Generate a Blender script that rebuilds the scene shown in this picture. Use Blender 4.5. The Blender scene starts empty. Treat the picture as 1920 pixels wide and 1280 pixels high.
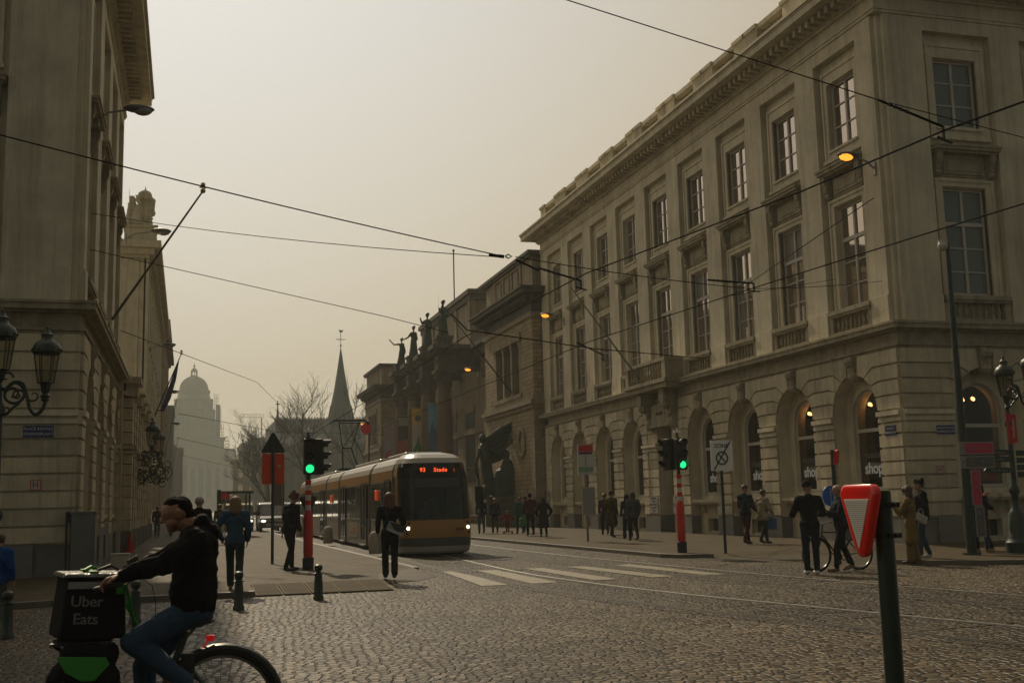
import bpy, bmesh, math, random
from math import sin, cos, pi, radians, sqrt, atan2
from mathutils import Vector, Matrix
random.seed(7)
SC = bpy.context.scene
COL = SC.collection
# ------------------------------------------------------------------ camera
cam_d = bpy.data.cameras.new('camera')
cam = bpy.data.objects.new('camera', cam_d); COL.objects.link(cam); SC.camera = cam
cam_d.sensor_width = 36; cam_d.lens = 2100/1920*36; cam_d.clip_start = .1; cam_d.clip_end = 6000
_p, _r, _y = radians(8.16), radians(1.4), radians(16.2)
fw = Vector((sin(_y)*cos(_p), cos(_y)*cos(_p), sin(_p)))
rt = Vector((cos(_y), -sin(_y), 0)); up = rt.cross(fw)
R_ = rt*cos(_r)-up*sin(_r); U_ = up*cos(_r)+rt*sin(_r)
EYE = 1.57
cam.matrix_world = Matrix(((R_.x, U_.x, -fw.x, 0), (R_.y, U_.y, -fw.y, 0), (R_.z, U_.z, -fw.z, EYE), (0, 0, 0, 1)))
# ------------------------------------------------------------------ sky, sun, exposure
SUN_EL, SUN_AZ = radians(41), radians(-6)      # azimuth from +Y towards +X
W = bpy.data.worlds.new("World"); SC.world = W; W.use_nodes = True
nt = W.node_tree; nt.nodes.clear()
sky = nt.nodes.new('ShaderNodeTexSky'); sky.sky_type = 'NISHITA'; sky.sun_disc = False
sky.sun_elevation = SUN_EL; sky.sun_rotation = SUN_AZ
sky.air_density = 1.0; sky.dust_density = 4; sky.ozone_density = 1.0
hsv = nt.nodes.new('ShaderNodeHueSaturation'); hsv.inputs['Saturation'].default_value = .3
nt.links.new(sky.outputs[0], hsv.inputs['Color'])
mul = nt.nodes.new('ShaderNodeMix'); mul.data_type = 'RGBA'; mul.blend_type = 'MULTIPLY'; mul.inputs[0].default_value = 1
nt.links.new(hsv.outputs[0], mul.inputs[6]); mul.inputs[7].default_value = (1.0, .90, .74, 1)
# thick overcast haze veil: a warm grey that pales with height, mixed over the clear sky
tcw = nt.nodes.new('ShaderNodeTexCoord'); sep = nt.nodes.new('ShaderNodeSeparateXYZ'); nt.links.new(tcw.outputs['Generated'], sep.inputs[0])
vr = nt.nodes.new('ShaderNodeValToRGB'); nt.links.new(sep.outputs[2], vr.inputs[0])
e = vr.color_ramp.elements; e[0].position = 0; e[0].color = (10.4, 9.4, 7.6, 1); e[1].position = .6; e[1].color = (6.8, 6.2, 5.35, 1)
veil = nt.nodes.new('ShaderNodeMix'); veil.data_type = 'RGBA'; veil.inputs[0].default_value = .92
nt.links.new(mul.outputs[2], veil.inputs[6]); # the veil is brightest around the sun's side of the sky and dims behind the camera
dotp = nt.nodes.new('ShaderNodeVectorMath'); dotp.operation = 'DOT_PRODUCT'; nt.links.new(tcw.outputs['Generated'], dotp.inputs[0]); dotp.inputs[1].default_value = (sin(SUN_AZ)*.95, cos(SUN_AZ)*.95, .3)
dr = nt.nodes.new('ShaderNodeMapRange'); dr.interpolation_type = 'SMOOTHSTEP'; dr.inputs[1].default_value = -.7; dr.inputs[2].default_value = .75; dr.inputs[3].default_value = 0; dr.inputs[4].default_value = 1.0; nt.links.new(dotp.outputs['Value'], dr.inputs[0])
rc = nt.nodes.new('ShaderNodeMix'); rc.data_type = 'RGBA'; nt.links.new(dr.outputs[0], rc.inputs[0]); rc.inputs[6].default_value = (.125, .163, .20, 1); rc.inputs[7].default_value = (.93, .93, .93, 1)
vm_ = nt.nodes.new('ShaderNodeMix'); vm_.data_type = 'RGBA'; vm_.blend_type = 'MULTIPLY'; vm_.inputs[0].default_value = 1; nt.links.new(vr.outputs[0], vm_.inputs[6]); nt.links.new(rc.outputs[2], vm_.inputs[7])
# and carries a broad cool-white glow round the hidden sun
d2 = nt.nodes.new('ShaderNodeVectorMath'); d2.operation = 'DOT_PRODUCT'; nt.links.new(tcw.outputs['Generated'], d2.inputs[0]); d2.inputs[1].default_value = (sin(SUN_AZ)*cos(SUN_EL), cos(SUN_AZ)*cos(SUN_EL), sin(SUN_EL))
g2 = nt.nodes.new('ShaderNodeMapRange'); g2.inputs[1].default_value = .81; g2.inputs[2].default_value = 1.0; g2.inputs[3].default_value = 0; g2.inputs[4].default_value = 1; nt.links.new(d2.outputs['Value'], g2.inputs[0])
gm = nt.nodes.new('ShaderNodeMix'); gm.data_type = 'RGBA'; nt.links.new(g2.outputs[0], gm.inputs[0]); gm.inputs[6].default_value = (.80, .745, .655, 1); gm.inputs[7].default_value = (1.20, 1.34, 1.58, 1)
vg = nt.nodes.new('ShaderNodeMix'); vg.data_type = 'RGBA'; vg.blend_type = 'MULTIPLY'; vg.inputs[0].default_value = 1; nt.links.new(vm_.outputs[2], vg.inputs[6]); nt.links.new(gm.outputs[2], vg.inputs[7])
nt.links.new(vg.outputs[2], veil.inputs[7])
bg = nt.nodes.new('ShaderNodeBackground'); bg.inputs[1].default_value = .10
nt.links.new(veil.outputs[2], bg.inputs[0])
wo = nt.nodes.new('ShaderNodeOutputWorld'); nt.links.new(bg.outputs[0], wo.inputs[0])
sun_d = bpy.data.lights.new('sun', 'SUN'); sun_d.energy = 3.3; sun_d.angle = radians(1.2); sun_d.color = (1, .83, .58)
sun = bpy.data.objects.new('sun', sun_d); COL.objects.link(sun)
sd = Vector((sin(SUN_AZ)*cos(SUN_EL), cos(SUN_AZ)*cos(SUN_EL), sin(SUN_EL)))
sun.rotation_euler = sd.to_track_quat('Z', 'Y').to_euler(); sun.location = (0, 0, 60)
vs = SC.view_settings; vs.view_transform = 'Standard'; vs.look = 'None'; vs.gamma = 1; vs.exposure = -0.12
try:
    SC.cycles.volume_bounces = 1; SC.cycles.max_bounces = 6
except Exception: pass

# ------------------------------------------------------------------ materials
MATS = {}
def mat(name, col, rough=.7, metal=0., var=.0, scale=3., bump=0., bscale=20., streak=0., emit=None, estr=0., spec=.5, coord='Object', dirt=None, island=0.):
    if name in MATS: return MATS[name]
    m = bpy.data.materials.new(name); m.use_nodes = True; n = m.node_tree; b = n.nodes['Principled BSDF']
    c = (*col, 1); b.inputs['Base Color'].default_value = c
    b.inputs['Roughness'].default_value = rough; b.inputs['Metallic'].default_value = metal
    b.inputs['Specular IOR Level'].default_value = spec
    if emit: b.inputs['Emission Color'].default_value = (*emit, 1); b.inputs['Emission Strength'].default_value = estr
    tc = n.nodes.new('ShaderNodeTexCoord')
    if var or streak:
        geo = n.nodes.new('ShaderNodeNewGeometry')
        no = n.nodes.new('ShaderNodeTexNoise'); no.inputs['Scale'].default_value = scale; no.inputs['Detail'].default_value = 6; no.inputs['Roughness'].default_value = .65
        n.links.new(geo.outputs['Position'] if coord == 'World' else tc.outputs['Object'], no.inputs['Vector'])
        mr = n.nodes.new('ShaderNodeMapRange'); mr.inputs[1].default_value = .25; mr.inputs[2].default_value = .75
        mr.inputs[3].default_value = 1-var; mr.inputs[4].default_value = 1+var*.6
        n.links.new(no.outputs[0], mr.inputs[0])
        mx = n.nodes.new('ShaderNodeMix'); mx.data_type = 'RGBA'; mx.blend_type = 'MULTIPLY'; mx.inputs[0].default_value = 1
        mx.inputs[6].default_value = c; n.links.new(mr.outputs[0], mx.inputs[7]); last = mx.outputs[2]
        if streak:
            mp = n.nodes.new('ShaderNodeMapping'); mp.inputs['Scale'].default_value = (2.2, 2.2, .13)
            n.links.new(geo.outputs['Position'], mp.inputs[0])
            n2 = n.nodes.new('ShaderNodeTexNoise'); n2.inputs['Scale'].default_value = 1.5; n2.inputs['Detail'].default_value = 7; n2.inputs['Roughness'].default_value = .7
            n.links.new(mp.outputs[0], n2.inputs['Vector'])
            r2 = n.nodes.new('ShaderNodeMapRange'); r2.inputs[1].default_value = .48; r2.inputs[2].default_value = .78; r2.inputs[3].default_value = 0; r2.inputs[4].default_value = streak
            n.links.new(n2.outputs[0], r2.inputs[0])
            m2 = n.nodes.new('ShaderNodeMix'); m2.data_type = 'RGBA'; n.links.new(r2.outputs[0], m2.inputs[0])
            n.links.new(last, m2.inputs[6]); m2.inputs[7].default_value = (*(dirt or (col[0]*.32, col[1]*.31, col[2]*.30)), 1); last = m2.outputs[2]
        if island:   # every block its own tone
            mi = n.nodes.new('ShaderNodeMapRange'); mi.inputs[3].default_value = 1-island; mi.inputs[4].default_value = 1+island*.6; n.links.new(geo.outputs['Random Per Island'], mi.inputs[0])
            m3 = n.nodes.new('ShaderNodeMix'); m3.data_type = 'RGBA'; m3.blend_type = 'MULTIPLY'; m3.inputs[0].default_value = 1; n.links.new(last, m3.inputs[6]); n.links.new(mi.outputs[0], m3.inputs[7]); last = m3.outputs[2]
        n.links.new(last, b.inputs['Base Color'])
    if bump:
        nb = n.nodes.new('ShaderNodeTexNoise'); nb.inputs['Scale'].default_value = bscale; nb.inputs['Detail'].default_value = 5
        n.links.new(tc.outputs['Object'], nb.inputs['Vector'])
        bp = n.nodes.new('ShaderNodeBump'); bp.inputs['Strength'].default_value = bump; bp.inputs['Distance'].default_value = .02
        n.links.new(nb.outputs[0], bp.inputs['Height']); n.links.new(bp.outputs[0], b.inputs['Normal'])
    MATS[name] = m; return m

def brick_mat(name, c1, c2, mortar, bw, bh, ms, rough=.8, bump=.4, axis='XZ', distort=0, var=.25, spec=.3):
    """rectangular stones laid in courses; axis picks the two world axes"""
    m = bpy.data.materials.new(name); m.use_nodes = True; n = m.node_tree; b = n.nodes['Principled BSDF']
    geo = n.nodes.new('ShaderNodeNewGeometry'); sx = n.nodes.new('ShaderNodeSeparateXYZ'); cx = n.nodes.new('ShaderNodeCombineXYZ')
    n.links.new(geo.outputs['Position'], sx.inputs[0])
    i = {'X': 0, 'Y': 1, 'Z': 2}
    if axis == 'HZ':
        ad = n.nodes.new('ShaderNodeMath'); n.links.new(sx.outputs[0], ad.inputs[0]); n.links.new(sx.outputs[1], ad.inputs[1]); n.links.new(ad.outputs[0], cx.inputs[0]); n.links.new(sx.outputs[2], cx.inputs[1])
    else:
        n.links.new(sx.outputs[i[axis[0]]], cx.inputs[0]); n.links.new(sx.outputs[i[axis[1]]], cx.inputs[1])
    vec = cx.outputs[0]
    if distort:
        nd = n.nodes.new('ShaderNodeTexNoise'); nd.inputs['Scale'].default_value = 1.2; n.links.new(vec, nd.inputs['Vector'])
        vm = n.nodes.new('ShaderNodeVectorMath'); vm.operation = 'MULTIPLY_ADD'; n.links.new(nd.outputs['Color'], vm.inputs[0]); vm.inputs[1].default_value = (distort,)*3; n.links.new(vec, vm.inputs[2]); vec = vm.outputs[0]
    br = n.nodes.new('ShaderNodeTexBrick'); n.links.new(vec, br.inputs['Vector'])
    br.inputs['Color1'].default_value = (*c1, 1); br.inputs['Color2'].default_value = (*c2, 1); br.inputs['Mortar'].default_value = (*mortar, 1)
    br.inputs['Scale'].default_value = 1; br.inputs['Mortar Size'].default_value = ms; br.inputs['Brick Width'].default_value = bw; br.inputs['Row Height'].default_value = bh; br.inputs['Bias'].default_value = 0
    no = n.nodes.new('ShaderNodeTexNoise'); no.inputs['Scale'].default_value = .9; no.inputs['Detail'].default_value = 8; no.inputs['Roughness'].default_value = .7; n.links.new(geo.outputs['Position'], no.inputs['Vector'])
    mr = n.nodes.new('ShaderNodeMapRange'); mr.inputs[1].default_value = .3; mr.inputs[2].default_value = .7; mr.inputs[3].default_value = 1-var; mr.inputs[4].default_value = 1+var; n.links.new(no.outputs[0], mr.inputs[0])
    mx = n.nodes.new('ShaderNodeMix'); mx.data_type = 'RGBA'; mx.blend_type = 'MULTIPLY'; mx.inputs[0].default_value = 1
    n.links.new(br.outputs[0], mx.inputs[6]); n.links.new(mr.outputs[0], mx.inputs[7]); n.links.new(mx.outputs[2], b.inputs['Base Color'])
    inv = n.nodes.new('ShaderNodeMath'); inv.operation = 'SUBTRACT'; inv.inputs[0].default_value = 1; n.links.new(br.outputs['Fac'], inv.inputs[1])
    n3 = n.nodes.new('ShaderNodeTexNoise'); n3.inputs['Scale'].default_value = 14; n3.inputs['Detail'].default_value = 4; n.links.new(geo.outputs['Position'], n3.inputs['Vector'])
    ad = n.nodes.new('ShaderNodeMath'); ad.operation = 'MULTIPLY_ADD'; n.links.new(n3.outputs[0], ad.inputs[0]); ad.inputs[1].default_value = .5; n.links.new(inv.outputs[0], ad.inputs[2])
    bp = n.nodes.new('ShaderNodeBump'); bp.inputs['Strength'].default_value = bump; bp.inputs['Distance'].default_value = .015
    n.links.new(ad.outputs[0], bp.inputs['Height']); n.links.new(bp.outputs[0], b.inputs['Normal'])
    b.inputs['Roughness'].default_value = rough; b.inputs['Specular IOR Level'].default_value = spec
    MATS[name] = m; return m

def cobble_mat(name, dark=1.0):
    m = bpy.data.materials.new(name); m.use_nodes = True; n = m.node_tree; b = n.nodes['Principled BSDF']; L = n.links.new
    geo = n.nodes.new('ShaderNodeNewGeometry')
    nd = n.nodes.new('ShaderNodeTexNoise'); nd.inputs['Scale'].default_value = .35; nd.inputs['Detail'].default_value = 2; L(geo.outputs['Position'], nd.inputs['Vector'])
    vm = n.nodes.new('ShaderNodeVectorMath'); vm.operation = 'MULTIPLY_ADD'; L(nd.outputs['Color'], vm.inputs[0]); vm.inputs[1].default_value = (.32,)*3; L(geo.outputs['Position'], vm.inputs[2])
    mp = n.nodes.new('ShaderNodeMapping'); mp.inputs['Scale'].default_value = (9.2, 7.4, 0); mp.inputs['Rotation'].default_value = (0, 0, radians(6)); L(vm.outputs[0], mp.inputs[0])
    ve = n.nodes.new('ShaderNodeTexVoronoi'); ve.feature = 'DISTANCE_TO_EDGE'; ve.voronoi_dimensions = '2D'; ve.inputs['Scale'].default_value = 1; ve.inputs['Randomness'].default_value = .68; L(mp.outputs[0], ve.inputs['Vector'])
    vc = n.nodes.new('ShaderNodeTexVoronoi'); vc.voronoi_dimensions = '2D'; vc.inputs['Scale'].default_value = 1; vc.inputs['Randomness'].default_value = .68; L(mp.outputs[0], vc.inputs['Vector'])
    h = n.nodes.new('ShaderNodeMapRange'); h.interpolation_type = 'SMOOTHSTEP'; h.inputs[1].default_value = .0; h.inputs[2].default_value = .22; L(ve.outputs['Distance'], h.inputs[0])
    sp = n.nodes.new('ShaderNodeSeparateColor'); L(vc.outputs['Color'], sp.inputs[0])
    # each sett is a little tilted and sunk by its own amount
    lv = n.nodes.new('ShaderNodeVectorMath'); lv.operation = 'SUBTRACT'; L(mp.outputs[0], lv.inputs[0]); L(vc.outputs['Position'], lv.inputs[1])
    tl = n.nodes.new('ShaderNodeVectorMath'); tl.operation = 'SUBTRACT'; L(vc.outputs['Color'], tl.inputs[0]); tl.inputs[1].default_value = (.5, .5, .5)
    dt = n.nodes.new('ShaderNodeVectorMath'); dt.operation = 'DOT_PRODUCT'; L(lv.outputs[0], dt.inputs[0]); L(tl.outputs[0], dt.inputs[1])
    n3 = n.nodes.new('ShaderNodeTexNoise'); n3.inputs['Scale'].default_value = 26; n3.inputs['Detail'].default_value = 5; n3.inputs['Roughness'].default_value = .6; L(geo.outputs['Position'], n3.inputs['Vector'])
    s1 = n.nodes.new('ShaderNodeMath'); s1.operation = 'MULTIPLY_ADD'; L(dt.outputs['Value'], s1.inputs[0]); s1.inputs[1].default_value = .55; L(h.outputs[0], s1.inputs[2])
    s2 = n.nodes.new('ShaderNodeMath'); s2.operation = 'MULTIPLY_ADD'; L(n3.outputs[0], s2.inputs[0]); s2.inputs[1].default_value = .22; L(s1.outputs[0], s2.inputs[2])
    bp = n.nodes.new('ShaderNodeBump'); bp.inputs['Strength'].default_value = 1; bp.inputs['Distance'].default_value = .02; L(s2.outputs[0], bp.inputs['Height']); L(bp.outputs[0], b.inputs['Normal'])
    cr = n.nodes.new('ShaderNodeValToRGB'); L(sp.outputs[0], cr.inputs[0])
    e = cr.color_ramp.elements; e[0].color = (.045*dark, .032*dark, .016*dark, 1); e[1].color = (.15*dark, .11*dark, .06*dark, 1)
    mj = n.nodes.new('ShaderNodeMix'); mj.data_type = 'RGBA'; L(h.outputs[0], mj.inputs[0]); mj.inputs[6].default_value = (.010, .008, .005, 1); L(cr.outputs[0], mj.inputs[7])
    nb = n.nodes.new('ShaderNodeTexNoise'); nb.inputs['Scale'].default_value = .25; nb.inputs['Detail'].default_value = 5; L(geo.outputs['Position'], nb.inputs['Vector'])
    mr = n.nodes.new('ShaderNodeMapRange'); mr.inputs[1].default_value = .3; mr.inputs[2].default_value = .7; mr.inputs[3].default_value = .55; mr.inputs[4].default_value = 1.3; L(nb.outputs[0], mr.inputs[0])
    mx = n.nodes.new('ShaderNodeMix'); mx.data_type = 'RGBA'; mx.blend_type = 'MULTIPLY'; mx.inputs[0].default_value = 1; L(mj.outputs[2], mx.inputs[6]); L(mr.outputs[0], mx.inputs[7]); L(mx.outputs[2], b.inputs['Base Color'])
    rr = n.nodes.new('ShaderNodeMapRange'); rr.inputs[3].default_value = .34; rr.inputs[4].default_value = .65; L(sp.outputs[1], rr.inputs[0]); L(rr.outputs[0], b.inputs['Roughness'])
    b.inputs['Specular IOR Level'].default_value = .27
    MATS[name] = m; return m

def glass_mat(name, tint=(.5, .5, .48), rough=.02, thru=True):
    m = bpy.data.materials.new(name); m.use_nodes = True; n = m.node_tree; n.nodes.remove(n.nodes['Principled BSDF']); L = n.links.new
    out = n.nodes['Material Output']; tr = n.nodes.new('ShaderNodeBsdfTransparent'); tr.inputs[0].default_value = (*tint, 1)
    gl = n.nodes.new('ShaderNodeBsdfGlossy'); gl.inputs['Roughness'].default_value = rough; gl.inputs[0].default_value = (.9, .9, .9, 1)
    lw = n.nodes.new('ShaderNodeLayerWeight'); lw.inputs[0].default_value = .5
    pw = n.nodes.new('ShaderNodeMath'); pw.operation = 'POWER'; L(lw.outputs['Facing'], pw.inputs[0]); pw.inputs[1].default_value = 3.5
    fr = n.nodes.new('ShaderNodeMath'); fr.operation = 'MULTIPLY_ADD'; L(pw.outputs[0], fr.inputs[0]); fr.inputs[1].default_value = .6; fr.inputs[2].default_value = .04
    ms = n.nodes.new('ShaderNodeMixShader'); L(fr.outputs[0], ms.inputs[0]); L(tr.outputs[0], ms.inputs[1]); L(gl.outputs[0], ms.inputs[2]); L(ms.outputs[0], out.inputs[0])
    MATS[name] = m; return m

STUC = mat('cream_stucco', (.60, .54, .405), .85, var=.28, scale=.9, bump=.3, bscale=9, streak=.6, coord='World', spec=.25)
STUC2 = mat('worn_stucco', (.54, .475, .34), .85, var=.3, scale=1.6, bump=.3, bscale=14, streak=.85, coord='World', spec=.25, island=.2)
SILLM = mat('weathered_stone', (.36, .315, .22), .85, var=.35, scale=2.5, bump=.35, bscale=12, streak=.8, coord='World', spec=.25)
PLIN = mat('blue_stone', (.17, .16, .145), .7, var=.25, scale=2, bump=.2, bscale=10, streak=.5, coord='World')
FRAME = mat('window_paint', (.46, .43, .38), .55)
DGLASS = mat('dark_window_glass', (.012, .013, .014), .03, spec=.9); DGLASS.node_tree.nodes['Principled BSDF'].inputs['Base Color'].default_value = (.52, .46, .42, 1); DGLASS.node_tree.nodes['Principled BSDF'].inputs['Metallic'].default_value = 1
BLIND = mat('blind_glass', (.10, .115, .12), .12, spec=.8)
GLASS = glass_mat('shop_glass', (.62, .6, .55))
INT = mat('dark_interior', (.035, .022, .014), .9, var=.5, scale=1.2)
IRON = mat('dark_green_paint', (.010, .022, .016), .45, spec=.5)
BLACK = mat('black_paint', (.012, .012, .012), .5)
STEEL = mat('worn_steel', (.62, .58, .5), .42, metal=1); STEEL2 = mat('glintless_rail_steel', (.10, .09, .07), .7, metal=.2, spec=.2)  # second rail steel: lack of sun glint put into a darker colour
GALV = mat('galvanised_steel', (.28, .28, .27), .5, metal=.7)
RED = mat('signal_red', (.62, .012, .008), .38)
WHITE = mat('sign_white', (.75, .73, .69), .5)
BRONZE = mat('bronze_patina', (.035, .05, .035), .55, metal=.3, var=.4, scale=3, bump=.5, bscale=12)
WIRE = mat('wire_black', (.006, .006, .006), .9, spec=.05)

# ------------------------------------------------------------------ mesh builder
class MB:
    def __init__(s, T=None): s.v = []; s.f = []; s.T = T
    def add(s, vs_, fs):
        o = len(s.v)
        s.v += [s.T(*p) for p in vs_] if s.T else [tuple(p) for p in vs_]
        s.f += [tuple(i+o for i in f) for f in fs]; return s
    def box(s, a0, a1, b0, b1, c0, c1):
        return s.add([(a0, b0, c0), (a1, b0, c0), (a1, b1, c0), (a0, b1, c0), (a0, b0, c1), (a1, b0, c1), (a1, b1, c1), (a0, b1, c1)],
                     [(0, 3, 2, 1), (4, 5, 6, 7), (0, 1, 5, 4), (1, 2, 6, 5), (2, 3, 7, 6), (3, 0, 4, 7)])
    def cbox(s, x, y, z, w, d, h): return s.box(x-w/2, x+w/2, y-d/2, y+d/2, z, z+h)
    def prism(s, poly, c0, c1, ax='n'):
        """poly in (s,z), extruded along n (ax='n'); or poly in (x,y) extruded in z (ax='z'); or poly in (y,z) along x (ax='x')"""
        k = len(poly)
        g = {'n': lambda p, c: (p[0], c, p[1]), 'z': lambda p, c: (p[0], p[1], c), 'x': lambda p, c: (c, p[0], p[1])}[ax]
        return s.add([g(p, c0) for p in poly]+[g(p, c1) for p in poly], [tuple(range(k)), tuple(range(2*k-1, k-1, -1))]+[(i, (i+1) % k, k+(i+1) % k, k+i) for i in range(k)])
    def lathe(s, prof, x, y, z=0, seg=12, sy=1.):
        n = len(prof); vs_ = []; fs = []
        for r, h in prof:
            for i in range(seg): a = 2*pi*i/seg; vs_.append((x+r*cos(a), y+r*sin(a)*sy, z+h))
        for j in range(n-1):
            for i in range(seg): i2 = (i+1) % seg; fs.append((j*seg+i, j*seg+i2, (j+1)*seg+i2, (j+1)*seg+i))
        fs.append(tuple(range(seg-1, -1, -1))); fs.append(tuple((n-1)*seg+i for i in range(seg)))
        return s.add(vs_, fs)
    def cyl(s, x, y, z0, z1, r, seg=12, r2=None): return s.lathe([(r, z0), (r if r2 is None else r2, z1)], x, y, 0, seg)
    def tube(s, pts, r, seg=8, caps=True):
        pts = [Vector(p) for p in pts]; n = len(pts); rr = r if hasattr(r, '__len__') else [r]*n
        vs_ = []; fs = []; prev = None
        for i, p in enumerate(pts):
            t = (pts[min(i+1, n-1)]-pts[max(i-1, 0)]).normalized()
            if prev is None:
                a = Vector((0, 0, 1)) if abs(t.z) < .9 else Vector((1, 0, 0)); u = t.cross(a).normalized()
            else:
                u = (prev-t*prev.dot(t)).normalized()
            prev = u; w = t.cross(u)
            for k in range(seg): a = 2*pi*k/seg; q = p+(u*cos(a)+w*sin(a))*rr[i]; vs_.append(tuple(q))
        for j in range(n-1):
            for i in range(seg): i2 = (i+1) % seg; fs.append((j*seg+i, j*seg+i2, (j+1)*seg+i2, (j+1)*seg+i))
        if caps: fs.append(tuple(range(seg-1, -1, -1))); fs.append(tuple((n-1)*seg+i for i in range(seg)))
        return s.add(vs_, fs)
    def ball(s, x, y, z, rx, ry=None, rz=None, seg=12, rings=8):
        ry = rx if ry is None else ry; rz = rx if rz is None else rz
        vs_ = [(x, y, z-rz)]; fs = []
        for j in range(1, rings):
            t = pi*j/rings
            for i in range(seg): a = 2*pi*i/seg; vs_.append((x+rx*sin(t)*cos(a), y+ry*sin(t)*sin(a), z-rz*cos(t)))
        vs_.append((x, y, z+rz)); last = len(vs_)-1
        for i in range(seg):
            i2 = (i+1) % seg; fs.append((0, 1+i2, 1+i)); fs.append((last, 1+(rings-2)*seg+i, 1+(rings-2)*seg+i2))
            for j in range(rings-2): fs.append((1+j*seg+i, 1+j*seg+i2, 1+(j+1)*seg+i2, 1+(j+1)*seg+i))
        return s.add(vs_, fs)
    def mesh(s, name, m, smooth=False, org=(0, 0, 0)):
        me = bpy.data.meshes.new(name); O = org
        me.from_pydata([(p[0]-O[0], p[1]-O[1], p[2]-O[2]) for p in s.v], [], s.f)
        b = bmesh.new(); b.from_mesh(me); bmesh.ops.recalc_face_normals(b, faces=b.faces); b.to_mesh(me); b.free()
        if smooth:
            for p in me.polygons: p.use_smooth = True
            try: me.set_sharp_from_angle(angle=radians(38))
            except Exception: pass
        if m: me.materials.append(m)
        return me
    def build(s, name, m, parent=None, smooth=False, org=(0, 0, 0), bevel=0):
        o = bpy.data.objects.new(name, s.mesh(name, m, smooth, org)); COL.objects.link(o)
        if parent: o.parent = parent
        else: o.location = org
        if bevel:
            md = o.modifiers.new('b', 'BEVEL'); md.width = bevel; md.segments = 2; md.limit_method = 'ANGLE'
        return o
def build_multi(name, parts, parent=None, smooth=False, org=(0, 0, 0), bevel=0):
    """one mesh object out of several builders, one material each"""
    t = MB(); idx = []
    for k, (b_, m_) in enumerate(parts):
        o_ = len(t.v); t.v += b_.v; t.f += [tuple(i+o_ for i in f) for f in b_.f]; idx += [k]*len(b_.f)
    ob = t.build(name, None, parent, smooth, org, bevel)
    for b_, m_ in parts: ob.data.materials.append(m_)
    ob.data.polygons.foreach_set('material_index', idx)
    return ob
def tag(o, label=None, cat=None, group=None, kind=None):
    if label: o['label'] = label
    if cat: o['category'] = cat
    if group: o['group'] = group
    if kind: o['kind'] = kind
    return o
def thing(name, label, cat, loc=(0, 0, 0), rz=0., group=None):
    o = bpy.data.objects.new(name, None); COL.objects.link(o); o.location = loc; o.rotation_euler = (0, 0, rz)
    o.empty_display_size = .3
    return tag(o, label, cat, group)
def link_mesh(name, me, parent, loc=(0, 0, 0), rz=0.):
    o = bpy.data.objects.new(name, me); COL.objects.link(o); o.parent = parent; o.location = loc; o.rotation_euler = (0, 0, rz); return o
def struct(o): o['kind'] = 'structure'; return o
def text_mesh(body, size, ext=.004, bold=0., align='CENTER', spacing=1.):
    c = bpy.data.curves.new('t', 'FONT'); c.body = body; c.size = size; c.extrude = ext; c.offset = bold; c.align_x = align; c.align_y = 'CENTER'; c.space_character = spacing
    o = bpy.data.objects.new('t', c); COL.objects.link(o)
    bpy.context.view_layer.update()
    me = bpy.data.meshes.new_from_object(o.evaluated_get(bpy.context.evaluated_depsgraph_get()))
    bpy.data.objects.remove(o); return me
def text(name, body, size, m, parent, loc, rot=(pi/2, 0, 0), **k):
    """flat raised lettering, a part of the sign that carries it"""
    me = text_mesh(body, size, **k); me.materials.clear(); me.materials.append(m)
    o = bpy.data.objects.new(name, me); COL.objects.link(o); o.location = loc; o.rotation_euler = rot
    if parent: o.parent = parent
    return o
def arc(cx, cz, r, a0, a1, n):
    return [(cx+r*cos(radians(a0+(a1-a0)*i/n)), cz+r*sin(radians(a0+(a1-a0)*i/n))) for i in range(n+1)]
# ================================================================== ground
SLAB = brick_mat('paving_slabs', (.088, .067, .038), (.064, .049, .028), (.022, .017, .010), .62, .31, .014, rough=.7, bump=.6, axis='XY', var=.35, spec=.12)
SLAB2 = brick_mat('paving_blocks', (.078, .060, .037), (.06, .047, .029), (.022, .017, .011), .22, .11, .008, rough=.6, bump=.5, axis='XY', var=.3, spec=.22)
KERB = mat('kerb_stone', (.11, .098, .075), .55, var=.25, scale=2, bump=.2, bscale=15, coord='World')
COB = cobble_mat('granite_setts'); BED = cobble_mat('track_setts', .72)
def sheet(name, poly, z, m, z0=None):
    b = MB()
    if z0 is None: b.add([(x, y, z) for x, y in poly], [tuple(range(len(poly)))])
    else: b.prism(poly, z0, z, 'z')
    return struct(b.build(name, m))
sheet('ground', [(-330, -60), (390, -60), (390, 960), (-330, 960)], 0, COB)
left_pav = [(-60, 20.6), (-3, 20.8), (-2.2, 21.05), (1.2, 21.1), (1.2, 22.95), (3.75, 22.95), (4.0, 24.6), (5.15, 26.6), (5.25, 27), (5.0, 47), (5.0, 76), (4.6, 240), (-60, 240)]
sheet('pavement', left_pav, .10, SLAB, -.1)
def kerb_run(path, w=.16, z=.106, side=1):
    b = MB()
    for i in range(len(path)-1):
        p = Vector((*path[i], 0)); q = Vector((*path[i+1], 0)); d = (q-p).normalized(); nn = Vector((-d.y, d.x, 0))*side*w
        q2 = q-d*.006
        b.prism([(p.x, p.y), (q2.x, q2.y), (q2.x+nn.x, q2.y+nn.y), (p.x+nn.x, p.y+nn.y)], -.05, z, 'z')
    return b
def subdiv(path, L=1.0):
    out = [path[0]]
    for a, c in zip(path, path[1:]):
        n = max(1, int(math.hypot(c[0]-a[0], c[1]-a[1])/L))
        for i in range(1, n+1): out.append((a[0]+(c[0]-a[0])*i/n, a[1]+(c[1]-a[1])*i/n))
    return out
struct(kerb_run(subdiv([(-20, 20.45), (-3, 20.72), (-2.2, 20.97), (1.2, 21.02)])).build('kerb', KERB, bevel=.01))
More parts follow.
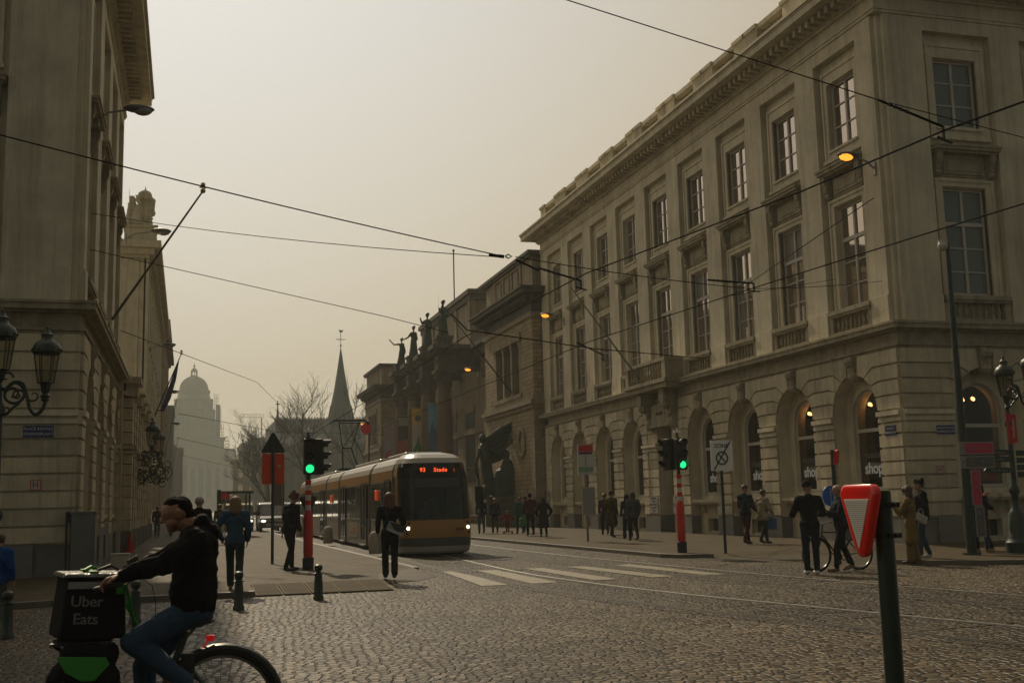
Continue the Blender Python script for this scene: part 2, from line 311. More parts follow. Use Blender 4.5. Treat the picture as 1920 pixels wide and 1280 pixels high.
b = MB(); b.add([(3.75, 22.95, .1), (4.0, 24.6, .1), (5.15, 26.6, .1), (5.4, 26.5, .006), (5.25, 24.5, .006), (4.65, 23.4, .006), (3.75, 22.7, .006)], [(0, 6, 5, 1), (1, 5, 4, 2), (2, 4, 3)]); struct(b.build('pavement_ramp', SLAB2))
struct(kerb_run(subdiv([(5.3, 26.6), (5.33, 27), (5.1, 47), (5.08, 76)])).build('kerb', KERB, bevel=.01))
# tactile ramp plates
b = MB()
for i in range(5):
    x0 = 1.22+i*.505; b.prism([(x0, 21.02), (x0+.47, 21.02), (x0+.49, 22.93), (x0+.02, 22.93)], .0, .0, 'z') if 0 else b.add([(x0, 21.05, .03), (x0+.46, 21.05, .03), (x0+.47, 22.93, .105), (x0+.01, 22.93, .105), (x0, 21.05, -.02), (x0+.46, 21.05, -.02), (x0+.47, 22.93, -.02), (x0+.01, 22.93, -.02)], [(0, 1, 2, 3), (4, 7, 6, 5), (0, 4, 5, 1), (1, 5, 6, 2), (2, 6, 7, 3), (3, 7, 4, 0)])
struct(b.build('ramp_slabs', mat('ramp_stone', (.075, .06, .04), .85, spec=.1, var=.15, scale=3, bump=.15, coord='World')))
b = MB()
for i in range(6):
    for d in (-.02, .02):
        x0 = 1.2+i*.505+d; b.add([(x0-.009, 21.04, .036), (x0+.009, 21.04, .036), (x0+.02, 22.94, .112), (x0+.002, 22.94, .112)], [(0, 1, 2, 3)])
struct(b.build('ramp_joints', mat('pale_joint', (.25, .21, .15), .9, spec=.1)))
# right pavement: raised along the facade, flush at the crossing, raised again round the corner
sheet('pavement', [(12.35, 28.4), (12.6, 27.7), (13.3, 27.35), (13.4, 28.3), (21, 28.3), (21, 260), (11.9, 260), (11.9, 60), (12.2, 40)], .10, SLAB, -.1)
b = MB(); b.add([(13.3, 27.35, .004), (20.6, 26.0, .004), (50, 26.0, .004), (50, 28.4, .1), (21, 28.3, .1), (13.4, 28.3, .1)], [(0, 1, 2, 3, 4, 5)]); struct(b.build('pavement_ramp', SLAB))
sheet('pavement', [(13.3, 27.36), (12.7, 27.3), (12.9, 26), (13.6, 24.4), (14.6, 22.6), (15.5, 21.2), (17, 20.3), (50, 20), (50, 26.0), (20.6, 26.0)], .005, SLAB2)
cor = [(15.1, 22.3), (15.45, 21.5), (16.1, 20.85), (17, 20.4), (18.2, 20.15), (20, 20.0), (50, 19.8), (50, 25.2), (17.6, 25.2), (16.2, 24.2)]
sheet('pavement', cor, .10, SLAB, -.05)
struct(kerb_run(subdiv([(c[0]-.0, c[1]-.07) for c in cor[:7]], .9)).build('kerb', KERB, bevel=.01))
struct(kerb_run(subdiv([(11.82, 120), (11.82, 60), (12.12, 40), (12.27, 28.4), (12.55, 27.62), (13.3, 27.27)], 1.0)).build('kerb', KERB, bevel=.01))
# tram tracks
def crv(pts, n=60):
    """smooth curve through (x,y) points, y decreasing"""
    out = []; q = [pts[0]]
    for a, c in zip(pts, pts[1:]):
        m = max(1, int(abs(c[1]-a[1])/9)) if a[1] > 30 else 1
        q += [(a[0]+(c[0]-a[0])*i/m, a[1]+(c[1]-a[1])*i/m) for i in range(1, m+1)]
    pts = q; P = [pts[0]]+pts+[pts[-1]]
    for i in range(1, len(P)-2):
        for k in range(12):
            t = k/12; a, bb, c, d = P[i-1], P[i], P[i+1], P[i+2]
            out.append(tuple(.5*((2*bb[j])+(-a[j]+c[j])*t+(2*a[j]-5*bb[j]+4*c[j]-d[j])*t*t+(-a[j]+3*bb[j]-3*c[j]+d[j])*t**3) for j in (0, 1)))
    out.append(pts[-1]); return out
cA = [(7.65, 300), (7.6, 60), (7.5, 34), (7.2, 25), (7.42, 20.64), (7.9, 17.2), (8.35, 15.1), (9.28, 11.1), (10.9, 6)]
cB = [(6.22, 300), (6.17, 60), (6.1, 34), (5.95, 27), (6.2, 20.6), (6.7, 16), (7.3, 13.3), (8.25, 9.75), (9.6, 5.5)]
cC = [(10.75, 300), (10.7, 60), (10.45, 40), (10.55, 31), (10.85, 25.5), (11.2, 20.6), (12.0, 14.3), (13.5, 8)]
cD = [(9.32, 300), (9.27, 60), (9.1, 40), (9.3, 28), (9.75, 21.9), (10.15, 18.4), (10.97, 13), (12.3, 7)]
def strip(path, w, z, off=0):
    b = MB(); n = len(path); vs_ = []
    for i, p in enumerate(path):
        a = path[max(0, i-1)]; c = path[min(n-1, i+1)]; d = Vector((c[0]-a[0], c[1]-a[1])).normalized(); nn = (-d.y, d.x)
        for s_ in (off-w/2, off+w/2): vs_.append((p[0]+nn[0]*s_, p[1]+nn[1]*s_, z))
    b.add(vs_, [(2*i, 2*i+1, 2*i+3, 2*i+2) for i in range(n-1)]); return b
for L_, R2 in ((cB, cA), (cD, cC)):
    l, r = crv(L_), crv(R2)
    b = MB(); k = min(len(l), len(r)); vs_ = []
    for i in range(k):
        a = l[int(i*(len(l)-1)/(k-1))]; c = min(r, key=lambda w_: abs(w_[1]-a[1]))
        dx, dy = c[0]-a[0], c[1]-a[1]; q = math.hypot(dx, dy); dx /= q; dy /= q
        vs_ += [(a[0]-dx*.35, a[1]-dy*.35, .004), (c[0]+dx*.35, c[1]+dy*.35, .004)]
    b.add(vs_, [(2*i, 2*i+1, 2*i+3, 2*i+2) for i in range(k-1)]); struct(b.build('track_bed', BED))
GROOVE = mat('rail_groove', (.045, .04, .032), .6)
for p in (cA, cB, cC, cD):
    q = crv(p)
    struct(strip(q, .13, .008).build('rail_groove', GROOVE))
    b = strip(q, .055, .013, .035); struct(b.build('rail', STEEL if p in (cA, cC) else STEEL2))
mh = MB(); mh.lathe([(.33, 0), (.33, .006), (.27, .006), (.27, .003), (.0, .003)], 0, 0, 0, 28); mh.box(-.2, .2, -.01, .01, .003, .007); mh.box(-.01, .01, -.2, .2, .003, .007)
mo_ = tag(mh.build('manhole_cover', mat('cast_iron', (.03, .028, .025), .5, metal=.5)), 'round cast iron cover in the setts beyond the crossing stripes', 'manhole cover'); mo_.location = (8.35, 30.5, .006)
# zebra stripes
ZM = mat('crossing_paint', (.21, .18, .12), .6, var=.45, scale=5, bump=.6, bscale=22, coord='World')
b = MB()
for q in ([(5.75, 26.1), (6.05, 26.0), (5.94, 21.1), (5.42, 21.15)], [(6.55, 26), (7.0, 25.9), (6.98, 21.2), (6.42, 21.15)], [(7.7, 26), (8.16, 25.9), (8.28, 21.27), (7.76, 21.3)], [(8.75, 26), (9.22, 25.9), (9.53, 21.38), (9.03, 21.35)], [(9.95, 25.9), (10.42, 26.0), (10.65, 21.3), (10.18, 21.4)]):
    n = 12
    for i in range(n):
        t0, t1 = i/n, (i+1)/n
        lerp = lambda a, c, t: (a[0]+(c[0]-a[0])*t, a[1]+(c[1]-a[1])*t)
        a, c = lerp(q[0], q[3], t0), lerp(q[1], q[2], t0); d, e = lerp(q[0], q[3], t1), lerp(q[1], q[2], t1)
        b.add([(*a, .0095), (*c, .0095), (*e, .0095), (*d, .0095)], [(0, 1, 2, 3)])
struct(b.build('crossing_stripes', ZM))

# ================================================================== the two classical blocks of the square
def mkT(kind, X0, Y0):
    return {'RS': lambda s, n, z: (X0-n, Y0+s, z), 'RF': lambda s, n, z: (X0+s, Y0-n, z), 'LS': lambda s, n, z: (X0+n, Y0+s, z), 'LF': lambda s, n, z: (X0-s, Y0-n, z)}[kind]
ROT = {'RS': pi/2, 'RF': pi, 'LS': -pi/2, 'LF': pi}
REC = -.26                         # plane of the tall recesses
# ---- templates, local coords (s centred on the bay, n outward, z up from the ground)
def frame_mesh(z0, z1, hw, n0, bars, mull=True, t=.075):
    b = MB(); d = .07
    b.box(-hw, -hw+t, n0, n0+d, z0, z1); b.box(hw-t, hw, n0, n0+d, z0, z1); b.box(-hw+t, hw-t, n0, n0+d, z0, z0+t); b.box(-hw+t, hw-t, n0, n0+d, z1-t, z1)
    if mull: b.box(-.045, .045, n0+.003, n0+d+.012, z0+t, z1-t)
    for z, w in bars:
        for sgn in ((-1, 1) if mull else (0,)):
            if sgn: x0, x1 = sorted((sgn*.045, sgn*(hw-t))); b.box(x0, x1, n0+.004, n0+d-.01, z-w/2, z+w/2)
            else: b.box(-hw+t, hw-t, n0+.004, n0+d+.02, z-w/2, z+w/2)
    return b
T_win3 = frame_mesh(12.97, 15.18, .8, -.46, [(13.7, .04), (14.44, .04)]).mesh('upper_window', FRAME)
b = frame_mesh(7.57, 10.97, .8, -.46, [(8.32, .04), (9.07, .04)]); b.box(-.725, .725, -.456, -.375, 9.78, 9.90); T_win2 = b.mesh('tall_window', FRAME)
T_p3 = MB().box(-.76, .76, -.445, -.435, 13.0, 15.15).mesh('pane', DGLASS)
T_p2 = MB().box(-.76, .76, -.445, -.435, 7.6, 10.94).mesh('pane', DGLASS)
T_cur = [MB().box(-.72, .72, -.4345, -.4325, a, c).mesh('blind', mat('cloth_blind', (.17, .155, .13), .6)) for a, c in ((9.9, 10.9), (8.6, 9.78), (14.0, 15.1), (13.05, 14.1), (7.65, 9.0))]
T_cur += [MB().box(-.72, -.35, -.4345, -.4325, 7.65, 9.78).box(.35, .72, -.4345, -.4325, 7.65, 9.78).mesh('blind', MATS['cloth_blind'])]
T_p3b = MB().box(-.76, .76, -.445, -.435, 13.0, 15.15).mesh('pane', BLIND)
T_p2b = MB().box(-.76, .76, -.445, -.435, 7.6, 10.94).mesh('pane', BLIND)
def surround_mesh():
    b = MB()
    for z0, z1, zt, zb in ((12.93, 15.2, 15.62, 12.6), (7.53, 11.0, 11.22, 7.53)):
        ow = 1.06; iw = .8; n1 = REC+.07; n2 = REC+.11
        b.box(-ow, -iw, -.66, n1, zb, zt); b.box(iw, ow, -.66, n1, zb, zt); b.box(-iw, iw, -.66, n1, z1, zt)
        if zb < z0: b.box(-iw, iw, -.66, n1, zb, z0); b.box(-ow-.05, ow+.05, REC, n2+.05, zb-.1, zb-.002); b.box(-iw-.04, iw+.04, n1, n2+.03, z0-.1, z0-.02)
        b.box(-ow-.02, -ow+.07, REC, n2, zb+.003, zt+.03); b.box(ow-.07, ow+.02, REC, n2, zb+.003, zt+.03); b.box(-ow+.07, ow-.07, REC, n2-.002, zt-.07, zt+.028)
    return b.mesh('window_surround', STUC)
T_sur = surround_mesh()
def hood_mesh():
    b = MB()
    b.box(-1.2, 1.2, REC, .17, 12.1, 12.2); b.box(-1.23, 1.23, REC, .21, 12.2, 12.27); b.box(-1.14, 1.14, REC, .07, 12.03, 12.1)
    for sg in (-1, 1):
        c = sg*.98; prof = [(REC, 12.03), (.06, 12.03), (.08, 11.9), (.05, 11.78), (-.02, 11.68), (-.06, 11.5), (-.03, 11.38), (-.1, 11.3), (REC, 11.28)]
        b.add([(c-.1, p[0], p[1]) for p in prof]+[(c+.1, p[0], p[1]) for p in prof], [tuple(range(9)), tuple(range(17, 8, -1))]+[(i, (i+1) % 9, 9+(i+1) % 9, 9+i) for i in range(9)])
        for k in range(3): b.box(c-.085+k*.065, c-.045+k*.065, -.06, .0, 11.5, 11.7)
    b.box(-.8, .8, REC+.002, REC+.05, 11.32, 11.95); b.box(-.72, .72, REC+.05, REC+.09, 11.4, 11.87); b.box(-.6, .6, REC+.09, REC+.11, 11.5, 11.77)
    return b.mesh('window_hood', SILLM)
T_hood = hood_mesh()
BALP = [(.055, 0), (.055, .05), (.03, .09), (.06, .2), (.062, .28), (.035, .42), (.028, .47), (.05, .5), (.05, .54)]
def balus_mesh():
    b = MB(); b.box(-1.2, 1.2, REC, .1, 7.36, 7.5); b.box(-1.15, 1.15, REC, .05, 7.28, 7.36); b.box(-1.2, 1.2, REC, .03, 6.66, 6.77)
    b.box(-1.2, -1.0, REC, -.01, 6.77, 7.28); b.box(1.0, 1.2, REC, -.01, 6.77, 7.28)
    for k in range(8): b.lathe([(r, h*.95) for r, h in BALP], -.84+k*.24, -.12, 6.77, 8)
    return b.mesh('balustrade', SILLM)
T_bal = balus_mesh()
def arch_ring(r0, r1, cz, zb, n0, n1, b, seg=20):
    """an arched band: two jambs from zb to cz and a half ring"""
    out = [(r1, zb)]+arc(0, cz, r1, 0, 180, seg)+[(-r1, zb)]
    inn = [(r0, zb)]+arc(0, cz, r0, 0, 180, seg)+[(-r0, zb)]
    k = len(out); v = [(p[0], n0, p[1]) for p in out]+[(p[0], n0, p[1]) for p in inn]+[(p[0], n1, p[1]) for p in out]+[(p[0], n1, p[1]) for p in inn]
    f = []
    for i in range(k-1): f += [(i, i+1, k+i+1, k+i), (2*k+i, 3*k+i, 3*k+i+1, 2*k+i+1), (i, 2*k+i, 2*k+i+1, i+1), (k+i, k+i+1, 3*k+i+1, 3*k+i)]
    f += [(0, k, 3*k, 2*k), (k-1, 2*k-1+0, 4*k-1, 3*k-1)]
    b.add(v, f); return b
AR, AZ, AR2 = 1.25, 4.02, .82
b = MB(); arch_ring(.75, AR2+.01, AZ+.0, 1.68, -.56, -.48, b); b.box(-.75, .75, -.56, -.48, 1.68, 1.78); b.box(-.75, .75, -.56, -.45, 3.5, 3.61); T_aw = b.mesh('arched_window', FRAME)
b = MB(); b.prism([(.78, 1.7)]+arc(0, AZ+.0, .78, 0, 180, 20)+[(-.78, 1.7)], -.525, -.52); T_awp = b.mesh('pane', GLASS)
b = MB(); arch_ring(AR2, AR+.03, AZ+.0, 1.5, -.84, -.42, b); arch_ring(AR2, AR2+.12, AZ+.0, 1.66, -.419, -.38, b); b.box(-AR2, AR2, -.86, -.40, 1.42, 1.672)
T_as = b.mesh('arch_surround', STUC)
def apron_mesh():
    b = MB(); b.box(-1.26, 1.26, -.6, .02, 1.38, 1.50); b.box(-1.24, 1.24, -.6, -.05, 1.3, 1.38)
    b.box(-1.26, -.45, -.9, -.36, 0, 1.3); b.box(.45, 1.26, -.9, -.36, 0, 1.3); b.box(-.45, .45, -.9, -.36, .72, 1.3); b.box(-.45, .45, -.9, -.36, 0, .22)
    b.box(-.55, -.45, -.36, -.31, .18, .8); b.box(.45, .55, -.36, -.31, .18, .8); b.box(-.45, .45, -.36, -.31, .72, .8)
    for sg in (-1, 1): b.prism([(sg*.72-.07, 1.3), (sg*.72+.07, 1.3), (sg*.72+.06, .95), (sg*.72-.06, .95)], -.36, -.2)
    return b.mesh('apron', STUC2)
T_apr = apron_mesh()
T_cel = MB().box(-.45, .45, -.6, -.55, .22, .72).box(-.02, .02, -.55, -.52, .22, .72).mesh('cellar_window', mat('cellar_dark', (.02, .02, .02), .5))
def key_mesh():
    b = MB()
    prof = [(-.5, 5.86), (.2, 5.86), (.24, 5.74), (.2, 5.62), (.13, 5.55), (.12, 5.35), (.16, 5.24), (.1, 5.12), (-.5, 5.12)]
    for i, (x0, x1, k) in enumerate(((-.2, .2, 0), (-.13, -.05, .03), (-.03, .03, .035), (.05, .13, .03))):
        P = [(p[0]+(k if p[0] > 0 else 0), p[1]-(.01 if k else 0)) for p in prof]; w0, w1 = x0, x1
        n = len(P); v = []
        for p in P:
            f = .78+.22*(p[1]-5.12)/.74; v.append((w0*f, p[0], p[1]))
        for p in P:
            f = .78+.22*(p[1]-5.12)/.74; v.append((w1*f, p[0], p[1]))
        b.add(v, [tuple(range(n)), tuple(range(2*n-1, n-1, -1))]+[(i_, (i_+1) % n, n+(i_+1) % n, n+i_) for i_ in range(n)])
    return b.mesh('keystone', SILLM)
T_key = key_mesh()
CRS = [.86, 1.27, 1.68, 2.09, 2.50, 2.91, 3.32, 3.66]        # course lines of the piers
UPC = [4.04, 4.48, 4.94, 5.40, 5.84]
ANG = [0, 20, 40, 60, 78]
def rustic(b, s0, s1, c, side):
    """blocks of a half bay: pier edge s at |s-c|=AR to the pier middle; side=+1 right of the arch centre"""
    g = .03; e = 0.09
    edge = c+side*AR; mid = s1 if side > 0 else s0
    lo, hi = sorted((edge, mid))
    for z0, z1 in zip(CRS, CRS[1:]):
        b.box(lo, hi, -.001, e, z0+g, z1-g)
    for i in range(4):
        z0, z1 = UPC[i], UPC[i+1]
        a0, a1 = ANG[i], ANG[i+1]
        def pt(a, r): return (c+side*r*cos(radians(a)), AZ+.02+r*sin(radians(a)))
        el = [1.25, 1.22, 1.0, .62, 0]
        def joint(k, sg):
            """joint k polyline from the arch outwards; sg shifts by the groove"""
            a = ANG[k]; z = UPC[k]+sg*g
            p0 = pt(a+sg*1.0, AR)
            if k == 0: return [(edge, z), (mid, z)]
            if k == 4: return [p0, (c+side*.34, 5.84)]
            xe = c+side*(AR*cos(radians(a))+.30+.06*k)
            return [p0, (xe, z), (mid, z)]
        jl = joint(i, 1); ju = joint(i+1, -1)
        ar = [pt(a0+1+(a1-a0-2)*t/5, AR) for t in range(1, 5)] if i < 4 else []
        if i == 3:
            poly = jl+[(mid, 5.84)]+[(c+side*.34, 5.84), ju[0]]+list(reversed(ar))
        else:
            poly = jl+list(reversed(ju))+list(reversed(ar))
        if side < 0: poly = list(reversed(poly))
        b.prism(poly, -.001, e)
def classical(name, label, X0, Y0, LX, LY, kS, kF, nS, nF, sS, sF, pitchF, door=None, blindF=True, group=None, shopS=()):
    """X0,Y0 the street corner; LX, LY signed extents of the block; nS/nF bays on the street and square sides"""
    org = (X0, Y0, 0); th = thing(name, label, 'building', org)
    x1, y1 = X0+LX, Y0+LY; sx = 1 if LX > 0 else -1
    def fp(p, z0, z1, b, q=0):    # footprint slab expanded by p
        xa, xb = sorted((X0-sx*p, x1)); b.box(xa, xb, Y0-p, y1+min(p, .9)+q, z0, z1)
    body = MB()
    xa, xb = sorted((X0+sx*3.2, x1)); body.box(xa, xb, Y0+3.2, y1-.01, 0, 5.9)
    xa, xb = sorted((X0+sx*.72, x1)); body.box(xa, xb, Y0+.72, y1-.01, 5.9, 16.4)
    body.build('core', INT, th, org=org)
    endw = MB(); xa, xb = sorted((X0+sx*.02, x1)); endw.box(xa, xb, y1-.3, y1, 0, 16.4); endw.build('end_wall', STUC, th, org=org)
    w = MB(); pl = MB(); rb = MB()
    for kd, n, s0, pitch, Ltot in ((kS, nS, sS, 3.72, LY), (kF, nF, sF, pitchF, abs(LX))):
        T = mkT(kd, X0, Y0); w.T = T; pl.T = T; rb.T = T
        cs = [s0+pitch*i for i in range(n)]
        edges = [.0]+[(cs[i]+cs[i+1])/2 for i in range(n-1)]+[min(Ltot, cs[-1]+pitch/2)]
        if kd == kF: edges[0] = 0.0
        for i, c in enumerate(cs):
            e0, e1 = edges[i], edges[i+1]
            isdoor = (kd == kS and door == i)
            a0 = e0 + (.9 if (i == 0 and kd == kF) else 0)
            # ground piers (body of the wall) and arch spandrels
            hw = .78 if isdoor else AR
            start = .0 if not (i == 0 and kd == kF) else .9
            w.box(e0+start*0+(.9 if (i == 0 and kd == kF) else 0), c-hw, -.9, 0, .84, 4.04); w.box(c+hw, e1, -.9, 0, .84, 4.04)
            pl.box(a0, c-hw, -.9, .075, 0, .84); pl.box(c+hw, e1, -.9, .075, 0, .84)
            if isdoor:
                w.box(a0, c-hw, -.9, 0, 4.04, 5.85); w.box(c+hw, e1, -.9, 0, 4.04, 5.85); w.box(c-hw, c+hw, -.9, 0, 4.75, 5.85)
                for sg in (-1, 1):
                    lo, hi = sorted((c+sg*hw, e0 if sg < 0 else e1))
                    for z0, z1 in list(zip(CRS, CRS[1:]))+list(zip(UPC, UPC[1:])): rb.box(lo, hi, -.001, .055, z0+.022, z1-.022)
            else:
                poly = [(a0, 4.04), (c-AR, 4.04)]+list(reversed(arc(c, AZ+.02, AR, 0, 180, 20)))+[(c+AR, 4.04), (e1, 4.04), (e1, 5.85), (a0, 5.85)]
                w.prism(poly, -.9, 0)
                rustic(rb, e0, e1, c, -1); rustic(rb, e0, e1, c, 1)
            # impost band
            q = AR if not isdoor else hw
            for lo, hi in ((e0-(.0 if i else -.0), c-q), (c+q, e1)):
                if kd == kF and i == 0 and lo == e0: lo = e0
                w.box(lo, hi+.0, -.001, .10, 3.69, 3.80); w.box(lo-.0, hi+.0, -.001, .17, 3.87, 4.01); w.box(lo, hi, -.001, .07, 3.80, 3.87)
            # tall recess: piers either side
            r = 1.25
            st = .28 if i == 0 else 0
            w.box(e0+st, c-r, -.7, 0, 6.6, 15.97); w.box(c+r, e1, -.7, 0, 6.6, 15.97); w.box(e0+st, e1, -.7, 0, 15.97, 16.41)
            w.box(e0+st, c-r, 0, .045, 6.6, 7.52); w.box(c+r, e1, 0, .045, 6.6, 7.52)
            # recess back around the two windows
            for x0, x1_ in ((c-r, c-.8), (c+.8, c+r)): w.box(x0, x1_, -.7, REC, 6.6, 15.97)
            for z0, z1 in ((6.6, 7.57), (10.97, 12.97), (15.18, 15.97)): w.box(c-.8, c+.8, -.7, REC, z0, z1)
            # parts
            px, py, _ = T(c, 0, 0); L = (px-X0, py-Y0, 0); rz = ROT[kd]
            link_mesh('window_surround', T_sur, th, L, rz); link_mesh('window_hood', T_hood, th, L, rz); link_mesh('balustrade', T_bal, th, L, rz)
            bl = blindF and kd == kF
            o = link_mesh('upper_window', T_win3, th, L, rz); link_mesh('pane', T_p3b if bl else T_p3, o, (0, 0, 0), random.uniform(-.012, .012))
            o = link_mesh('tall_window', T_win2, th, L, rz); link_mesh('pane', T_p2b if bl else T_p2, o, (0, 0, 0), random.uniform(-.012, .012))
            if random.random() < .55: link_mesh('blind', random.choice((T_cur[0], T_cur[1], T_cur[4], T_cur[5])), o)
            if not isdoor:
                o = link_mesh('arched_window', T_aw, th, L, rz); link_mesh('pane', T_awp, o)
                link_mesh('arch_surround', T_as, th, L, rz); link_mesh('apron', T_apr, th, L, rz); link_mesh('cellar_window', T_cel, th, L, rz); link_mesh('keystone', T_key, th, L, rz)
        # rest of the run beyond the bays
        if edges[-1] < Ltot: w.box(edges[-1], Ltot, -.7, 0, 0, 16.4)
    w.T = None
    # corner filler behind the notch
    xa, xb = sorted((X0+sx*.14, X0+sx*.9)); w.box(xa, xb, Y0+.14, Y0+.9, 6.6, 16.4)
    build_multi('wall', [(w, STUC), (pl, PLIN), (rb, STUC2)], th, org=org)
    # string course
    b = MB(); fp(.05, 5.85, 5.93, b); fp(.12, 5.93, 5.98, b); fp(.0, 5.98, 6.36, b); fp(.14, 6.36, 6.42, b); fp(.34, 6.42, 6.56, b); fp(.38, 6.56, 6.63, b)
    b.build('string_course', SILLM, th, org=org)
    b = MB(); fp(.05, 16.41, 16.5, b); fp(.09, 16.5, 16.54, b); fp(.0, 16.54, 16.98, b); fp(.12, 16.98, 17.06, b); fp(.2, 17.06, 17.24, b); fp(.95, 17.32, 17.56, b); fp(.98, 17.56, 17.62, b); fp(1.05, 17.62, 17.72, b); fp(.3, 17.24, 17.32, b)
    fp(.14, 17.72, 17.9, b)
    corn = b
    mo = MB(); at = MB(); ab = MB()
    for kd, n, s0, pitch, Ltot in ((kS, nS, sS, 3.72, LY), (kF, nF, sF, pitchF, min(abs(LX), 14))):
        mo.T = at.T = ab.T = mkT(kd, X0, Y0)
        s = -.8
        while s < Ltot-.2: mo.box(s, s+.17, .19, .62, 17.08, 17.315) if s > .2 or kd == kS else None; s += .40
        # attic balustrade
        cs = [s0+pitch*i for i in range(n)]; n0 = -.48
        ed = [0.0]+[(cs[i]+cs[i+1])/2 for i in range(n-1)]+[min(Ltot, cs[-1]+pitch/2)]
        for i, c in enumerate(cs):
            lo, hi = c-.95, c+.95
            for x0, x1_ in ((ed[i]+(.75 if kd == kF and i == 0 else -.0), lo), (hi, ed[i+1])):
                at.box(x0-(.3 if kd == kS and i == 0 and x0 < lo and x0 == 0 else 0), x1_, n0, n0+.6, 17.9, 18.92)
                at.box(x0-.04, x1_+.06, n0-.05, n0+.68, 18.92, 19.06)
            at.box(lo, hi, n0+.0, n0+.6, 18.84, 19.02); at.box(lo, hi, n0+.05, n0+.5, 17.9, 18.0)
            for k in range(8): ab.lathe([(r*1.15, h*1.555) for r, h in BALP], lo+.12+k*.237, n0+.28, 18.0, 6)
    mo.T = at.T = ab.T = None
    build_multi('cornice', [(corn, STUC), (mo, STUC2)], th, org=org); build_multi('attic_balustrade', [(at, STUC2), (ab, SILLM)], th, org=org)
    b = MB(); xa, xb = sorted((X0+sx*.9, x1)); b.box(xa, xb, Y0+.9, y1-.4, 17.9, 18.3); b.build('roof', PLIN, th, org=org)
    return th
RB = classical('corner_museum_building', 'cream classical corner building with arched shop windows on the right of the street', 20.3, 28.6, 30, 34.7, 'RS', 'RF', 9, 3, 2.4, 2.95, 3.65, door=4)
LB = classical('corner_palace_building', 'cream classical corner building with rusticated ground floor on the left of the street', -2.55, 28.7, -30, 14.9, 'LS', 'LF', 4, 3, 2.2, 3.1, 3.65)
# ================================================================== organic figures: tapered limbs fused into one skin
def caps(b, p, r1, q, r2, seg=10):
    """tapered limb with round ends"""
    p = Vector(p); q = Vector(q); d = q-p; L = d.length
    if L < 1e-5: return b.ball(*p, r1, seg=seg, rings=6)
    d.normalize(); pts = []; rr = []
    for k in (0, 30, 60): a = radians(k); pts.append(p-d*r1*cos(a)); rr.append(max(r1*sin(a), r1*.03))
    pts.append(p); rr.append(r1); pts.append(q); rr.append(r2)
    for k in (60, 30, 0): a = radians(k); pts.append(q+d*r2*cos(a)); rr.append(max(r2*sin(a), r2*.03))
    return b.tube(pts, rr, seg)
def fuse(b, name, m, voxel, parent=None, smooth=2, org=(0, 0, 0), disp=0):
    o = b.build(name, None, None, org=org); o.data.materials.clear()
    md = o.modifiers.new('r', 'REMESH'); md.mode = 'VOXEL'; md.voxel_size = voxel; md.use_smooth_shade = True
    if smooth: sm = o.modifiers.new('s', 'SMOOTH'); sm.iterations = smooth; sm.factor = .5
    if disp:
        tx = bpy.data.textures.get('folds') or bpy.data.textures.new('folds', 'CLOUDS'); tx.noise_scale = .10
        dm = o.modifiers.new('d', 'DISPLACE'); dm.texture = tx; dm.strength = disp; dm.mid_level = .5; dm.texture_coords = 'LOCAL'
    bpy.context.view_layer.update()
    me = bpy.data.meshes.new_from_object(o.evaluated_get(bpy.context.evaluated_depsgraph_get()))
    old = o.data; o.modifiers.clear(); o.data = me; bpy.data.meshes.remove(old)
    for p in me.polygons: p.use_smooth = True
    me.materials.clear(); me.materials.append(m)
    o.location = (0, 0, 0)
    if parent: o.parent = parent
    return o
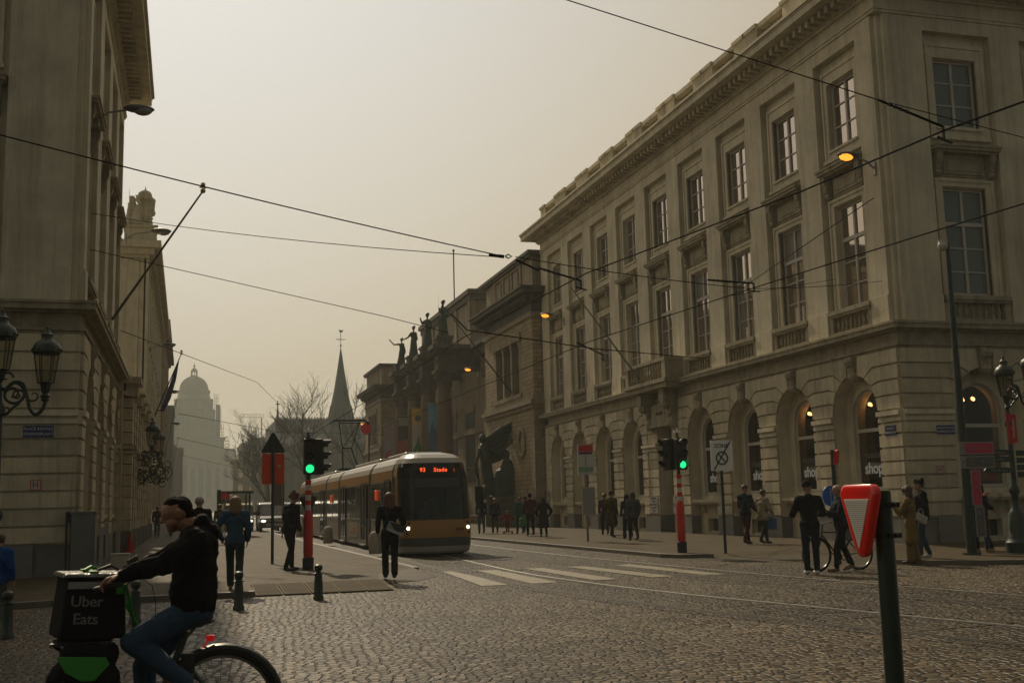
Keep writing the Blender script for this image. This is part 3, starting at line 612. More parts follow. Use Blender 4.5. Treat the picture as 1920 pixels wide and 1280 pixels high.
# ================================================================== art museum
BRK = brick_mat('yellow_stone_courses', (.36, .28, .17), (.27, .21, .13), (.13, .105, .07), .62, .26, .018, rough=.85, bump=.5, axis='HZ', var=.25)
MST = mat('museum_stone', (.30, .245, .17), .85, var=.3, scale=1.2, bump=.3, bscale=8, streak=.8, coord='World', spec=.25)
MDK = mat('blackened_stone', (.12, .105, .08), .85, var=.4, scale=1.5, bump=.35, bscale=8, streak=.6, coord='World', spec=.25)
GRAN = mat('brown_granite', (.15, .09, .05), .4, var=.3, scale=6, coord='World')
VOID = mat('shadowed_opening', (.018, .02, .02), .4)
def pavilion(th, x0, y0, y1, org, near):
    """square-ended wing with triple window, cornice and panelled attic; x0 is the street face"""
    W_ = 9
    b = MB(); k = MB(); d = MB(); v = MB()
    b.box(x0, x0+W_, y0, y1, 1.8, 7.1)                       # coursed lower wall
    d.box(x0-.15, x0+W_, y0-.12, y1+.12, 0, 1.55); k.box(x0-.22, x0+W_, y0-.18, y1+.18, 1.55, 1.8)
    k.box(x0-.12, x0+W_, y0-.1, y1+.1, 7.1, 7.35); k.box(x0-.28, x0+W_, y0-.24, y1+.24, 7.35, 7.6); k.box(x0-.06, x0+W_, y0-.05, y1+.05, 7.6, 7.95)
    cy = (y0+y1)/2; hw = 2.75
    b.box(x0, x0+W_, y0, cy-hw-.35, 7.95, 12.6); b.box(x0, x0+W_, cy+hw+.35, y1, 7.95, 12.6)
    v.box(x0+.55, x0+W_-1, cy-hw-.35, cy+hw+.35, 7.95, 11.8)
    k.box(x0-.12, x0+.6, cy-hw-.5, cy+hw+.5, 7.952, 8.2); k.box(x0-.14, x0+.6, cy-hw-.5, cy+hw+.5, 11.5, 12.0)
    for i in range(4):
        yy = cy-hw-.1+i*(2*hw+.2)/3; k.box(x0-.02, x0+.6, yy-.18 if i not in (0,) else yy-.3, yy+.18 if i != 3 else yy+.3, 8.2, 11.5); k.box(x0-.06, x0+.6, yy-.24, yy+.24, 11.2, 11.498)
    b.box(x0, x0+W_, cy-hw-.35, cy+hw+.35, 12.0, 12.6)
    k.box(x0-.1, x0+W_, y0-.1, y1+.1, 12.6, 12.9); d.box(x0-.02, x0+W_, y0-.02, y1+.02, 12.9, 13.5)
    for q, (z0, z1) in zip((.22, .5, .85, .95), ((13.5, 13.72), (13.72, 13.9), (13.95, 14.2), (14.2, 14.32))): d.box(x0-q, x0+W_, y0-q, y1+q, z0, z1)
    d.box(x0-.3, x0+W_, y0-.3, y1+.3, 13.9, 13.952)
    s = y0-.2
    while s < y1: d.box(x0-.45, x0-.2, s, s+.2, 13.55, 13.72); s += .5
    b2 = MB(); b2.box(x0+.15, x0+W_, y0+.15, y1-.15, 14.32, 16.3)
    for i in range(4): k.box(x0+.05, x0+.16, cy-3.1+i*2.0-.18, cy-3.1+i*2.0+.18, 14.6, 16.1)
    k.box(x0+.05, x0+.17, cy-3.3, cy+3.3, 14.45, 14.6); k.box(x0+.05, x0+.17, cy-3.3, cy+3.3, 16.1, 16.3)
    for i in range(3): k.box(x0+.06, x0+.14, cy-2.6+i*2.0, cy-1.6+i*2.0, 14.9, 15.9)
    d.box(x0-.1, x0+W_, y0-.1, y1+.1, 16.3, 16.45); d.box(x0-.2, x0+W_, y0-.2, y1+.2, 16.45, 16.65)
    # quoins on the near corner
    for i in range(12):
        z = 1.85+i*.44; k.box(x0-.03, x0+(.7 if i % 2 else .45), y0-.03, y0+(.45 if i % 2 else .7), z, z+.40)
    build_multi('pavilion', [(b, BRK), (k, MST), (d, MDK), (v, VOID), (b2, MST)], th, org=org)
MO = (19.7, 63.45, 0)
MU = thing('art_museum', 'weathered stone art museum with columned portico, long banners and rooftop statues', 'museum', MO)
pavilion(MU, 19.7, 63.45, 74.6, MO, True); pavilion(MU, 19.7, 118.6, 129.6, MO, False)
b = MB(); k = MB(); d = MB(); v = MB()
X1 = 22.6
b.box(X1, X1+12, 74.6, 118.6, 0, 13.2); d.box(X1-.5, X1+12, 74.7, 118.5, 13.2, 13.9); d.box(X1-.9, X1+12, 74.72, 118.4, 13.9, 14.3)
k.box(X1-.12, X1, 74.8, 118.4, 7.2, 7.7)
for yy in (77.3, 81.6, 84.5, 109.5, 112.5, 116.4): k.box(X1-.35, X1, yy-.45, yy+.45, 0, 12.2); d.box(X1-.45, X1, yy-.6, yy+.6, 11.4, 12.2)
for yy in (79.4, 83.1, 111, 114.4): v.box(X1-.03, X1+.3, yy-.8, yy+.8, 8.3, 11.0); k.box(X1-.14, X1+.3, yy-1.0, yy+1.0, 11.0, 11.4); k.box(X1-.14, X1+.3, yy-1.0, yy+1.0, 8.0, 8.3)
for yy in (90.9, 97.25, 103.6): v.box(X1-.05, X1+.4, yy-1.5, yy+1.5, 3.3, 9.0); k.box(X1-.14, X1+.3, yy-1.8, yy+1.8, 9.0, 9.6)
b.box(X1+.5, X1+12, 91.6, 112.5, 14.3, 19.2); d.box(X1+.3, X1+12, 91.4, 112.7, 18.8, 19.3); d.box(X1+.1, X1+12, 91.2, 112.9, 19.3, 19.7)
for yy in (92.2, 97.2, 102.2, 107.2, 112): k.box(X1+.35, X1+.5, yy-.4, yy+.4, 14.3, 18.8)
d.box(X1+1.5, X1+12, 92.2, 111.8, 19.7, 20.2)
k.box(19.2, X1, 84.5, 110, 0, .3); k.box(19.6, X1, 85, 109.5, .3, .6)
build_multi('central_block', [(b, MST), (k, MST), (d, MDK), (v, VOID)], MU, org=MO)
COLY = (87.9, 94.15, 100.4, 106.7)
for yy in COLY:
    c = MB(); cx = 19.75
    c.box(cx-.85, cx+.85, yy-.85, yy+.85, .6, 3.4); c.box(cx-.95, cx+.95, yy-.95, yy+.95, 3.2, 3.42)
    s = MB(); s.lathe([(.82, 3.42), (.82, 3.6), (.7, 3.75), (.66, 3.9), (.65, 7.0), (.57, 10.9)], cx, yy, 0, 20)
    cp = MB(); cp.lathe([(.6, 10.9), (.66, 11.0), (.62, 11.3), (.85, 11.9), (.72, 12.0)], cx, yy, 0, 12); cp.box(cx-.85, cx+.85, yy-.85, yy+.85, 12.0, 12.2)
    for a in range(8): cp.ball(cx+.72*cos(a*pi/4), yy+.72*sin(a*pi/4), 11.55, .14, .14, .25, 6, 5)
    cp.box(cx-.62, X1+.1, yy-.62, yy+.62, 12.2, 12.9); cp.box(cx-.7, X1+.1, yy-.7, yy+.7, 12.9, 13.0); cp.box(cx-.6, X1+.1, yy-.6, yy+.6, 13.0, 13.6); cp.box(cx-1.1, X1+.1, yy-1.1, yy+1.1, 13.9, 14.25); cp.box(cx-.85, X1+.1, yy-.85, yy+.85, 13.6, 13.9)
    cp.box(cx-.6, cx+.6, yy-.6, yy+.6, 14.25, 14.8); cp.box(cx-.7, cx+.7, yy-.7, yy+.7, 14.8, 15.0)
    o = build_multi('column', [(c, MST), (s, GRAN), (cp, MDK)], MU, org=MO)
fl = MB(); fl.tube([(23.6, 100.16, 19.3), (23.6, 100.16, 24.95)], .06, 6); fl.ball(23.6, 100.16, 25.05, .12, seg=6, rings=4)
fl.build('flagpole', WIRE, MU, org=MO)
# rooftop statues
def statue(name, label, y, arms, lean=0, H=2.9, group=None):
    loc = (19.75, y, 15.0); k = H/2.9; b = MB()
    caps(b, (0, 0, .05), .42*k, (lean, 0, 1.45*k), .27*k); caps(b, (.1, .1, .1), .36*k, (lean, .05, 1.3*k), .24*k); caps(b, (-.12, .05, .1), .34*k, (lean, 0, 1.3*k), .24*k)
    caps(b, (lean, 0, 1.4*k), .22*k, (lean, 0, 2.05*k), .25*k); caps(b, (lean-.18, 0, 2.15*k), .12*k, (lean+.18, 0, 2.15*k), .12*k)
    caps(b, (lean, 0, 2.2*k), .08*k, (lean, 0, 2.45*k), .07*k); b.ball(lean, 0, 2.62*k, .15*k, .16*k, .19*k); b.ball(lean+.06, 0, 2.72*k, .14*k, .14*k, .13*k)
    for a in arms:
        for (p, r1), (q, r2) in zip(a, a[1:]): caps(b, [c*k for c in p], r1*k, [c*k for c in q], r2*k)
    o = fuse(b, name, BRONZE, .05, None, 1, disp=.05); o.location = loc; b.v.clear()
    return tag(o, label, 'statue', group)
SG = 'bronze statues above the museum portico'
statue('bronze_statue', 'bronze female statue flinging one arm out, farthest on the museum portico', 106.7, [[((-.2, 0, 2.15), .11), ((-.75, 0, 2.1), .08), ((-1.25, -.1, 2.6), .06)], [((.2, 0, 2.1), .11), ((.42, 0, 1.5), .08), ((.35, -.2, 1.15), .07)]], .05, 2.75, SG)
statue('bronze_statue', 'bronze statue with one arm held low, second farthest on the museum portico', 100.4, [[((-.2, 0, 2.15), .12), ((-.5, 0, 1.75), .09), ((-.95, -.1, 1.5), .06)], [((.2, 0, 2.1), .12), ((.3, 0, 1.6), .1), ((.1, -.2, 1.4), .08)]], 0, 2.95, SG)
statue('bronze_statue', 'bronze statue with a raised hand near its face, second nearest on the portico', 94.15, [[((-.2, 0, 2.15), .12), ((-.45, -.1, 1.9), .09), ((-.62, -.15, 2.35), .06)], [((.2, 0, 2.1), .12), ((.35, 0, 1.6), .1), ((-.1, -.3, 1.5), .09)]], 0, 3.1, SG)
statue('bronze_statue', 'bronze statue hand to chin holding a thin staff, nearest on the museum portico', 87.9, [[((-.2, 0, 2.15), .12), ((-.3, -.25, 1.85), .09), ((-.08, -.2, 2.4), .06)], [((.2, 0, 2.1), .12), ((.33, 0, 1.6), .1), ((0, -.3, 1.6), .09)], [((-.36, -.1, .2), .03), ((-.36, -.1, 3.2), .02)]], 0, 3.1, SG)
# banners between the columns
def banner(name, label, x, y, z1, cols, z0=4.6, w=1.05):
    t = thing(name, label, 'banner', (x, y, z0), -pi/2, 'long banners on the museum portico'); h = z1-z0; t.rotation_euler = (0, 0, pi/2)
    fx = MB(); fx.tube([(-.03, -w/2-.05, h), (-.03, w/2+.3, h)], .03, 6); fx.tube([(-.03, -w/2-.05, 0), (-.03, w/2+.3, 0)], .03, 6); fx.tube([(-.03, -w/2-.05, -.1), (-.03, -w/2-.05, h+.1)], .025, 6)
    fx.build('banner_frame', GALV, t)
    c = MB(); c.box(-.006, .006, -w/2, w/2, .02, h-.02); c.build('cloth', cols[0], t)
    for i, (m, poly) in enumerate(cols[1:]):
        q = MB(); q.prism([(-p[0]*w/2, p[1]*h) for p in poly], -.008-.003*i, .0085+.003*i, 'x'); q.build('printed_motif', m, t)
blue = mat('banner_blue', (.17, .42, .56), .7, var=.15, scale=2); yel = mat('banner_yellow', (.7, .45, .08), .7); tan = mat('banner_sand', (.55, .48, .36), .7, var=.2)
grn = mat('banner_green', (.05, .22, .07), .7); vio = mat('banner_violet', (.12, .11, .22), .7); rdd = mat('banner_dull_red', (.4, .07, .06), .7); dkb = mat('banner_dark', (.05, .05, .04), .7)
oval = [(.5*cos(a*pi/8), .83+.055*sin(a*pi/8)) for a in range(16)]
face = [(.26*cos(a*pi/8), .83+.04*sin(a*pi/8)) for a in range(16)]
banner('museum_banner', 'plain sky blue banner hung nearest on the museum portico', 19.15, 88.9, 9.7, [blue, (mat('banner_deep_blue', (.06, .17, .27), .7), [(-1, 0), (1, 0), (1, .44), (.5, .62), (.1, .56), (-.4, .7), (-1, .5)])])
banner('museum_banner', 'sand coloured banner with a violet portrait under a yellow band', 18.95, 94.8, 9.8, [tan, (yel, [(-1, .74), (1, .74), (1, 1), (-1, 1)]), (dkb, oval), (vio, face), (grn, [(-1, 0), (1, 0), (.9, .3), (.35, .4), (0, .55), (-.35, .4), (-.9, .3)]), (yel, [(-.35, 0), (-.05, 0), (-.1, .3), (-.3, .32)])])
banner('museum_banner', 'dark banner with red lower part between two museum columns', 18.85, 101, 9.6, [dkb, (rdd, [(-1, 0), (1, 0), (1, .6), (-1, .52)]), (mat('banner_white', (.32, .3, .26), .7), [(-.9, .82), (.9, .82), (.9, .97), (-.9, .97)])])
banner('museum_banner', 'grey lilac banner with small red figures, farthest on the museum front', 18.6, 107.4, 9.5, [mat('banner_lilac', (.32, .27, .28), .7), (rdd, [(-.8, .25), (.5, .25), (.6, .4), (-.1, .48), (-.7, .38)]), (blue, [(-.3, .4), (.1, .5), (.3, .42), (.2, .56), (-.2, .58)])])
# winged bronze group on its pedestal
SP = (18.95, 68.4, 0)
G = thing('winged_bronze_group', 'dark bronze group with a winged figure on a stone pedestal against the museum wall', 'sculpture', SP, radians(78))
b = MB(); b.box(-.95, .95, -1.05, 1.05, .1, 1.0); b.box(-.85, .85, -.95, .95, 1.0, 1.75); b.box(-1, 1, -1.1, 1.1, 1.75, 1.95); b.build('pedestal', MDK, G)
b = MB(); caps(b, (0, -.6, 2.3), .42, (0, -.5, 3.6), .38); caps(b, (0, .1, 2.2), .55, (0, .0, 3.3), .42); caps(b, (0, -.2, 2.2), .55, (.1, -.3, 3.6), .45); caps(b, (.1, -.3, 3.4), .5, (.2, -.4, 4.0), .35)
caps(b, (.2, -.35, 4.2), .2, (.2, -.35, 4.45), .18); b.ball(.2, -.35, 4.6, .22, .24, .28)
caps(b, (-.2, .75, 2.4), .38, (-.3, .95, 4.0), .36); caps(b, (-.3, .95, 4.0), .34, (-.3, 1.1, 5.0), .32); b.ball(-.3, 1.15, 5.6, .2, .22, .27); caps(b, (-.3, 1.1, 5.1), .14, (-.3, 1.12, 5.5), .12)
caps(b, (-.3, .9, 5.0), .14, (-.1, .1, 4.6), .11); caps(b, (-.1, .1, 4.6), .11, (.1, -.6, 5.3), .08); b.ball(.1, -.75, 5.45, .2, .24, .2)
caps(b, (-.5, 1.35, 4.9), .12, (-.8, 1.6, 4.0), .1); caps(b, (-.8, 1.6, 4.0), .1, (-.7, 1.5, 3.2), .09)
for i in range(4): caps(b, (-.7+.1*i, 1.3-.1*i, 1.95), .2, (-.4, 1.0, 2.5), .25)
fuse(b, 'figures', BRONZE, .05, G, 1, disp=.08)
b = MB()
for i in range(11):
    t = i/10; a = Vector((-.1+.02*i, 1.1-.35*t, 5.4-1.3*t)); tip = Vector((.15+.02*i, -1.0+.75*t, 6.7-2.3*t)); mid = (a+tip)/2+Vector((0, -.12, .08))
    b.tube([a, mid, tip], [.17, .2, .05], 6)
b.build('wing', BRONZE, G, smooth=True)
w = MB()
for i in range(28):
    a = 2*pi*i/28; w.ball(19.62, 66.0+.62*cos(a), 5.15+.82*sin(a), .1, .15, .15, 6, 5)
for i in range(28):
    a = 2*pi*(i+.5)/28; w.ball(19.66, 66.0+.56*cos(a), 5.15+.76*sin(a), .08, .13, .13, 6, 5)
w.build('stone_wreath', MST, MU, org=MO)

# ================================================================== left side of the street beyond the corner palace
GX = -2.35
gt = thing('gateway_wing', 'low rusticated wing with stepped capitals joining the two left hand buildings', 'building', (GX, 43.6, 0))
b = MB(); b.box(GX-8, GX, 43.62, 71.9, 0, 5.85); b.box(GX-8, GX+.12, 43.64, 71.8, 5.85, 6.0); b.box(GX-8, GX+.3, 43.66, 71.7, 6.3, 6.55); b.box(GX-8, GX, 43.65, 71.75, 6.0, 6.3)
k = MB(); p_ = MB()
yy = 44.6; i = 0
while yy < 71:
    wd = .9 if i % 2 == 0 else .6
    for z0, z1 in zip(CRS, CRS[1:]): k.box(GX, GX+.34, yy-wd/2, yy+wd/2, z0+.02, z1-.02)
    for z0, z1 in ((4.05, 4.5), (4.5, 4.95), (4.95, 5.4), (5.4, 5.8)): k.box(GX, GX+.34, yy-wd/2, yy+wd/2, z0+.02, z1-.02)
    k.box(GX, GX+.36, yy-wd/2-.02, yy+wd/2+.02, 3.7, 3.8); k.box(GX, GX+.5, yy-wd/2-.1, yy+wd/2+.1, 3.87, 4.02)
    if i % 2 == 0: k.box(GX+.3, GX+.62, yy-.75, yy+.75, 6.3, 6.55); k.box(GX+.1, GX+.5, yy-.6, yy+.6, 5.85, 6.3)
    p_.box(GX, GX+.4, yy-wd/2, yy+wd/2, 0, .86); yy += 2.05; i += 1
build_multi('wall', [(b, STUC2), (k, STUC2), (p_, PLIN)], gt, org=(GX, 43.6, 0))
def row_house(name, label, x_face, y0, y1, h, m, side=-1, floors=4, bay=3.4, cor=.9, depth=14, roof=True, y_face=True):
    """terraced block; side=-1 stands left of the street (face at x_face looks to +X)"""
    org = (x_face, y0, 0); t = thing(name, label, 'building', org); sg = side
    def bx(b, p, z0, z1, q=None): xa, xb = sorted((x_face-sg*p, x_face+sg*depth)); b.box(xa, xb, y0-(p if q is None else q), y1+(p if q is None else q), z0, z1)
    b = MB(); bx(b, 0, 0, h-1.0); bx(b, .2, h-1.0, h-.8); bx(b, cor, h-.45, h); bx(b, cor*.55, h-.8, h-.45); bx(b, .15, .0, 1.0); bx(b, .3, 6.3, 6.6)
    n = max(1, int((y1-y0)/bay)); bw = (y1-y0)/n
    for i in range(n+1):
        yy = min(max(y0+i*bw, y0+.35), y1-.35); xa, xb = sorted((x_face-sg*.16, x_face+sg*.1)); b.box(xa, xb, yy-.35, yy+.35, 6.6, h-1.0)
    b.build('wall', m, t, org=org)
    fh = (h-1.2-6.6)/(floors-1) if floors > 1 else 3
    wins = []
    for f in range(floors):
        z = 1.9 if f == 0 else 6.9+(f-1)*fh+.3; hh = 3.0 if f == 0 else fh*.62
        for i in range(n): wins.append((y0+(i+.5)*bw, z, hh))
    me = None
    for yy, z, hh in wins:
        w = MB(); w.box(-.1, .1, -.62, .62, 0, hh); fr = MB()
        for a, c in ((-.75, -.58), (.58, .75)): fr.box(-.13, .13, a, c, -.1, hh+.1)
        fr.box(-.16, .16, -.85, .85, hh+.1, hh+.28); fr.box(-.2, .2, -.85, .85, -.22, -.1); fr.box(-.12, .12, -.04, .04, 0, hh)
        key = ('rw', round(hh, 2))
        if key not in MATS:
            o = build_multi('window', [(w, DGLASS), (fr, STUC2)], t); MATS[key] = o.data
        else: o = link_mesh('window', MATS[key], t)
        o.location = (0, yy-y0, z)
    if y_face:   # the end wall facing the square: pilasters and string
        b = MB(); xa, xb = sorted((x_face+sg*.4, x_face+sg*1.6)); b.box(xa, xb, y0-.14, y0, 1.0, h-1.05); b.build('pilaster', m, t, org=org)
    if roof:
        b = MB(); xa, xb = sorted((x_face+sg*1.2, x_face+sg*depth)); xm = (xa+xb)/2
        b.prism([(xa, h), (xa+1.5, h+2), (xb-1.5, h+2), (xb, h)], y0+.5, y1-.5)
        b2 = [(p[0], p[1], p[2]) for p in b.v]; b.build('roof', PLIN, t, org=org)
    return t
row_house('street_building', 'long grey building with a sculpture on its parapet, second on the left', -2.72, 72, 110, 18.15, STUC, floors=3)
row_house('street_building', 'tall building end showing a pale brick strip beyond the long one on the left', -2.75, 117, 150, 20.6, BRK, floors=5, cor=.8)
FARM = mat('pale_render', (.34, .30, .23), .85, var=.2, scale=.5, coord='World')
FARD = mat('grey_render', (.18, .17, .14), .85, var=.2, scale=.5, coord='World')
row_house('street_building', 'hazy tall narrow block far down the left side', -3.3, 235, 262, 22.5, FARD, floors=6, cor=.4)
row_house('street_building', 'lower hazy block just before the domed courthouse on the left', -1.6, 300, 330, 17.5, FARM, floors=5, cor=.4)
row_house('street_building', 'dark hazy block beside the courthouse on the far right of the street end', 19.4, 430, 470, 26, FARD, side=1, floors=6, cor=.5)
# the pale chimneyed building faces the camera
org = (11.2, 300, 0); pb = thing('chimney_house', 'pale hazy building with a row of chimneys facing up the street', 'building', org)
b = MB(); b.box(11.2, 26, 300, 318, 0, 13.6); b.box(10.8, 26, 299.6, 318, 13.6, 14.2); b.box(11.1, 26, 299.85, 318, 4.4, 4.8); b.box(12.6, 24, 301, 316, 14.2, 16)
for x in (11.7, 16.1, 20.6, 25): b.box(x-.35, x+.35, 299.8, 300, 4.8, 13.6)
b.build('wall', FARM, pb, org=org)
b = MB(); b.box(13, 18.6, 303, 305, 16, 17.0)
for i in range(4): b.lathe([(.5, 17), (.55, 17.9), (.5, 18.1)], 13.9+i*1.3, 304, 0, 8)
b.build('chimney', FARD, pb, org=org)
for f in range(3):
    for i in range(4):
        w = MB(); w.box(-.55, .55, -.06, .1, 0, 2.3); fr = MB(); fr.box(-.75, .75, -.12, .1, 2.3, 2.5); fr.box(-.75, .75, -.14, .1, -.15, 0); fr.box(-.03, .03, -.1, 0, 0, 2.3); fr.box(-.7, -.55, -.1, .1, 0, 2.3); fr.box(.55, .7, -.1, .1, 0, 2.3)
        o = build_multi('window', [(w, DGLASS), (fr, FARM)], pb) if (f, i) == (0, 0) else link_mesh('window', o.data, pb); o.location = (1.9+i*2.9+(.5 if i > 1 else 0), 0, 1.2+f*4.2)
# sculpture on the left parapet
G2 = thing('parapet_trophy', 'stone trophy of armour and drapery on the left hand parapet', 'sculpture', (-3.05, 72.5, 18.15))
b = MB(); b.box(-1.0, .9, -.5, 1.2, 0, 1.0); b.box(-1.1, 1.0, -.6, 1.3, 1.0, 1.15); b.build('pedestal', STUC2, G2)
b = MB(); caps(b, (-.3, .1, 1.3), .45, (-.1, .1, 2.3), .36); caps(b, (.3, .1, 1.2), .4, (.2, .1, 2.6), .3); b.ball(.15, .1, 3.2, .45, .4, .34); b.ball(.2, .1, 3.0, .52, .45, .14); caps(b, (.15, .1, 3.4), .06, (.2, .1, 3.85), .04); caps(b, (-.7, .1, 1.4), .3, (-.75, .1, 2.6), .12); caps(b, (-.75, .1, 2.6), .06, (-.8, .1, 3.6), .03); caps(b, (.5, .1, 2.2), .25, (.65, .1, 2.9), .16); caps(b, (-.5, .1, 2.4), .2, (-.6, .1, 3.0), .18)
R = random.Random(9)
for i in range(34):
    a = R.uniform(0, 6.28); z = R.uniform(1.2, 3.0); q = R.uniform(.35, .8)*(1.2-z*.14); p = Vector((q*cos(a), .1+q*.8*sin(a), z)); caps(b, p, R.uniform(.08, .16), p+Vector((R.uniform(-.3, .3), R.uniform(-.2, .2), R.uniform(-.3, .45))), R.uniform(.03, .09))
fuse(b, 'carved_trophy', STUC2, .06, G2, 1, disp=.1)
# ================================================================== church, courthouse
CH = mat('church_stone', (.14, .13, .11), .9, var=.3, scale=.4, coord='World'); SLATE = mat('slate_roof', (.055, .06, .06), .8, var=.3, scale=.8, coord='World')
org = (19.3, 250, 0); ch = thing('gothic_church', 'dark gothic church with a sharp slate spire and weathercock behind bare trees', 'church', org)
b = MB(); b.box(19.3, 40.5, 252, 300, 0, 14.5)
for i in range(7): x = 19.6+i*3.3; b.box(x-.45, x+.45, 250.6, 252, 0, 13); b.box(x-.35, x+.35, 251, 252, 13, 15.5)
b.box(19, 40.8, 251.8, 252.2, 14.5, 15.1)
for i in range(26): b.box(19.1+i*.83, 19.5+i*.83, 251.8, 252.2, 15.1, 15.6)
b.build('wall', CH, ch, org=org)
b = MB(); b.add([(19.3, 252.5, 14.5), (19.3, 300, 14.5), (19.3, 300, 21.8), (19.3, 262, 21.8), (40.5, 252.5, 14.5), (40.5, 300, 14.5), (40.5, 300, 21.8), (40.5, 262, 21.8)], [(0, 1, 2, 3), (7, 6, 5, 4), (3, 2, 6, 7), (0, 3, 7, 4), (0, 4, 5, 1)]); b.build('roof', SLATE, ch, org=org)
b = MB()
for i in range(30): b.box(19.5+i*.7, 19.8+i*.7, 261.9, 262.1, 21.8, 22.2)
b.lathe([(.5, 14), (.5, 22), (.3, 22.5), (.12, 24.8)], 19.6, 262, 0, 6); b.box(19.1, 20.1, 261.9, 262.1, 25.1, 25.35); b.box(19.48, 19.72, 261.9, 262.1, 24.7, 26)
b.build('gable_cross', CH, ch, org=org)
b = MB(); b.lathe([(3.4, 20), (2.7, 23), (1.6, 28.5), (.8, 33.5), (.12, 38.2)], 34.1, 262, 0, 8)
for a in range(4): b.prism([(34.1+cos(a*pi/2)*2.4-.6, 22), (34.1+cos(a*pi/2)*2.4+.6, 22), (34.1+cos(a*pi/2)*2.4, 25)], 261.5+sin(a*pi/2)*2.4, 262.5+sin(a*pi/2)*2.4)
b.build('spire', SLATE, ch, org=org)
b = MB(); b.tube([(34.1, 262, 38), (34.1, 262, 42.3)], .07, 5); b.ball(34.1, 262, 39.0, .25, seg=6, rings=4); b.box(33.0, 35.2, 261.95, 262.05, 40.4, 40.55); b.prism([(33.8, 42.2), (34.5, 42.2), (34.7, 42.8), (34.2, 42.6), (33.7, 42.9)], 261.95, 262.05)
b.build('weathercock', WIRE, ch, org=org)
PJ = mat('courthouse_stone', (.26, .24, .19), .9, var=.2, scale=.08, coord='World')
cx, cyy = 3.0, 790; org = (cx, 740, 0)
pj = thing('domed_courthouse', 'huge hazy courthouse with tiered drum and ribbed dome closing the street', 'courthouse', org)
b = MB(); b.box(-45, 50, 760, 830, 0, 24); b.box(-24, 30, 752, 820, 0, 33); b.box(-26, 32, 750, 822, 33, 35); b.box(-18, 24, 749, 815, 35, 38)
for i in range(10): x = -20+i*5.1; b.cyl(x, 749.5, 8, 31, 1.3, 10); b.box(x-1.8, x+1.8, 747.7, 751.5, 31, 33)
b.box(-24, 30, 746, 752, 0, 8)
for s_ in (-1, 1):
    b.box(cx+s_*22-5, cx+s_*22+5, 760, 770, 35, 40)
b.build('body', PJ, pj, org=org)
v = MB()
for i in range(9): x = -17.5+i*5.1; v.box(x-1.2, x+1.2, 751.4, 751.99, 10, 28)
v.build('portico_openings', FARD, pj, org=org)
b = MB(); b.box(cx-24, cx+26.5, 760, 818, 38, 41); b.box(cx-19.5, cx+19.5, 762, 815, 41, 47); b.box(cx-20.3, cx+20.3, 761, 816, 47, 48.2); b.box(cx-16.2, cx+16.2, 765, 812, 48.2, 53.5)
cyp = cyy-5
tiers = [(15.0, 53.5, 60.5), (13.7, 61.3, 68), (12.2, 68.8, 75)]
for r_, z0, z1 in tiers:
    b.lathe([(r_+.9, z0-.8), (r_+.9, z0), (r_-.9, z0+.05), (r_-.9, z1-.2), (r_+.6, z1), (r_+.6, z1+.5)], cx, cyp, 0, 32)
    for i in range(30): a = 2*pi*i/30; b.cyl(cx+r_*cos(a), cyp+r_*sin(a), z0, z1, .55, 6)
b.lathe([(12.2, 75.5), (11, 76.2), (10.3, 78.5), (10.6, 79), (10.6, 79.8), (9.6, 80), (9.4, 82.4)], cx, cyp, 0, 32)
for i in range(16): a = 2*pi*i/16; b.box(cx+10.3*cos(a)-.4, cx+10.3*cos(a)+.4, cyp+10.3*sin(a)-.4, cyp+10.3*sin(a)+.4, 79.8, 81.6)
b.build('drum', PJ, pj, org=org)
b = MB(); R = 9.0; b.lathe([(9.4, 82.2)]+[(R*cos(radians(a)), 82.2+R*.98*sin(radians(a))) for a in range(0, 81, 8)], cx, cyp, 0, 32)
for i in range(20):
    a = 2*pi*i/20; b.tube([(cx+(R+.1)*cos(radians(t))*cos(a), cyp+(R+.1)*cos(radians(t))*sin(a), 82.2+(R+.1)*.98*sin(radians(t))) for t in range(0, 81, 10)], .35, 5)
b.build('dome', PJ, pj, org=org, smooth=True)
b = MB(); b.lathe([(2.6, 90.6), (2.6, 91.5), (1.8, 91.6)], cx, cyp, 0, 12)
for i in range(8): a = 2*pi*i/8; b.cyl(cx+1.9*cos(a), cyp+1.9*sin(a), 91.4, 94.4, .3, 6)
b.lathe([(2.3, 94.4), (2.3, 94.9), (1.6, 96), (.6, 97), (.3, 97.3), (.15, 100.5)], cx, cyp, 0, 12); b.ball(cx, cyp, 98.3, .7, seg=8, rings=6)
b.build('lantern', PJ, pj, org=org)
SCA = mat('scaffold_tube', (.12, .11, .1), .6)
b = MB(); b.box(cx-21.5, cx+21.5, 764.4, 764.8, 48.2, 48.8); b.box(cx+14, cx+17, 764.4, 764.8, 48, 70)
for lv, (z0, z1, w_) in enumerate(((40, 48, 21.5), (48, 56, 17.8), (56, 66, 16.2), (66, 76, 14.2))):
    for s_ in (-1, 1):
        if s_ < 0: continue
        for zz in range(int(z0), int(z1), 2): b.box(cx+s_*w_-1.3, cx+s_*w_+1.3, 764, 764.4, zz, zz+.35)
        for q in (-1.2, 0, 1.2): b.box(cx+s_*w_+q-.14, cx+s_*w_+q+.14, 764, 764.3, z0-2, z1+1.4)
b.build('scaffolding', SCA, pj, org=org)
cr = thing('tower_crane', 'faint tower crane with a horizontal jib right of the domed courthouse', 'crane', (44, 720, 0))
b = MB(); b.box(-.4, .4, -.4, .4, 0, 58); b.box(-13, 1.5, -.2, .2, 58, 58.3); b.box(-13, 1.5, -.2, .2, 60, 60.2)
for i in range(8): b.box(-13+i*2, -12.8+i*2, -.2, .2, 58.3, 60)
b.build('mast_and_jib', SCA, cr); 
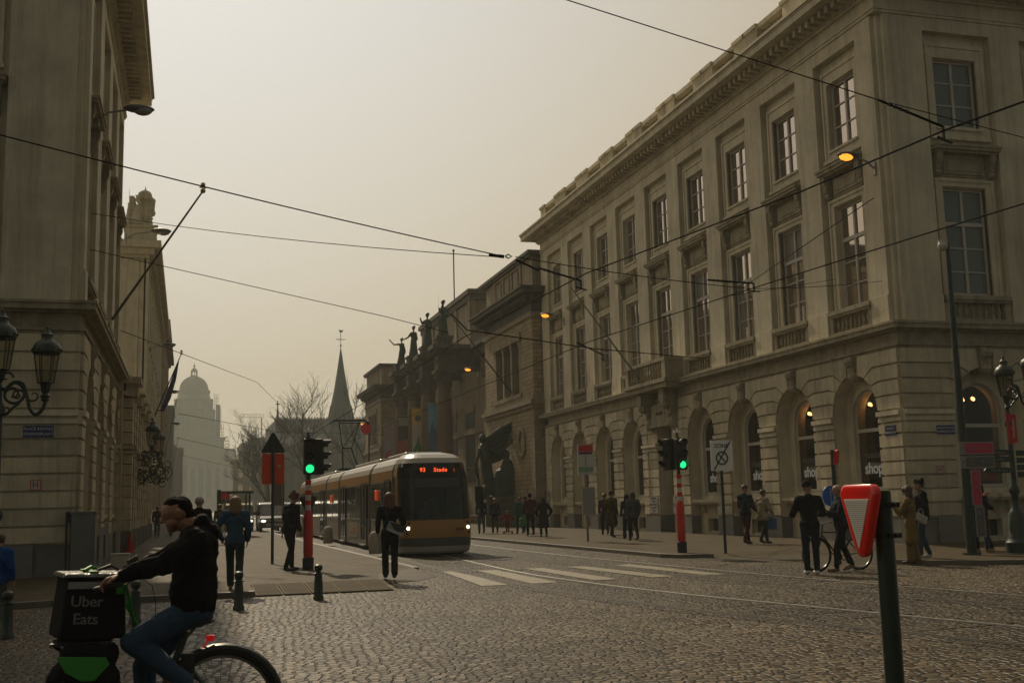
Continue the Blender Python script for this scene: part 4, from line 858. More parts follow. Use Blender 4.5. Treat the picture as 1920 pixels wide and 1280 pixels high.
# ================================================================== bare trees
BARK = mat('bark', (.045, .037, .028), .9)
def bare_tree(name, label, x, y, H, seed, spread=1., group=None, lev=5):
    R = random.Random(seed); b = MB(); t = thing(name, label, 'tree', (x, y, 0), 0, group)
    trunk = MB()
    def grow(p, d, L, r, l):
        n = 3; pts = [p]; rr = [r]; q = p.copy(); dd = d.copy()
        for i in range(n):
            dd = (dd+Vector((R.uniform(-1, 1), R.uniform(-1, 1), R.uniform(-.4, .9)))*.16).normalized(); q = q+dd*L/n; pts.append(q.copy()); rr.append(r*(1-.4*(i+1)/n))
        (trunk if l == lev else b).tube(pts, rr, 7 if l == lev else (5 if l > 2 else 3), caps=l >= lev-1)
        if l == 0: return
        k = 3 if l > 2 else 4
        for i in range(k+(1 if l == lev else 0)):
            t_ = R.uniform(.45, 1) if i else 1; base = pts[0].lerp(pts[-1], t_) if i else pts[-1]
            if i: base = pts[int(t_*n)].copy()
            a = R.uniform(0, 2*pi); side = Vector((cos(a), sin(a), R.uniform(.0, .35)))*R.uniform(.45, .95)*spread
            nd = (dd+side).normalized()
            grow(base, nd, L*R.uniform(.62, .85), max(.026, rr[-1]*R.uniform(.6, .85)), l-1)
    grow(Vector((0, 0, 0)), Vector((0, 0, 1)), H*.34, H*.02, lev)
    trunk.build('trunk', BARK, t); b.build('crown', BARK, t)
    return t
TG = 'bare trees around the church'
for nm, lb, x, y, H, sd, sp in (('bare_tree', 'bare spreading tree left of the church spire, leftmost of the winter trees', 10.8, 160, 17.5, 11, 1.0), ('bare_tree', 'bare winter tree with a broad crown just left of the church spire', 16.5, 165, 22, 5, .9),
                                 ('bare_tree', 'bare winter tree rising behind the church roof beside the spire', 18.5, 285, 30, 23, .9), ('bare_tree', 'bare tree against the sky between spire and museum', 24.6, 160, 22, 8, .7)):
    bare_tree(nm, lb, x, y, H, sd, sp, TG, 5)
# ================================================================== haze
HZ = bpy.data.materials.new('haze'); HZ.use_nodes = True; n = HZ.node_tree; n.nodes.clear()
o_ = n.nodes.new('ShaderNodeOutputMaterial'); pv = n.nodes.new('ShaderNodeVolumePrincipled'); pv.inputs['Color'].default_value = (.90, .97, .92, 1); pv.inputs['Density'].default_value = .00065; pv.inputs['Anisotropy'].default_value = .0
n.links.new(pv.outputs[0], o_.inputs['Volume'])
b = MB(); b.box(-340, 400, -70, 970, -1.2, 110); o = b.build('haze', HZ); o['kind'] = 'stuff'
# ================================================================== overhead wires
def wire(pts, r, label, name='overhead_wire', group=None, sag=0.):
    P_ = []
    for a, c in zip(pts, pts[1:]):
        a, c = Vector(a), Vector(c); n = 8 if sag else 1
        for i in range(n): t = i/n; p = a.lerp(c, t); p.z -= sag*4*t*(1-t); P_.append(p)
    P_.append(Vector(pts[-1])); b = MB(); b.tube(P_, r, 6)
    return tag(b.build(name, WIRE, org=tuple(pts[0])), label, 'wire', group)
N1 = (5.93, 20.65, 6.3); N2 = (6.61, 27.07, 5.75)
wire([(9.9, 4, 5.7), (8.34, 10.59, 5.7), (8.04, 13.28, 5.7), (6.98, 19.01, 5.7), (6.61, 27.07, 5.7), (6.8, 44.02, 5.7), (7.0, 160, 5.7)], .012, 'contact wire over the near tram track, curving down to the pantograph')
wire([(14.5, 4.5, 5.7), (11.67, 13.2, 5.7), (11.39, 15.19, 5.7), (10.76, 20.46, 5.7), (10.1, 27.39, 5.7), (10.0, 46, 5.7), (10.1, 160, 5.7)], .012, 'contact wire over the far tram track, low across the shop windows')
wire([(-14, 14, 7.4), (-2.97, 17, 7.06), (5.75, 20.6, 6.34)], .011, 'thick span wire crossing from the upper left to the insulators', sag=.05)
wire([(-2.55, 30.64, 9.37), (5.75, 20.62, 6.31)], .009, 'thin span wire from the left facade, upper of the two anchored there', sag=.12)
wire([(-2.55, 30.49, 8.36), (5.12, 30.0, 6.68), (6.55, 28.6, 6.05)], .010, 'span wire from the left facade, lower of the two anchored there')
wire([(1.5, 12.9, 8.6), (4.33, 12.18, 7.6), (7.18, 11.34, 6.5), (7.67, 10.83, 6.1)], .007, 'thick span wire coming down from the top edge of the sky')
wire([(6.1, 20.6, 6.32), (12.1, 22.35, 6.2), (20.25, 29.13, 7.97)], .009, 'thin span wire from the insulators to the right facade', sag=.05)
wire([(6.1, 20.55, 6.25), (6.75, 21.2, 6.2)], .02, 'short taut wire beside the insulators at the junction')
wire([(7.67, 10.83, 6.1), (10.71, 12.0, 6.24), (15, 13.6, 6.5)], .006, 'thin wire leaving the right edge across the front windows')
wire([(6.3, 27.0, 6.25), (6.8, 27.5, 5.95), (11.9, 31.9, 6.15), (20.25, 41.5, 7.2)], .016, 'thick span wire above the tram carrying a contact arm')
wire([(-2.5, 44.08, 8.31), (5, 88, 11.2), (8.94, 119, 12.4)], .016, 'thin wire falling away from the left facade towards the church')
wire([(-.7, 80, 8.14), (7, 92, 7.6), (20, 118, 9)], .018, 'faint wire across the far street, upper one')
wire([(-1.1, 110, 8.34), (8.22, 112, 6.23), (19, 130, 8)], .02, 'faint wire across the far street, middle one')
wire([(-1.1, 150, 8.6), (8.22, 152, 6.4), (19, 170, 8)], .022, 'faintest wire across the far street, behind the others')
wire([(10.6, 15.3, 6.3), (12.6, 24.2, 6.4), (20.2, 31.5, 8.5)], .008, 'thin bracing wire over the far track ending at a facade anchor')
def arm(label, a, c, r=.02):
    a, c = Vector(a), Vector(c); t = thing('insulator_arm', label, 'tram arm', tuple(a), 0, 'insulated arms holding the tram wires'); d = c-a
    b = MB(); b.tube([(0, 0, 0), d], r, 8); b.build('rod', WIRE, t)
    b = MB(); u = d.normalized()
    for k in range(4): p = u*(.12+.09*k); b.tube([p, p+u*.035], r*1.5, 8)
    b.build('insulator', BLACK, t); b = MB(); b.tube([d, d+Vector((0, 0, -.16))], .018, 6); b.tube([d+Vector((0, 0, -.16))-u*.12, d+Vector((0, 0, -.16))+u*.12], .016, 6); b.build('wire_clamp', BLACK, t)
arm('black insulated arm over the near track, in front of the third storey windows', (6.75, 21.2, 6.25), (7.55, 20.9, 5.95))
arm('black insulated arm over the far track in front of the middle windows', (10.45, 21.1, 6.1), (11.2, 20.5, 5.93))
arm('big insulated arm high before the corner edge of the right building', (7.67, 10.83, 6.1), (8.6, 10.93, 5.88), .015)
arm('black insulated arm above the tram near the bronze statues', (11.0, 31.0, 6.2), (12.2, 32.0, 5.98))
b = MB(); n1 = Vector((5.75, 20.62, 6.33)); b.tube([n1, n1+Vector((.12, 0, -.01))], [.035, .035], 8); b.tube([n1+Vector((.15, 0, 0)), n1+Vector((.2, 0, .04)), n1+Vector((.28, 0, 0)), n1+Vector((.2, 0, -.04)), n1+Vector((.15, 0, 0))], .014, 6)
for k in range(3): b.ball(*(n1+Vector((-.04-.06*k, -.01, .005*k))), .035, seg=8, rings=6)
tag(b.build('wire_junction', WIRE, org=tuple(n1)), 'knot of insulators where the span wires meet against the sky', 'wire fitting')
# ================================================================== tram
def tram():
    T = thing('tram', 'grey and gold articulated tram with lit headlights coming up the street', 'tram', (7.38, 33.8, 0))
    CREAM = mat('tram_grey_beige', (.34, .31, .26), .28, var=.05, scale=1, spec=.6); GOLD = mat('tram_gold', (.36, .17, .03), .3, spec=.6); DG = mat('tram_dark_panel', (.06, .065, .06), .35)
    WG = mat('tram_window_glass', (.010, .015, .013), .08, spec=.45); SK = mat('tram_skirt', (.40, .38, .34), .4); FR = mat('tram_door_frame', (.12, .12, .11), .35, metal=.3); UND = mat('tram_underside', (.006, .006, .006), .9)
    PANEL = mat('tram_lower_panel', (.25, .23, .19), .4, var=.15, scale=1.2); BEL = mat('bellows_rubber', (.012, .012, .011), .8)
    # nose: horizontal outlines lofted upwards; 17 points from the left flank round the front to the right flank
    lv = [(.10, .10, 1.08), (.16, .04, 1.12), (.31, 0, 1.15), (.312, 0, 1.155), (.57, -.02, 1.155), (.572, -.02, 1.16), (.82, -.02, 1.16), (1.10, .0, 1.16), (1.102, .01, 1.155), (1.5, .05, 1.15), (2.0, .15, 1.14), (2.45, .28, 1.12), (2.72, .38, 1.08), (2.84, .44, 1.04), (2.842, .42, 1.05), (3.0, .55, .98), (3.12, .8, .86), (3.19, 1.2, .6)]
    D = 1.25; NP = 24
    def outline(z, yf, hw, NP=NP):
        pts = []
        for i in range(NP+1):
            a = pi*(1-i/NP); cx_ = cos(a); sx_ = sin(a)
            x = hw*(abs(cx_)**.42)*(1 if cx_ >= 0 else -1); y = yf+D*(1-sx_**.62)
            bow = .16*(x/hw)**2; pts.append((x, y if i in (0, NP) else min(D+yf, y+bow*.4), z))
        pts[0] = (-hw, 1.7, z); pts[-1] = (hw, 1.7, z); return pts
    rings = [outline(*l) for l in lv]
    parts = {k: MB() for k in ('skirt', 'grey', 'gold', 'glass', 'cream', 'pillar')}
    for j in range(len(lv)-1):
        zm = (lv[j][0]+lv[j+1][0])/2
        for i in range(NP):
            side = i < 2 or i >= NP-2
            if zm < .311: k = 'skirt'
            elif zm < .571: k = 'cream' if side else 'grey'
            elif zm < 1.101: k = 'cream' if side else 'gold'
            elif zm < 2.842: k = 'gold' if (i in (1, NP-2)) else ('glass' if not (i in (0, NP-1)) else ('cream' if zm > 2.45 else 'glass'))
            else: k = 'cream'
            q = [rings[j][i], rings[j][i+1], rings[j+1][i+1], rings[j+1][i]]; parts[k].add(q, [(0, 1, 2, 3)])
    top = rings[-1]; parts['cream'].add(top, [tuple(range(len(top)))])
    o = build_multi('cab_front', [(parts['skirt'], SK), (parts['grey'], DG), (parts['gold'], GOLD), (parts['cream'], CREAM)], T, smooth=True)
    parts['glass'].build('windscreen', glass_mat('cab_glass', (.42, .45, .42), .04), T, smooth=True)
    b = MB(); b.box(-.95, .95, .45, 1.1, .6, 1.12); b.box(-.5, .3, .5, .75, 1.12, 1.2); b.box(-1.0, 1.0, 1.66, 1.7, .3, 2.9); b.build('dashboard', mat('dash_dark', (.02, .02, .02), .8), T)
    b = MB(); b.box(-.28, .28, 1.3, 1.4, .9, 1.75); b.build('driver_seat', mat('seat_grey', (.05, .06, .07), .9), T)
    b = MB(); b.box(-1.0, -.5, 1.45, 1.6, 1.1, 2.4); b.box(.55, 1.0, 1.45, 1.6, 1.1, 2.4); b.build('cab_partition', mat('partition_pale', (.2, .2, .17), .7), T)
    # destination display, lamps, number, coupler edge
    b = MB(); b.box(-.62, .62, .31, .36, 2.5, 2.74); dd = b.build('destination_display', BLACK, T)
    LED = mat('amber_led', (.3, .03, .01), .5, emit=(1, .10, .02), estr=1.6)
    text('display_text', '93', .17, LED, T, (-.44, .292, 2.62), spacing=1.1, bold=.003); text('display_text', 'Stade', .17, LED, T, (.12, .292, 2.62), spacing=1.15, bold=.003); text('display_text', ':', .17, LED, T, (.55, .292, 2.62))
    text('fleet_number', '3094', .13, mat('number_black', (.02, .02, .02), .6), T, (.62, -.06, .80), spacing=1.05, bold=.003)
    HLm = mat('headlight_lit', (.9, .9, .8), .3, emit=(1, .93, .75), estr=3.5)
    for sg in (-1, 1):
        b = MB(); T2 = MB()
        x = sg*.93; y_ = .16
        b.ball(x, y_, .86, .055, .03, .055, 10, 8); h = b.build('headlight', HLm, T, smooth=True)
        T2.ball(x, y_+.03, .86, .09, .04, .09, 12, 8); T2.ball(x-sg*.02, y_-.0, 1.0, .045, .03, .045, 10, 6); T2.ball(x+sg*.03, y_+.04, .70, .04, .03, .04, 8, 6); T2.build('lamp_housing', BLACK, h)
    b = MB(); b.tube([(0.0, -.03, 1.12), (.25, -.02, 1.3), (.6, .02, 1.55)], .012, 5); b.tube([(-.65, -.0, 1.12), (-.3, -.01, 1.25), (.0, .03, 1.4)], .012, 5); b.build('wiper', BLACK, T)
    b = MB(); b.add([(-.7, .155, 2.08), (.7, .155, 2.08), (.68, .235, 2.36), (-.68, .235, 2.36)], [(0, 1, 2, 3)]); b.build('sunblind', mat('sunblind_grey', (.035, .042, .046), .5), T)
    b = MB(); b.tube([(1.05, .6, 2.65), (1.22, .3, 2.62), (1.3, .15, 2.3), (1.3, .12, 2.1)], .022, 6); b.box(1.17, 1.42, .08, .16, 1.6, 2.08); b.box(1.19, 1.4, .08, .15, 1.42, 1.57); b.build('wing_mirror', BLACK, T)
    # passenger modules
    prof = [(1.10, .14), (1.15, .3), (1.15, 1.08), (1.15, 2.33), (1.13, 2.68), (1.06, 2.86), (.9, 3.04), (.66, 3.12)]
    bands = ['skirt', 'panel', 'glass', 'gold', 'cream', 'cream', 'cream']
    cuts = [(1.7, 6.0), (6.5, 14.5), (15.0, 19.2), (19.7, 27.4), (27.9, 32.2)]
    for y0, y1 in cuts:
        P_ = {k: MB() for k in ('skirt', 'panel', 'glass', 'gold', 'cream')}
        for j, bn in enumerate(bands):
            for sg in (-1, 1):
                (x0, z0), (x1, z1) = prof[j], prof[j+1]
                P_[bn].add([(sg*x0, y0, z0), (sg*x0, y1, z0), (sg*x1, y1, z1), (sg*x1, y0, z1)], [(0, 1, 2, 3)])
        P_['cream'].add([(-.66, y0, 3.12), (-.66, y1, 3.12), (.66, y1, 3.12), (.66, y0, 3.12)], [(0, 1, 2, 3)])
        for yy in (y0, y1): P_['panel'].add([(x, yy, z) for x, z in prof]+[(-x, yy, z) for x, z in reversed(prof)], [tuple(range(16))])
        # window posts and the lower sill line, proud of the glass
        w = P_['panel']; k = max(2, int((y1-y0)/1.45))
        for i in range(k+1):
            yy = y0+.04+(y1-y0-.08)*i/k
            for sg in (-1, 1): xa, xb = sorted((sg*1.14, sg*1.158)); w.box(xa, xb, yy-.035, yy+.035, 1.08, 2.36)
        for sg in (-1, 1): xa, xb = sorted((sg*1.14, sg*1.162)); w.box(xa, xb, y0, y1, 1.05, 1.11); w.box(xa, xb, y0, y1, 2.31, 2.36)
        build_multi('module', [(P_['skirt'], SK), (P_['panel'], PANEL), (P_['glass'], WG), (P_['gold'], GOLD), (P_['cream'], CREAM)], T, smooth=False)
    for (a, y0), (y1, c) in zip(cuts, cuts[1:]):
        b = MB()
        for i in range(5):
            q = y0+(y1-y0)*(i+.5)/5; s_ = 1 if i % 2 else .93
            b.add([(x*s_, q-.04, .2+(z-.2)*s_) for x, z in prof]+[(-x*s_, q-.04, .2+(z-.2)*s_) for x, z in reversed(prof)]+[(x*s_, q+.04, .2+(z-.2)*s_) for x, z in prof]+[(-x*s_, q+.04, .2+(z-.2)*s_) for x, z in reversed(prof)], [tuple(range(16)), tuple(range(31, 15, -1))]+[(i_, (i_+1) % 16, 16+(i_+1) % 16, 16+i_) for i_ in range(16)])
        b.box(-1.0, 1.0, y0, y1, .3, 2.9); b.build('bellows', BEL, T)
    for y0, y1, n in ((2.0, 3.0, 1), (6.9, 8.3, 2), (12.6, 14.0, 2), (20.3, 21.7, 2), (25.6, 27.0, 2), (29, 30.3, 2)):
        for sg in (-1, 1):
            g = MB(); f = MB(); xa, xb = sorted((sg*1.16, sg*1.175)); xc, xd = sorted((sg*1.165, sg*1.195)); dw = (y1-y0)/n
            for i in range(n):
                a, c = y0+i*dw, y0+(i+1)*dw; g.box(xa, xb, a+.05, c-.05, .3, 2.32)
                f.box(xc, xd, a, a+.06, .22, 2.4); f.box(xc, xd, c-.06, c-.003, .22, 2.4); f.box(xc, xd, a+.06, c-.06, 2.33, 2.4); f.box(xc, xd, a+.06, c-.06, .22, .34)
            st = MB(); xe, xf = sorted((sg*1.15, sg*1.26)); st.box(xe, xf, y0+.05, y1-.05, .14, .2)
            build_multi('door', [(g, WG), (f, FR), (st, SK)], T)
    AM = mat('orange_marker', (.6, .06, .01), .4, emit=(1, .12, .02), estr=.25)
    for yy in (4.6, 17.2, 28.6):
        for sg in (-1, 1): b = MB(); xa, xb = sorted((sg*1.15, sg*1.23)); b.box(xa, xb, yy-.1, yy+.1, 1.75, 2.08); b.build('side_indicator', AM, T, bevel=.02)
    b = MB(); b.box(-1.162, -1.152, 9.2, 11.8, .4, .95); b.build('advert_panel', mat('advert_beige', (.3, .27, .22), .5), T); b = MB(); b.box(-1.168, -1.160, 9.9, 11.1, .55, .8); b.build('advert_print', GOLD, T)
    b = MB(); b.box(-1.0, 1.0, 1.0, 32, .03, .3)
    for yy in (3.6, 5.3, 16.3, 18.0, 29.4, 31.0):
        for sg in (-1, 1):
            b.v += []; b.lathe([(.29, -.06), (.29, .06)], 0, 0, 0, 14) if 0 else b.box(sg*.75-.06, sg*.75+.06, yy-.28, yy+.28, .02, .5)
    b.build('bogie', UND, T)
    b = MB(); b.box(-.9, .9, 32.2, 32.5, .3, 2.95); b.box(-.8, .8, 32.5, 32.7, .4, 2.7); build_multi('cab_rear', [(b, CREAM)], T, bevel=.1)
    for y0, y1 in ((2.2, 5.6), (7.2, 13.6), (20.3, 26.5)): b = MB(); b.box(-.62, .62, y0, y1, 3.11, 3.26); b.build('roof_unit', CREAM, T, bevel=.05)
    # pantograph
    pg = MB(); y_ = 19.8; pg.box(-.5, .5, y_-.5, y_+.5, 3.26, 3.34); 
    for sg in (-1, 1):
        pg.tube([(sg*.35, y_-.3, 3.34), (sg*.22, y_+.9, 4.35)], .035, 6); pg.tube([(sg*.22, y_+.9, 4.35), (sg*.5, y_+.0, 5.55)], .022, 6)
    pg.tube([(-.22, y_+.9, 4.35), (.22, y_+.9, 4.35)], .03, 6); pg.tube([(-.5, y_, 5.5), (.5, y_, 5.5)], .02, 6); pg.tube([(-.22, y_+.9, 4.35), (.5, y_, 5.55)], .015, 5)
    for d in (-.15, .15): pg.tube([(-.95, y_+d, 5.45), (-.75, y_+d, 5.62), (.75, y_+d, 5.62), (.95, y_+d, 5.45)], .025, 6)
    pg.build('pantograph', WIRE, T); T['detail'] = ''
    del T['detail']
    return T
tram()
# ================================================================== poles, lights and signs
ARED = mat('signal_lens_red', (.06, .006, .004), .3); GREENL = mat('signal_lens_green', (.0, .5, .2), .3, emit=(.02, .9, .28), estr=1.3); STRIPEW = mat('reflective_white', (.5, .48, .44), .5); SRED = mat('sleeve_red', (.55, .01, .006), .45, var=.15, scale=3)
def traffic_light(label, loc, flip=1, sec=1):
    t = thing('traffic_light', label, 'traffic light', loc, 0, 'red and white striped traffic light posts')
    b = MB(); b.cyl(0, 0, 2.1, 3.1, .045, 12); b.build('pole', BLACK, t)
    b = MB(); b.lathe([(.13, 0), (.135, .28), (.11, .3)], 0, 0, 0, 16); b.build('base', mat('rubber_base', (.02, .02, .02), .8), t)
    b = MB(); b.lathe([(.105, .29), (.115, .4), (.11, 1.25), (.075, 1.38), (.07, 1.4)], 0, 0, 0, 18); b.build('sleeve', SRED, t, smooth=True)
    b = MB(); b.cyl(0, 0, 1.4, 2.12, .068, 16); b.build('striped_collar', STRIPEW, t, smooth=True)
    for z in (1.52, 1.76, 2.0): b = MB(); b.cyl(0, 0, z, z+.115, .0705, 16); b.build('red_band', SRED, t, smooth=True)
    # main head facing the camera and one facing across
    def head(parent, hx, hy, rot, lit):
        h = thing_part = bpy.data.objects.new('signal_head', None)
        b = MB(); b.box(-.15, .15, -.11, .11, 0, .86); h = b.build('signal_head', BLACK, parent, bevel=.03); h.location = (hx, hy, 2.24); h.rotation_euler = (0, 0, rot)
        for i, z in enumerate((.14, .43, .72)):
            v = MB(); n = 14; pr = []
            for k in range(n+1): a = pi*(-.12+1.24*k/n); pr.append((.115*cos(a), z+.115*sin(a)))
            o_ = len(v.v); v.v += [(x, -.11, zz) for x, zz in pr]+[(x, -.29+.1*(0 if zz > z+.05 else .8), zz) for x, zz in pr]+[(x*1.08, -.11, z+(zz-z)*1.08) for x, zz in pr]+[(x*1.08, -.29+.1*(0 if zz > z+.05 else .8), z+(zz-z)*1.08) for x, zz in pr]
            m_ = n+1
            for k in range(n): v.f += [(k, k+1, m_+k+1, m_+k), (2*m_+k, 3*m_+k, 3*m_+k+1, 2*m_+k+1), (m_+k, m_+k+1, 3*m_+k+1, 3*m_+k)]
            v.build('visor', BLACK, h)
            l = MB(); l.ball(0, -.11, z, .098, .02, .098, 16, 8); l.build('lens', GREENL if (i == 0 and lit) else (ARED if i == 2 else BLACK), h, smooth=True)
        return h
    head(t, .02*flip, -.16, radians(-4), True)
    head(t, sec*.26, .03, sec*radians(80), False)
    b = MB(); b.cyl(0, 0, 3.05, 3.14, .06, 10); b.tube([(0, 0, 3.1), (0, 0, 3.26)], .03, 8); b.build('top_bracket', BLACK, t)
    b = MB(); b.box(-.1, .1, -.04, .04, 3.26, 3.33); b.tube([(0, 0, 3.3), (0, 0, 3.38)], .02, 6); b.build('detector', WHITE, t)
    return t
traffic_light('green traffic light on a red and white post left of the tram', (2.78, 27.4, .1), 1, 1)
traffic_light('green traffic light on a red and white post before the right building doorway', (13.0, 28.6, .1), 1, -1)
# traffic sign backs hung on the left post
b = MB(); b.prism([(-.22, 0), (.0, -.4), (.22, 0), (.17, .05), (-.17, .05)], 0, .02); tag(b.build('triangular_sign', BLACK, org=(0, 0, 0)), 'small black triangle plate pointing down behind the striped post', 'sign').location = (2.79, 27.53, 1.78)
# post with warning triangle and orange plate
t = thing('roadwork_sign', 'black triangle above an orange plate on a thin pole, seen from behind', 'sign', (2.2, 31, .1))
b = MB(); b.cyl(0, 0, 0, 3.4, .04, 12); b.build('pole', IRON, t)
b = MB(); r = .05; P3 = []
for (x, z), a0 in (((-.25, 3.0), 150), ((.27, 3.0), 270), ((.01, 3.45), 30)): P3 += [(x+r*cos(radians(a0+a)), z+r*sin(radians(a0+a))) for a in (0, 30, 60, 90, 120)]
b.prism(P3, .045, .07); b.build('triangle_plate', BLACK, t)
b = MB(); P4 = []
for (x, z), a0 in (((-.24, 2.16), 180), ((.26, 2.16), 270), ((.26, 2.88), 0), ((-.24, 2.88), 90)): P4 += [(x+r*cos(radians(a0+a)), z+r*sin(radians(a0+a))) for a in (0, 30, 60, 90)]
b.prism(P4, .045, .065); b.build('orange_plate', mat('fluorescent_orange', (.62, .045, .004), .5, emit=(1, .08, .005), estr=.0), t)
b = MB(); b.box(.12, .22, .038, .044, 2.55, 2.62); b.build('sticker', mat('sticker_pale', (.5, .3, .12), .6), t)
# ZONE sign
t = thing('zone_sign', 'white ZONE end of no parking sign on a thin green pole', 'sign', (13.95, 27.9, .06))
b = MB(); b.cyl(0, 0, 0, 2.95, .04, 12); b.build('pole', IRON, t)
zp = bpy.data.objects.new('plate', (lambda b: b.mesh('plate', WHITE))(MB().prism([(-.33, 2.22), (.31, 2.22), (.33, 2.24), (.33, 3.02), (.31, 3.04), (-.31, 3.04), (-.33, 3.02)], -.065, -.045))); COL.objects.link(zp); zp.parent = t
GREYI = mat('sign_grey_print', (.07, .07, .07), .5)
b = MB(); arch = [(.19*cos(a*pi/16), 2.56+.19*sin(a*pi/16)) for a in range(32)]; inn = [(.14*cos(a*pi/16), 2.56+.14*sin(a*pi/16)) for a in range(32)]
v = [(x, -.069, z) for x, z in arch]+[(x, -.069, z) for x, z in inn]; b.add(v, [(i, (i+1) % 32, 32+(i+1) % 32, 32+i) for i in range(32)]); b.prism([(-.12, 2.66), (-.09, 2.69), (.12, 2.46), (.09, 2.43)], -.0695, -.067); b.build('no_parking_symbol', GREYI, zp)
b = MB(); b.prism([(-.26, 2.26), (-.23, 2.24), (.28, 3.0), (.25, 3.02)], -.073, -.07); b.build('end_bar', BLACK, zp)
text('lettering', 'ZONE', .15, GREYI, zp, (-.01, -.069, 2.89), bold=.002)
# bus stop flag and timetable
t = thing('tram_stop_sign', 'tall stop pole with red topped flag and timetable case', 'sign', (13.95, 38.8, .1))
b = MB(); b.cyl(0, 0, 0, 3.4, .045, 10); b.build('pole', GALV, t)
b = MB(); b.box(-.3, .3, -.04, .0, 2.4, 3.5); b.build('flag_panel', mat('stop_flag', (.55, .55, .52), .5), t); b = MB(); b.box(-.27, .29, -.046, -.041, 3.24, 3.48); b.build('red_header', mat('header_red', (.55, .015, .02), .5), t)
b = MB(); b.box(-.26, .26, -.046, -.041, 3.14, 3.23); b.build('line_strip', mat('strip_violet', (.10, .03, .09), .5), t)
b = MB(); b.box(-.28, .28, -.046, -.041, 2.5, 2.68); b.build('green_strip', mat('strip_green', (.2, .36, .24), .5), t)
b = MB(); b.box(-.2, .3, -.1, -.045, .95, 1.95); b.build('timetable_case', mat('timetable_case', (.3, .31, .31), .4), t); b = MB()
for i in range(9): b.box(-.12, .26, -.104, -.101, 1.82-i*.045, 1.845-i*.045)
b.box(-.16, .28, -.104, -.101, 1.0, 1.35); b.build('timetable_print', mat('print_pale', (.3, .3, .29), .6), t)
# tall camera pole with cycle route signs
t = thing('camera_pole', 'very tall dark green pole topped by a white dome camera', 'pole', (17.62, 22.6, .1))
b = MB(); b.cyl(0, 0, 0, 7.3, .115, 14, .055); b.build('pole', IRON, t, smooth=True); b = MB(); b.cyl(0, 0, 0, .05, .2, 12); b.build('base_plate', IRON, t)
b = MB(); b.cyl(0, 0, 7.3, 7.42, .06, 10); b.tube([(0, 0, 7.4), (-.12, 0, 7.48)], .02, 6); b.build('bracket', BLACK, t)
b = MB(); b.ball(-.13, 0, 7.36, .12, .12, .13, 14, 10); b.cyl(-.13, 0, 7.38, 7.5, .1, 12); b.build('dome_camera', mat('camera_white', (.4, .38, .34), .4), t, smooth=True)
MAG = mat('route_magenta', (.45, .01, .07), .45); GRS = mat('route_grey', (.09, .085, .08), .5); PAL = mat('route_pale', (.22, .21, .2), .5)
def rsign(z0, z1, x0, x1, m, lt, kind, y_=-.13):
    g_ = thing(kind[0], kind[1], 'sign', (17.62, 22.6, .1)); f = MB(); f.box(x0-.02, x1+.02, y_, y_+.02, z0-.02, z1+.02); pl_ = f.build('plate', PAL, g_); b = MB(); b.box(x0+(.14 if x1-x0 > .3 else .01), x1-.01, y_-.004, y_-.001, z0+.01, z1-.01); b.build('colour_field', m, pl_)
    b = MB(); b.tube([(0, y_+.02, (z0+z1)/2), (0, 0, (z0+z1)/2)], .03, 6); b.build('clamp', IRON, g_)
    for (s_, sz, x, z, mm) in lt: text('lettering', s_, sz, mm, pl_, (x, y_-.006, z), spacing=1.0)
rsign(2.34, 2.60, -.2, .72, MAG, [('+', .14, -.12, 2.47, GRS), ('Centrum', .07, .13, 2.51, PAL), ('Centre', .07, .13, 2.43, PAL), ('A', .12, .38, 2.47, PAL), ('B.E.', .09, .56, 2.47, PAL)], ('route_sign', 'magenta cycle route arm on the tall green pole, uppermost'))
rsign(2.02, 2.27, -.2, .72, GRS, [('+', .14, -.12, 2.14, GRS), ('Noord', .07, .13, 2.18, PAL), ('Nord', .07, .13, 2.1, PAL), ('M', .12, .38, 2.14, PAL), ('2.8', .09, .56, 2.14, PAL)], ('route_sign', 'grey cycle route arm on the tall green pole under the magenta arm'))
rsign(1.15, 1.93, .06, .28, MAG, [('A', .12, .17, 1.78, PAL), ('10', .09, .17, 1.55, PAL), ('C', .09, .17, 1.36, PAL)], ('route_sign', 'upright magenta plate on the tall green pole'))
rsign(.42, 1.10, .10, .32, GRS, [('C', .12, .21, .97, PAL), ('3', .09, .21, .78, PAL)], ('route_sign', 'upright grey plate lowest on the tall green pole'))
# small yield triangle and blue sign on the green post behind the two men
t = thing('cycle_sign_post', 'green post with a round blue arrow sign beside the bald man', 'sign', (14.1, 22.6, .02))
b = MB(); b.cyl(0, 0, 0, 2.55, .05, 12); b.build('pole', IRON, t, smooth=True)
b = MB(); b.prism([(-.03, 2.2), (.0, 2.5), (.12, 2.56), (.14, 2.5), (.1, 2.25)], -.07, .03); b.build('signal_box', RED, t)
BLU = mat('sign_blue', (.01, .10, .42), .4); pa = MB(); pa.prism([(-.17+.21*cos(a*pi/12), 1.52+.23*sin(a*pi/12)) for a in range(24)], -.09, -.07); o = pa.build('round_plate', BLU, t)
b = MB(); b.box(-.175, -.165, -.094, -.091, 1.33, 1.7)
b.prism([(-.09, 1.42), (-.06, 1.42), (-.06, 1.58), (-.03, 1.58), (-.075, 1.66), (-.12, 1.58), (-.09, 1.58)], -.096, -.092); b.build('arrow', STRIPEW, o)
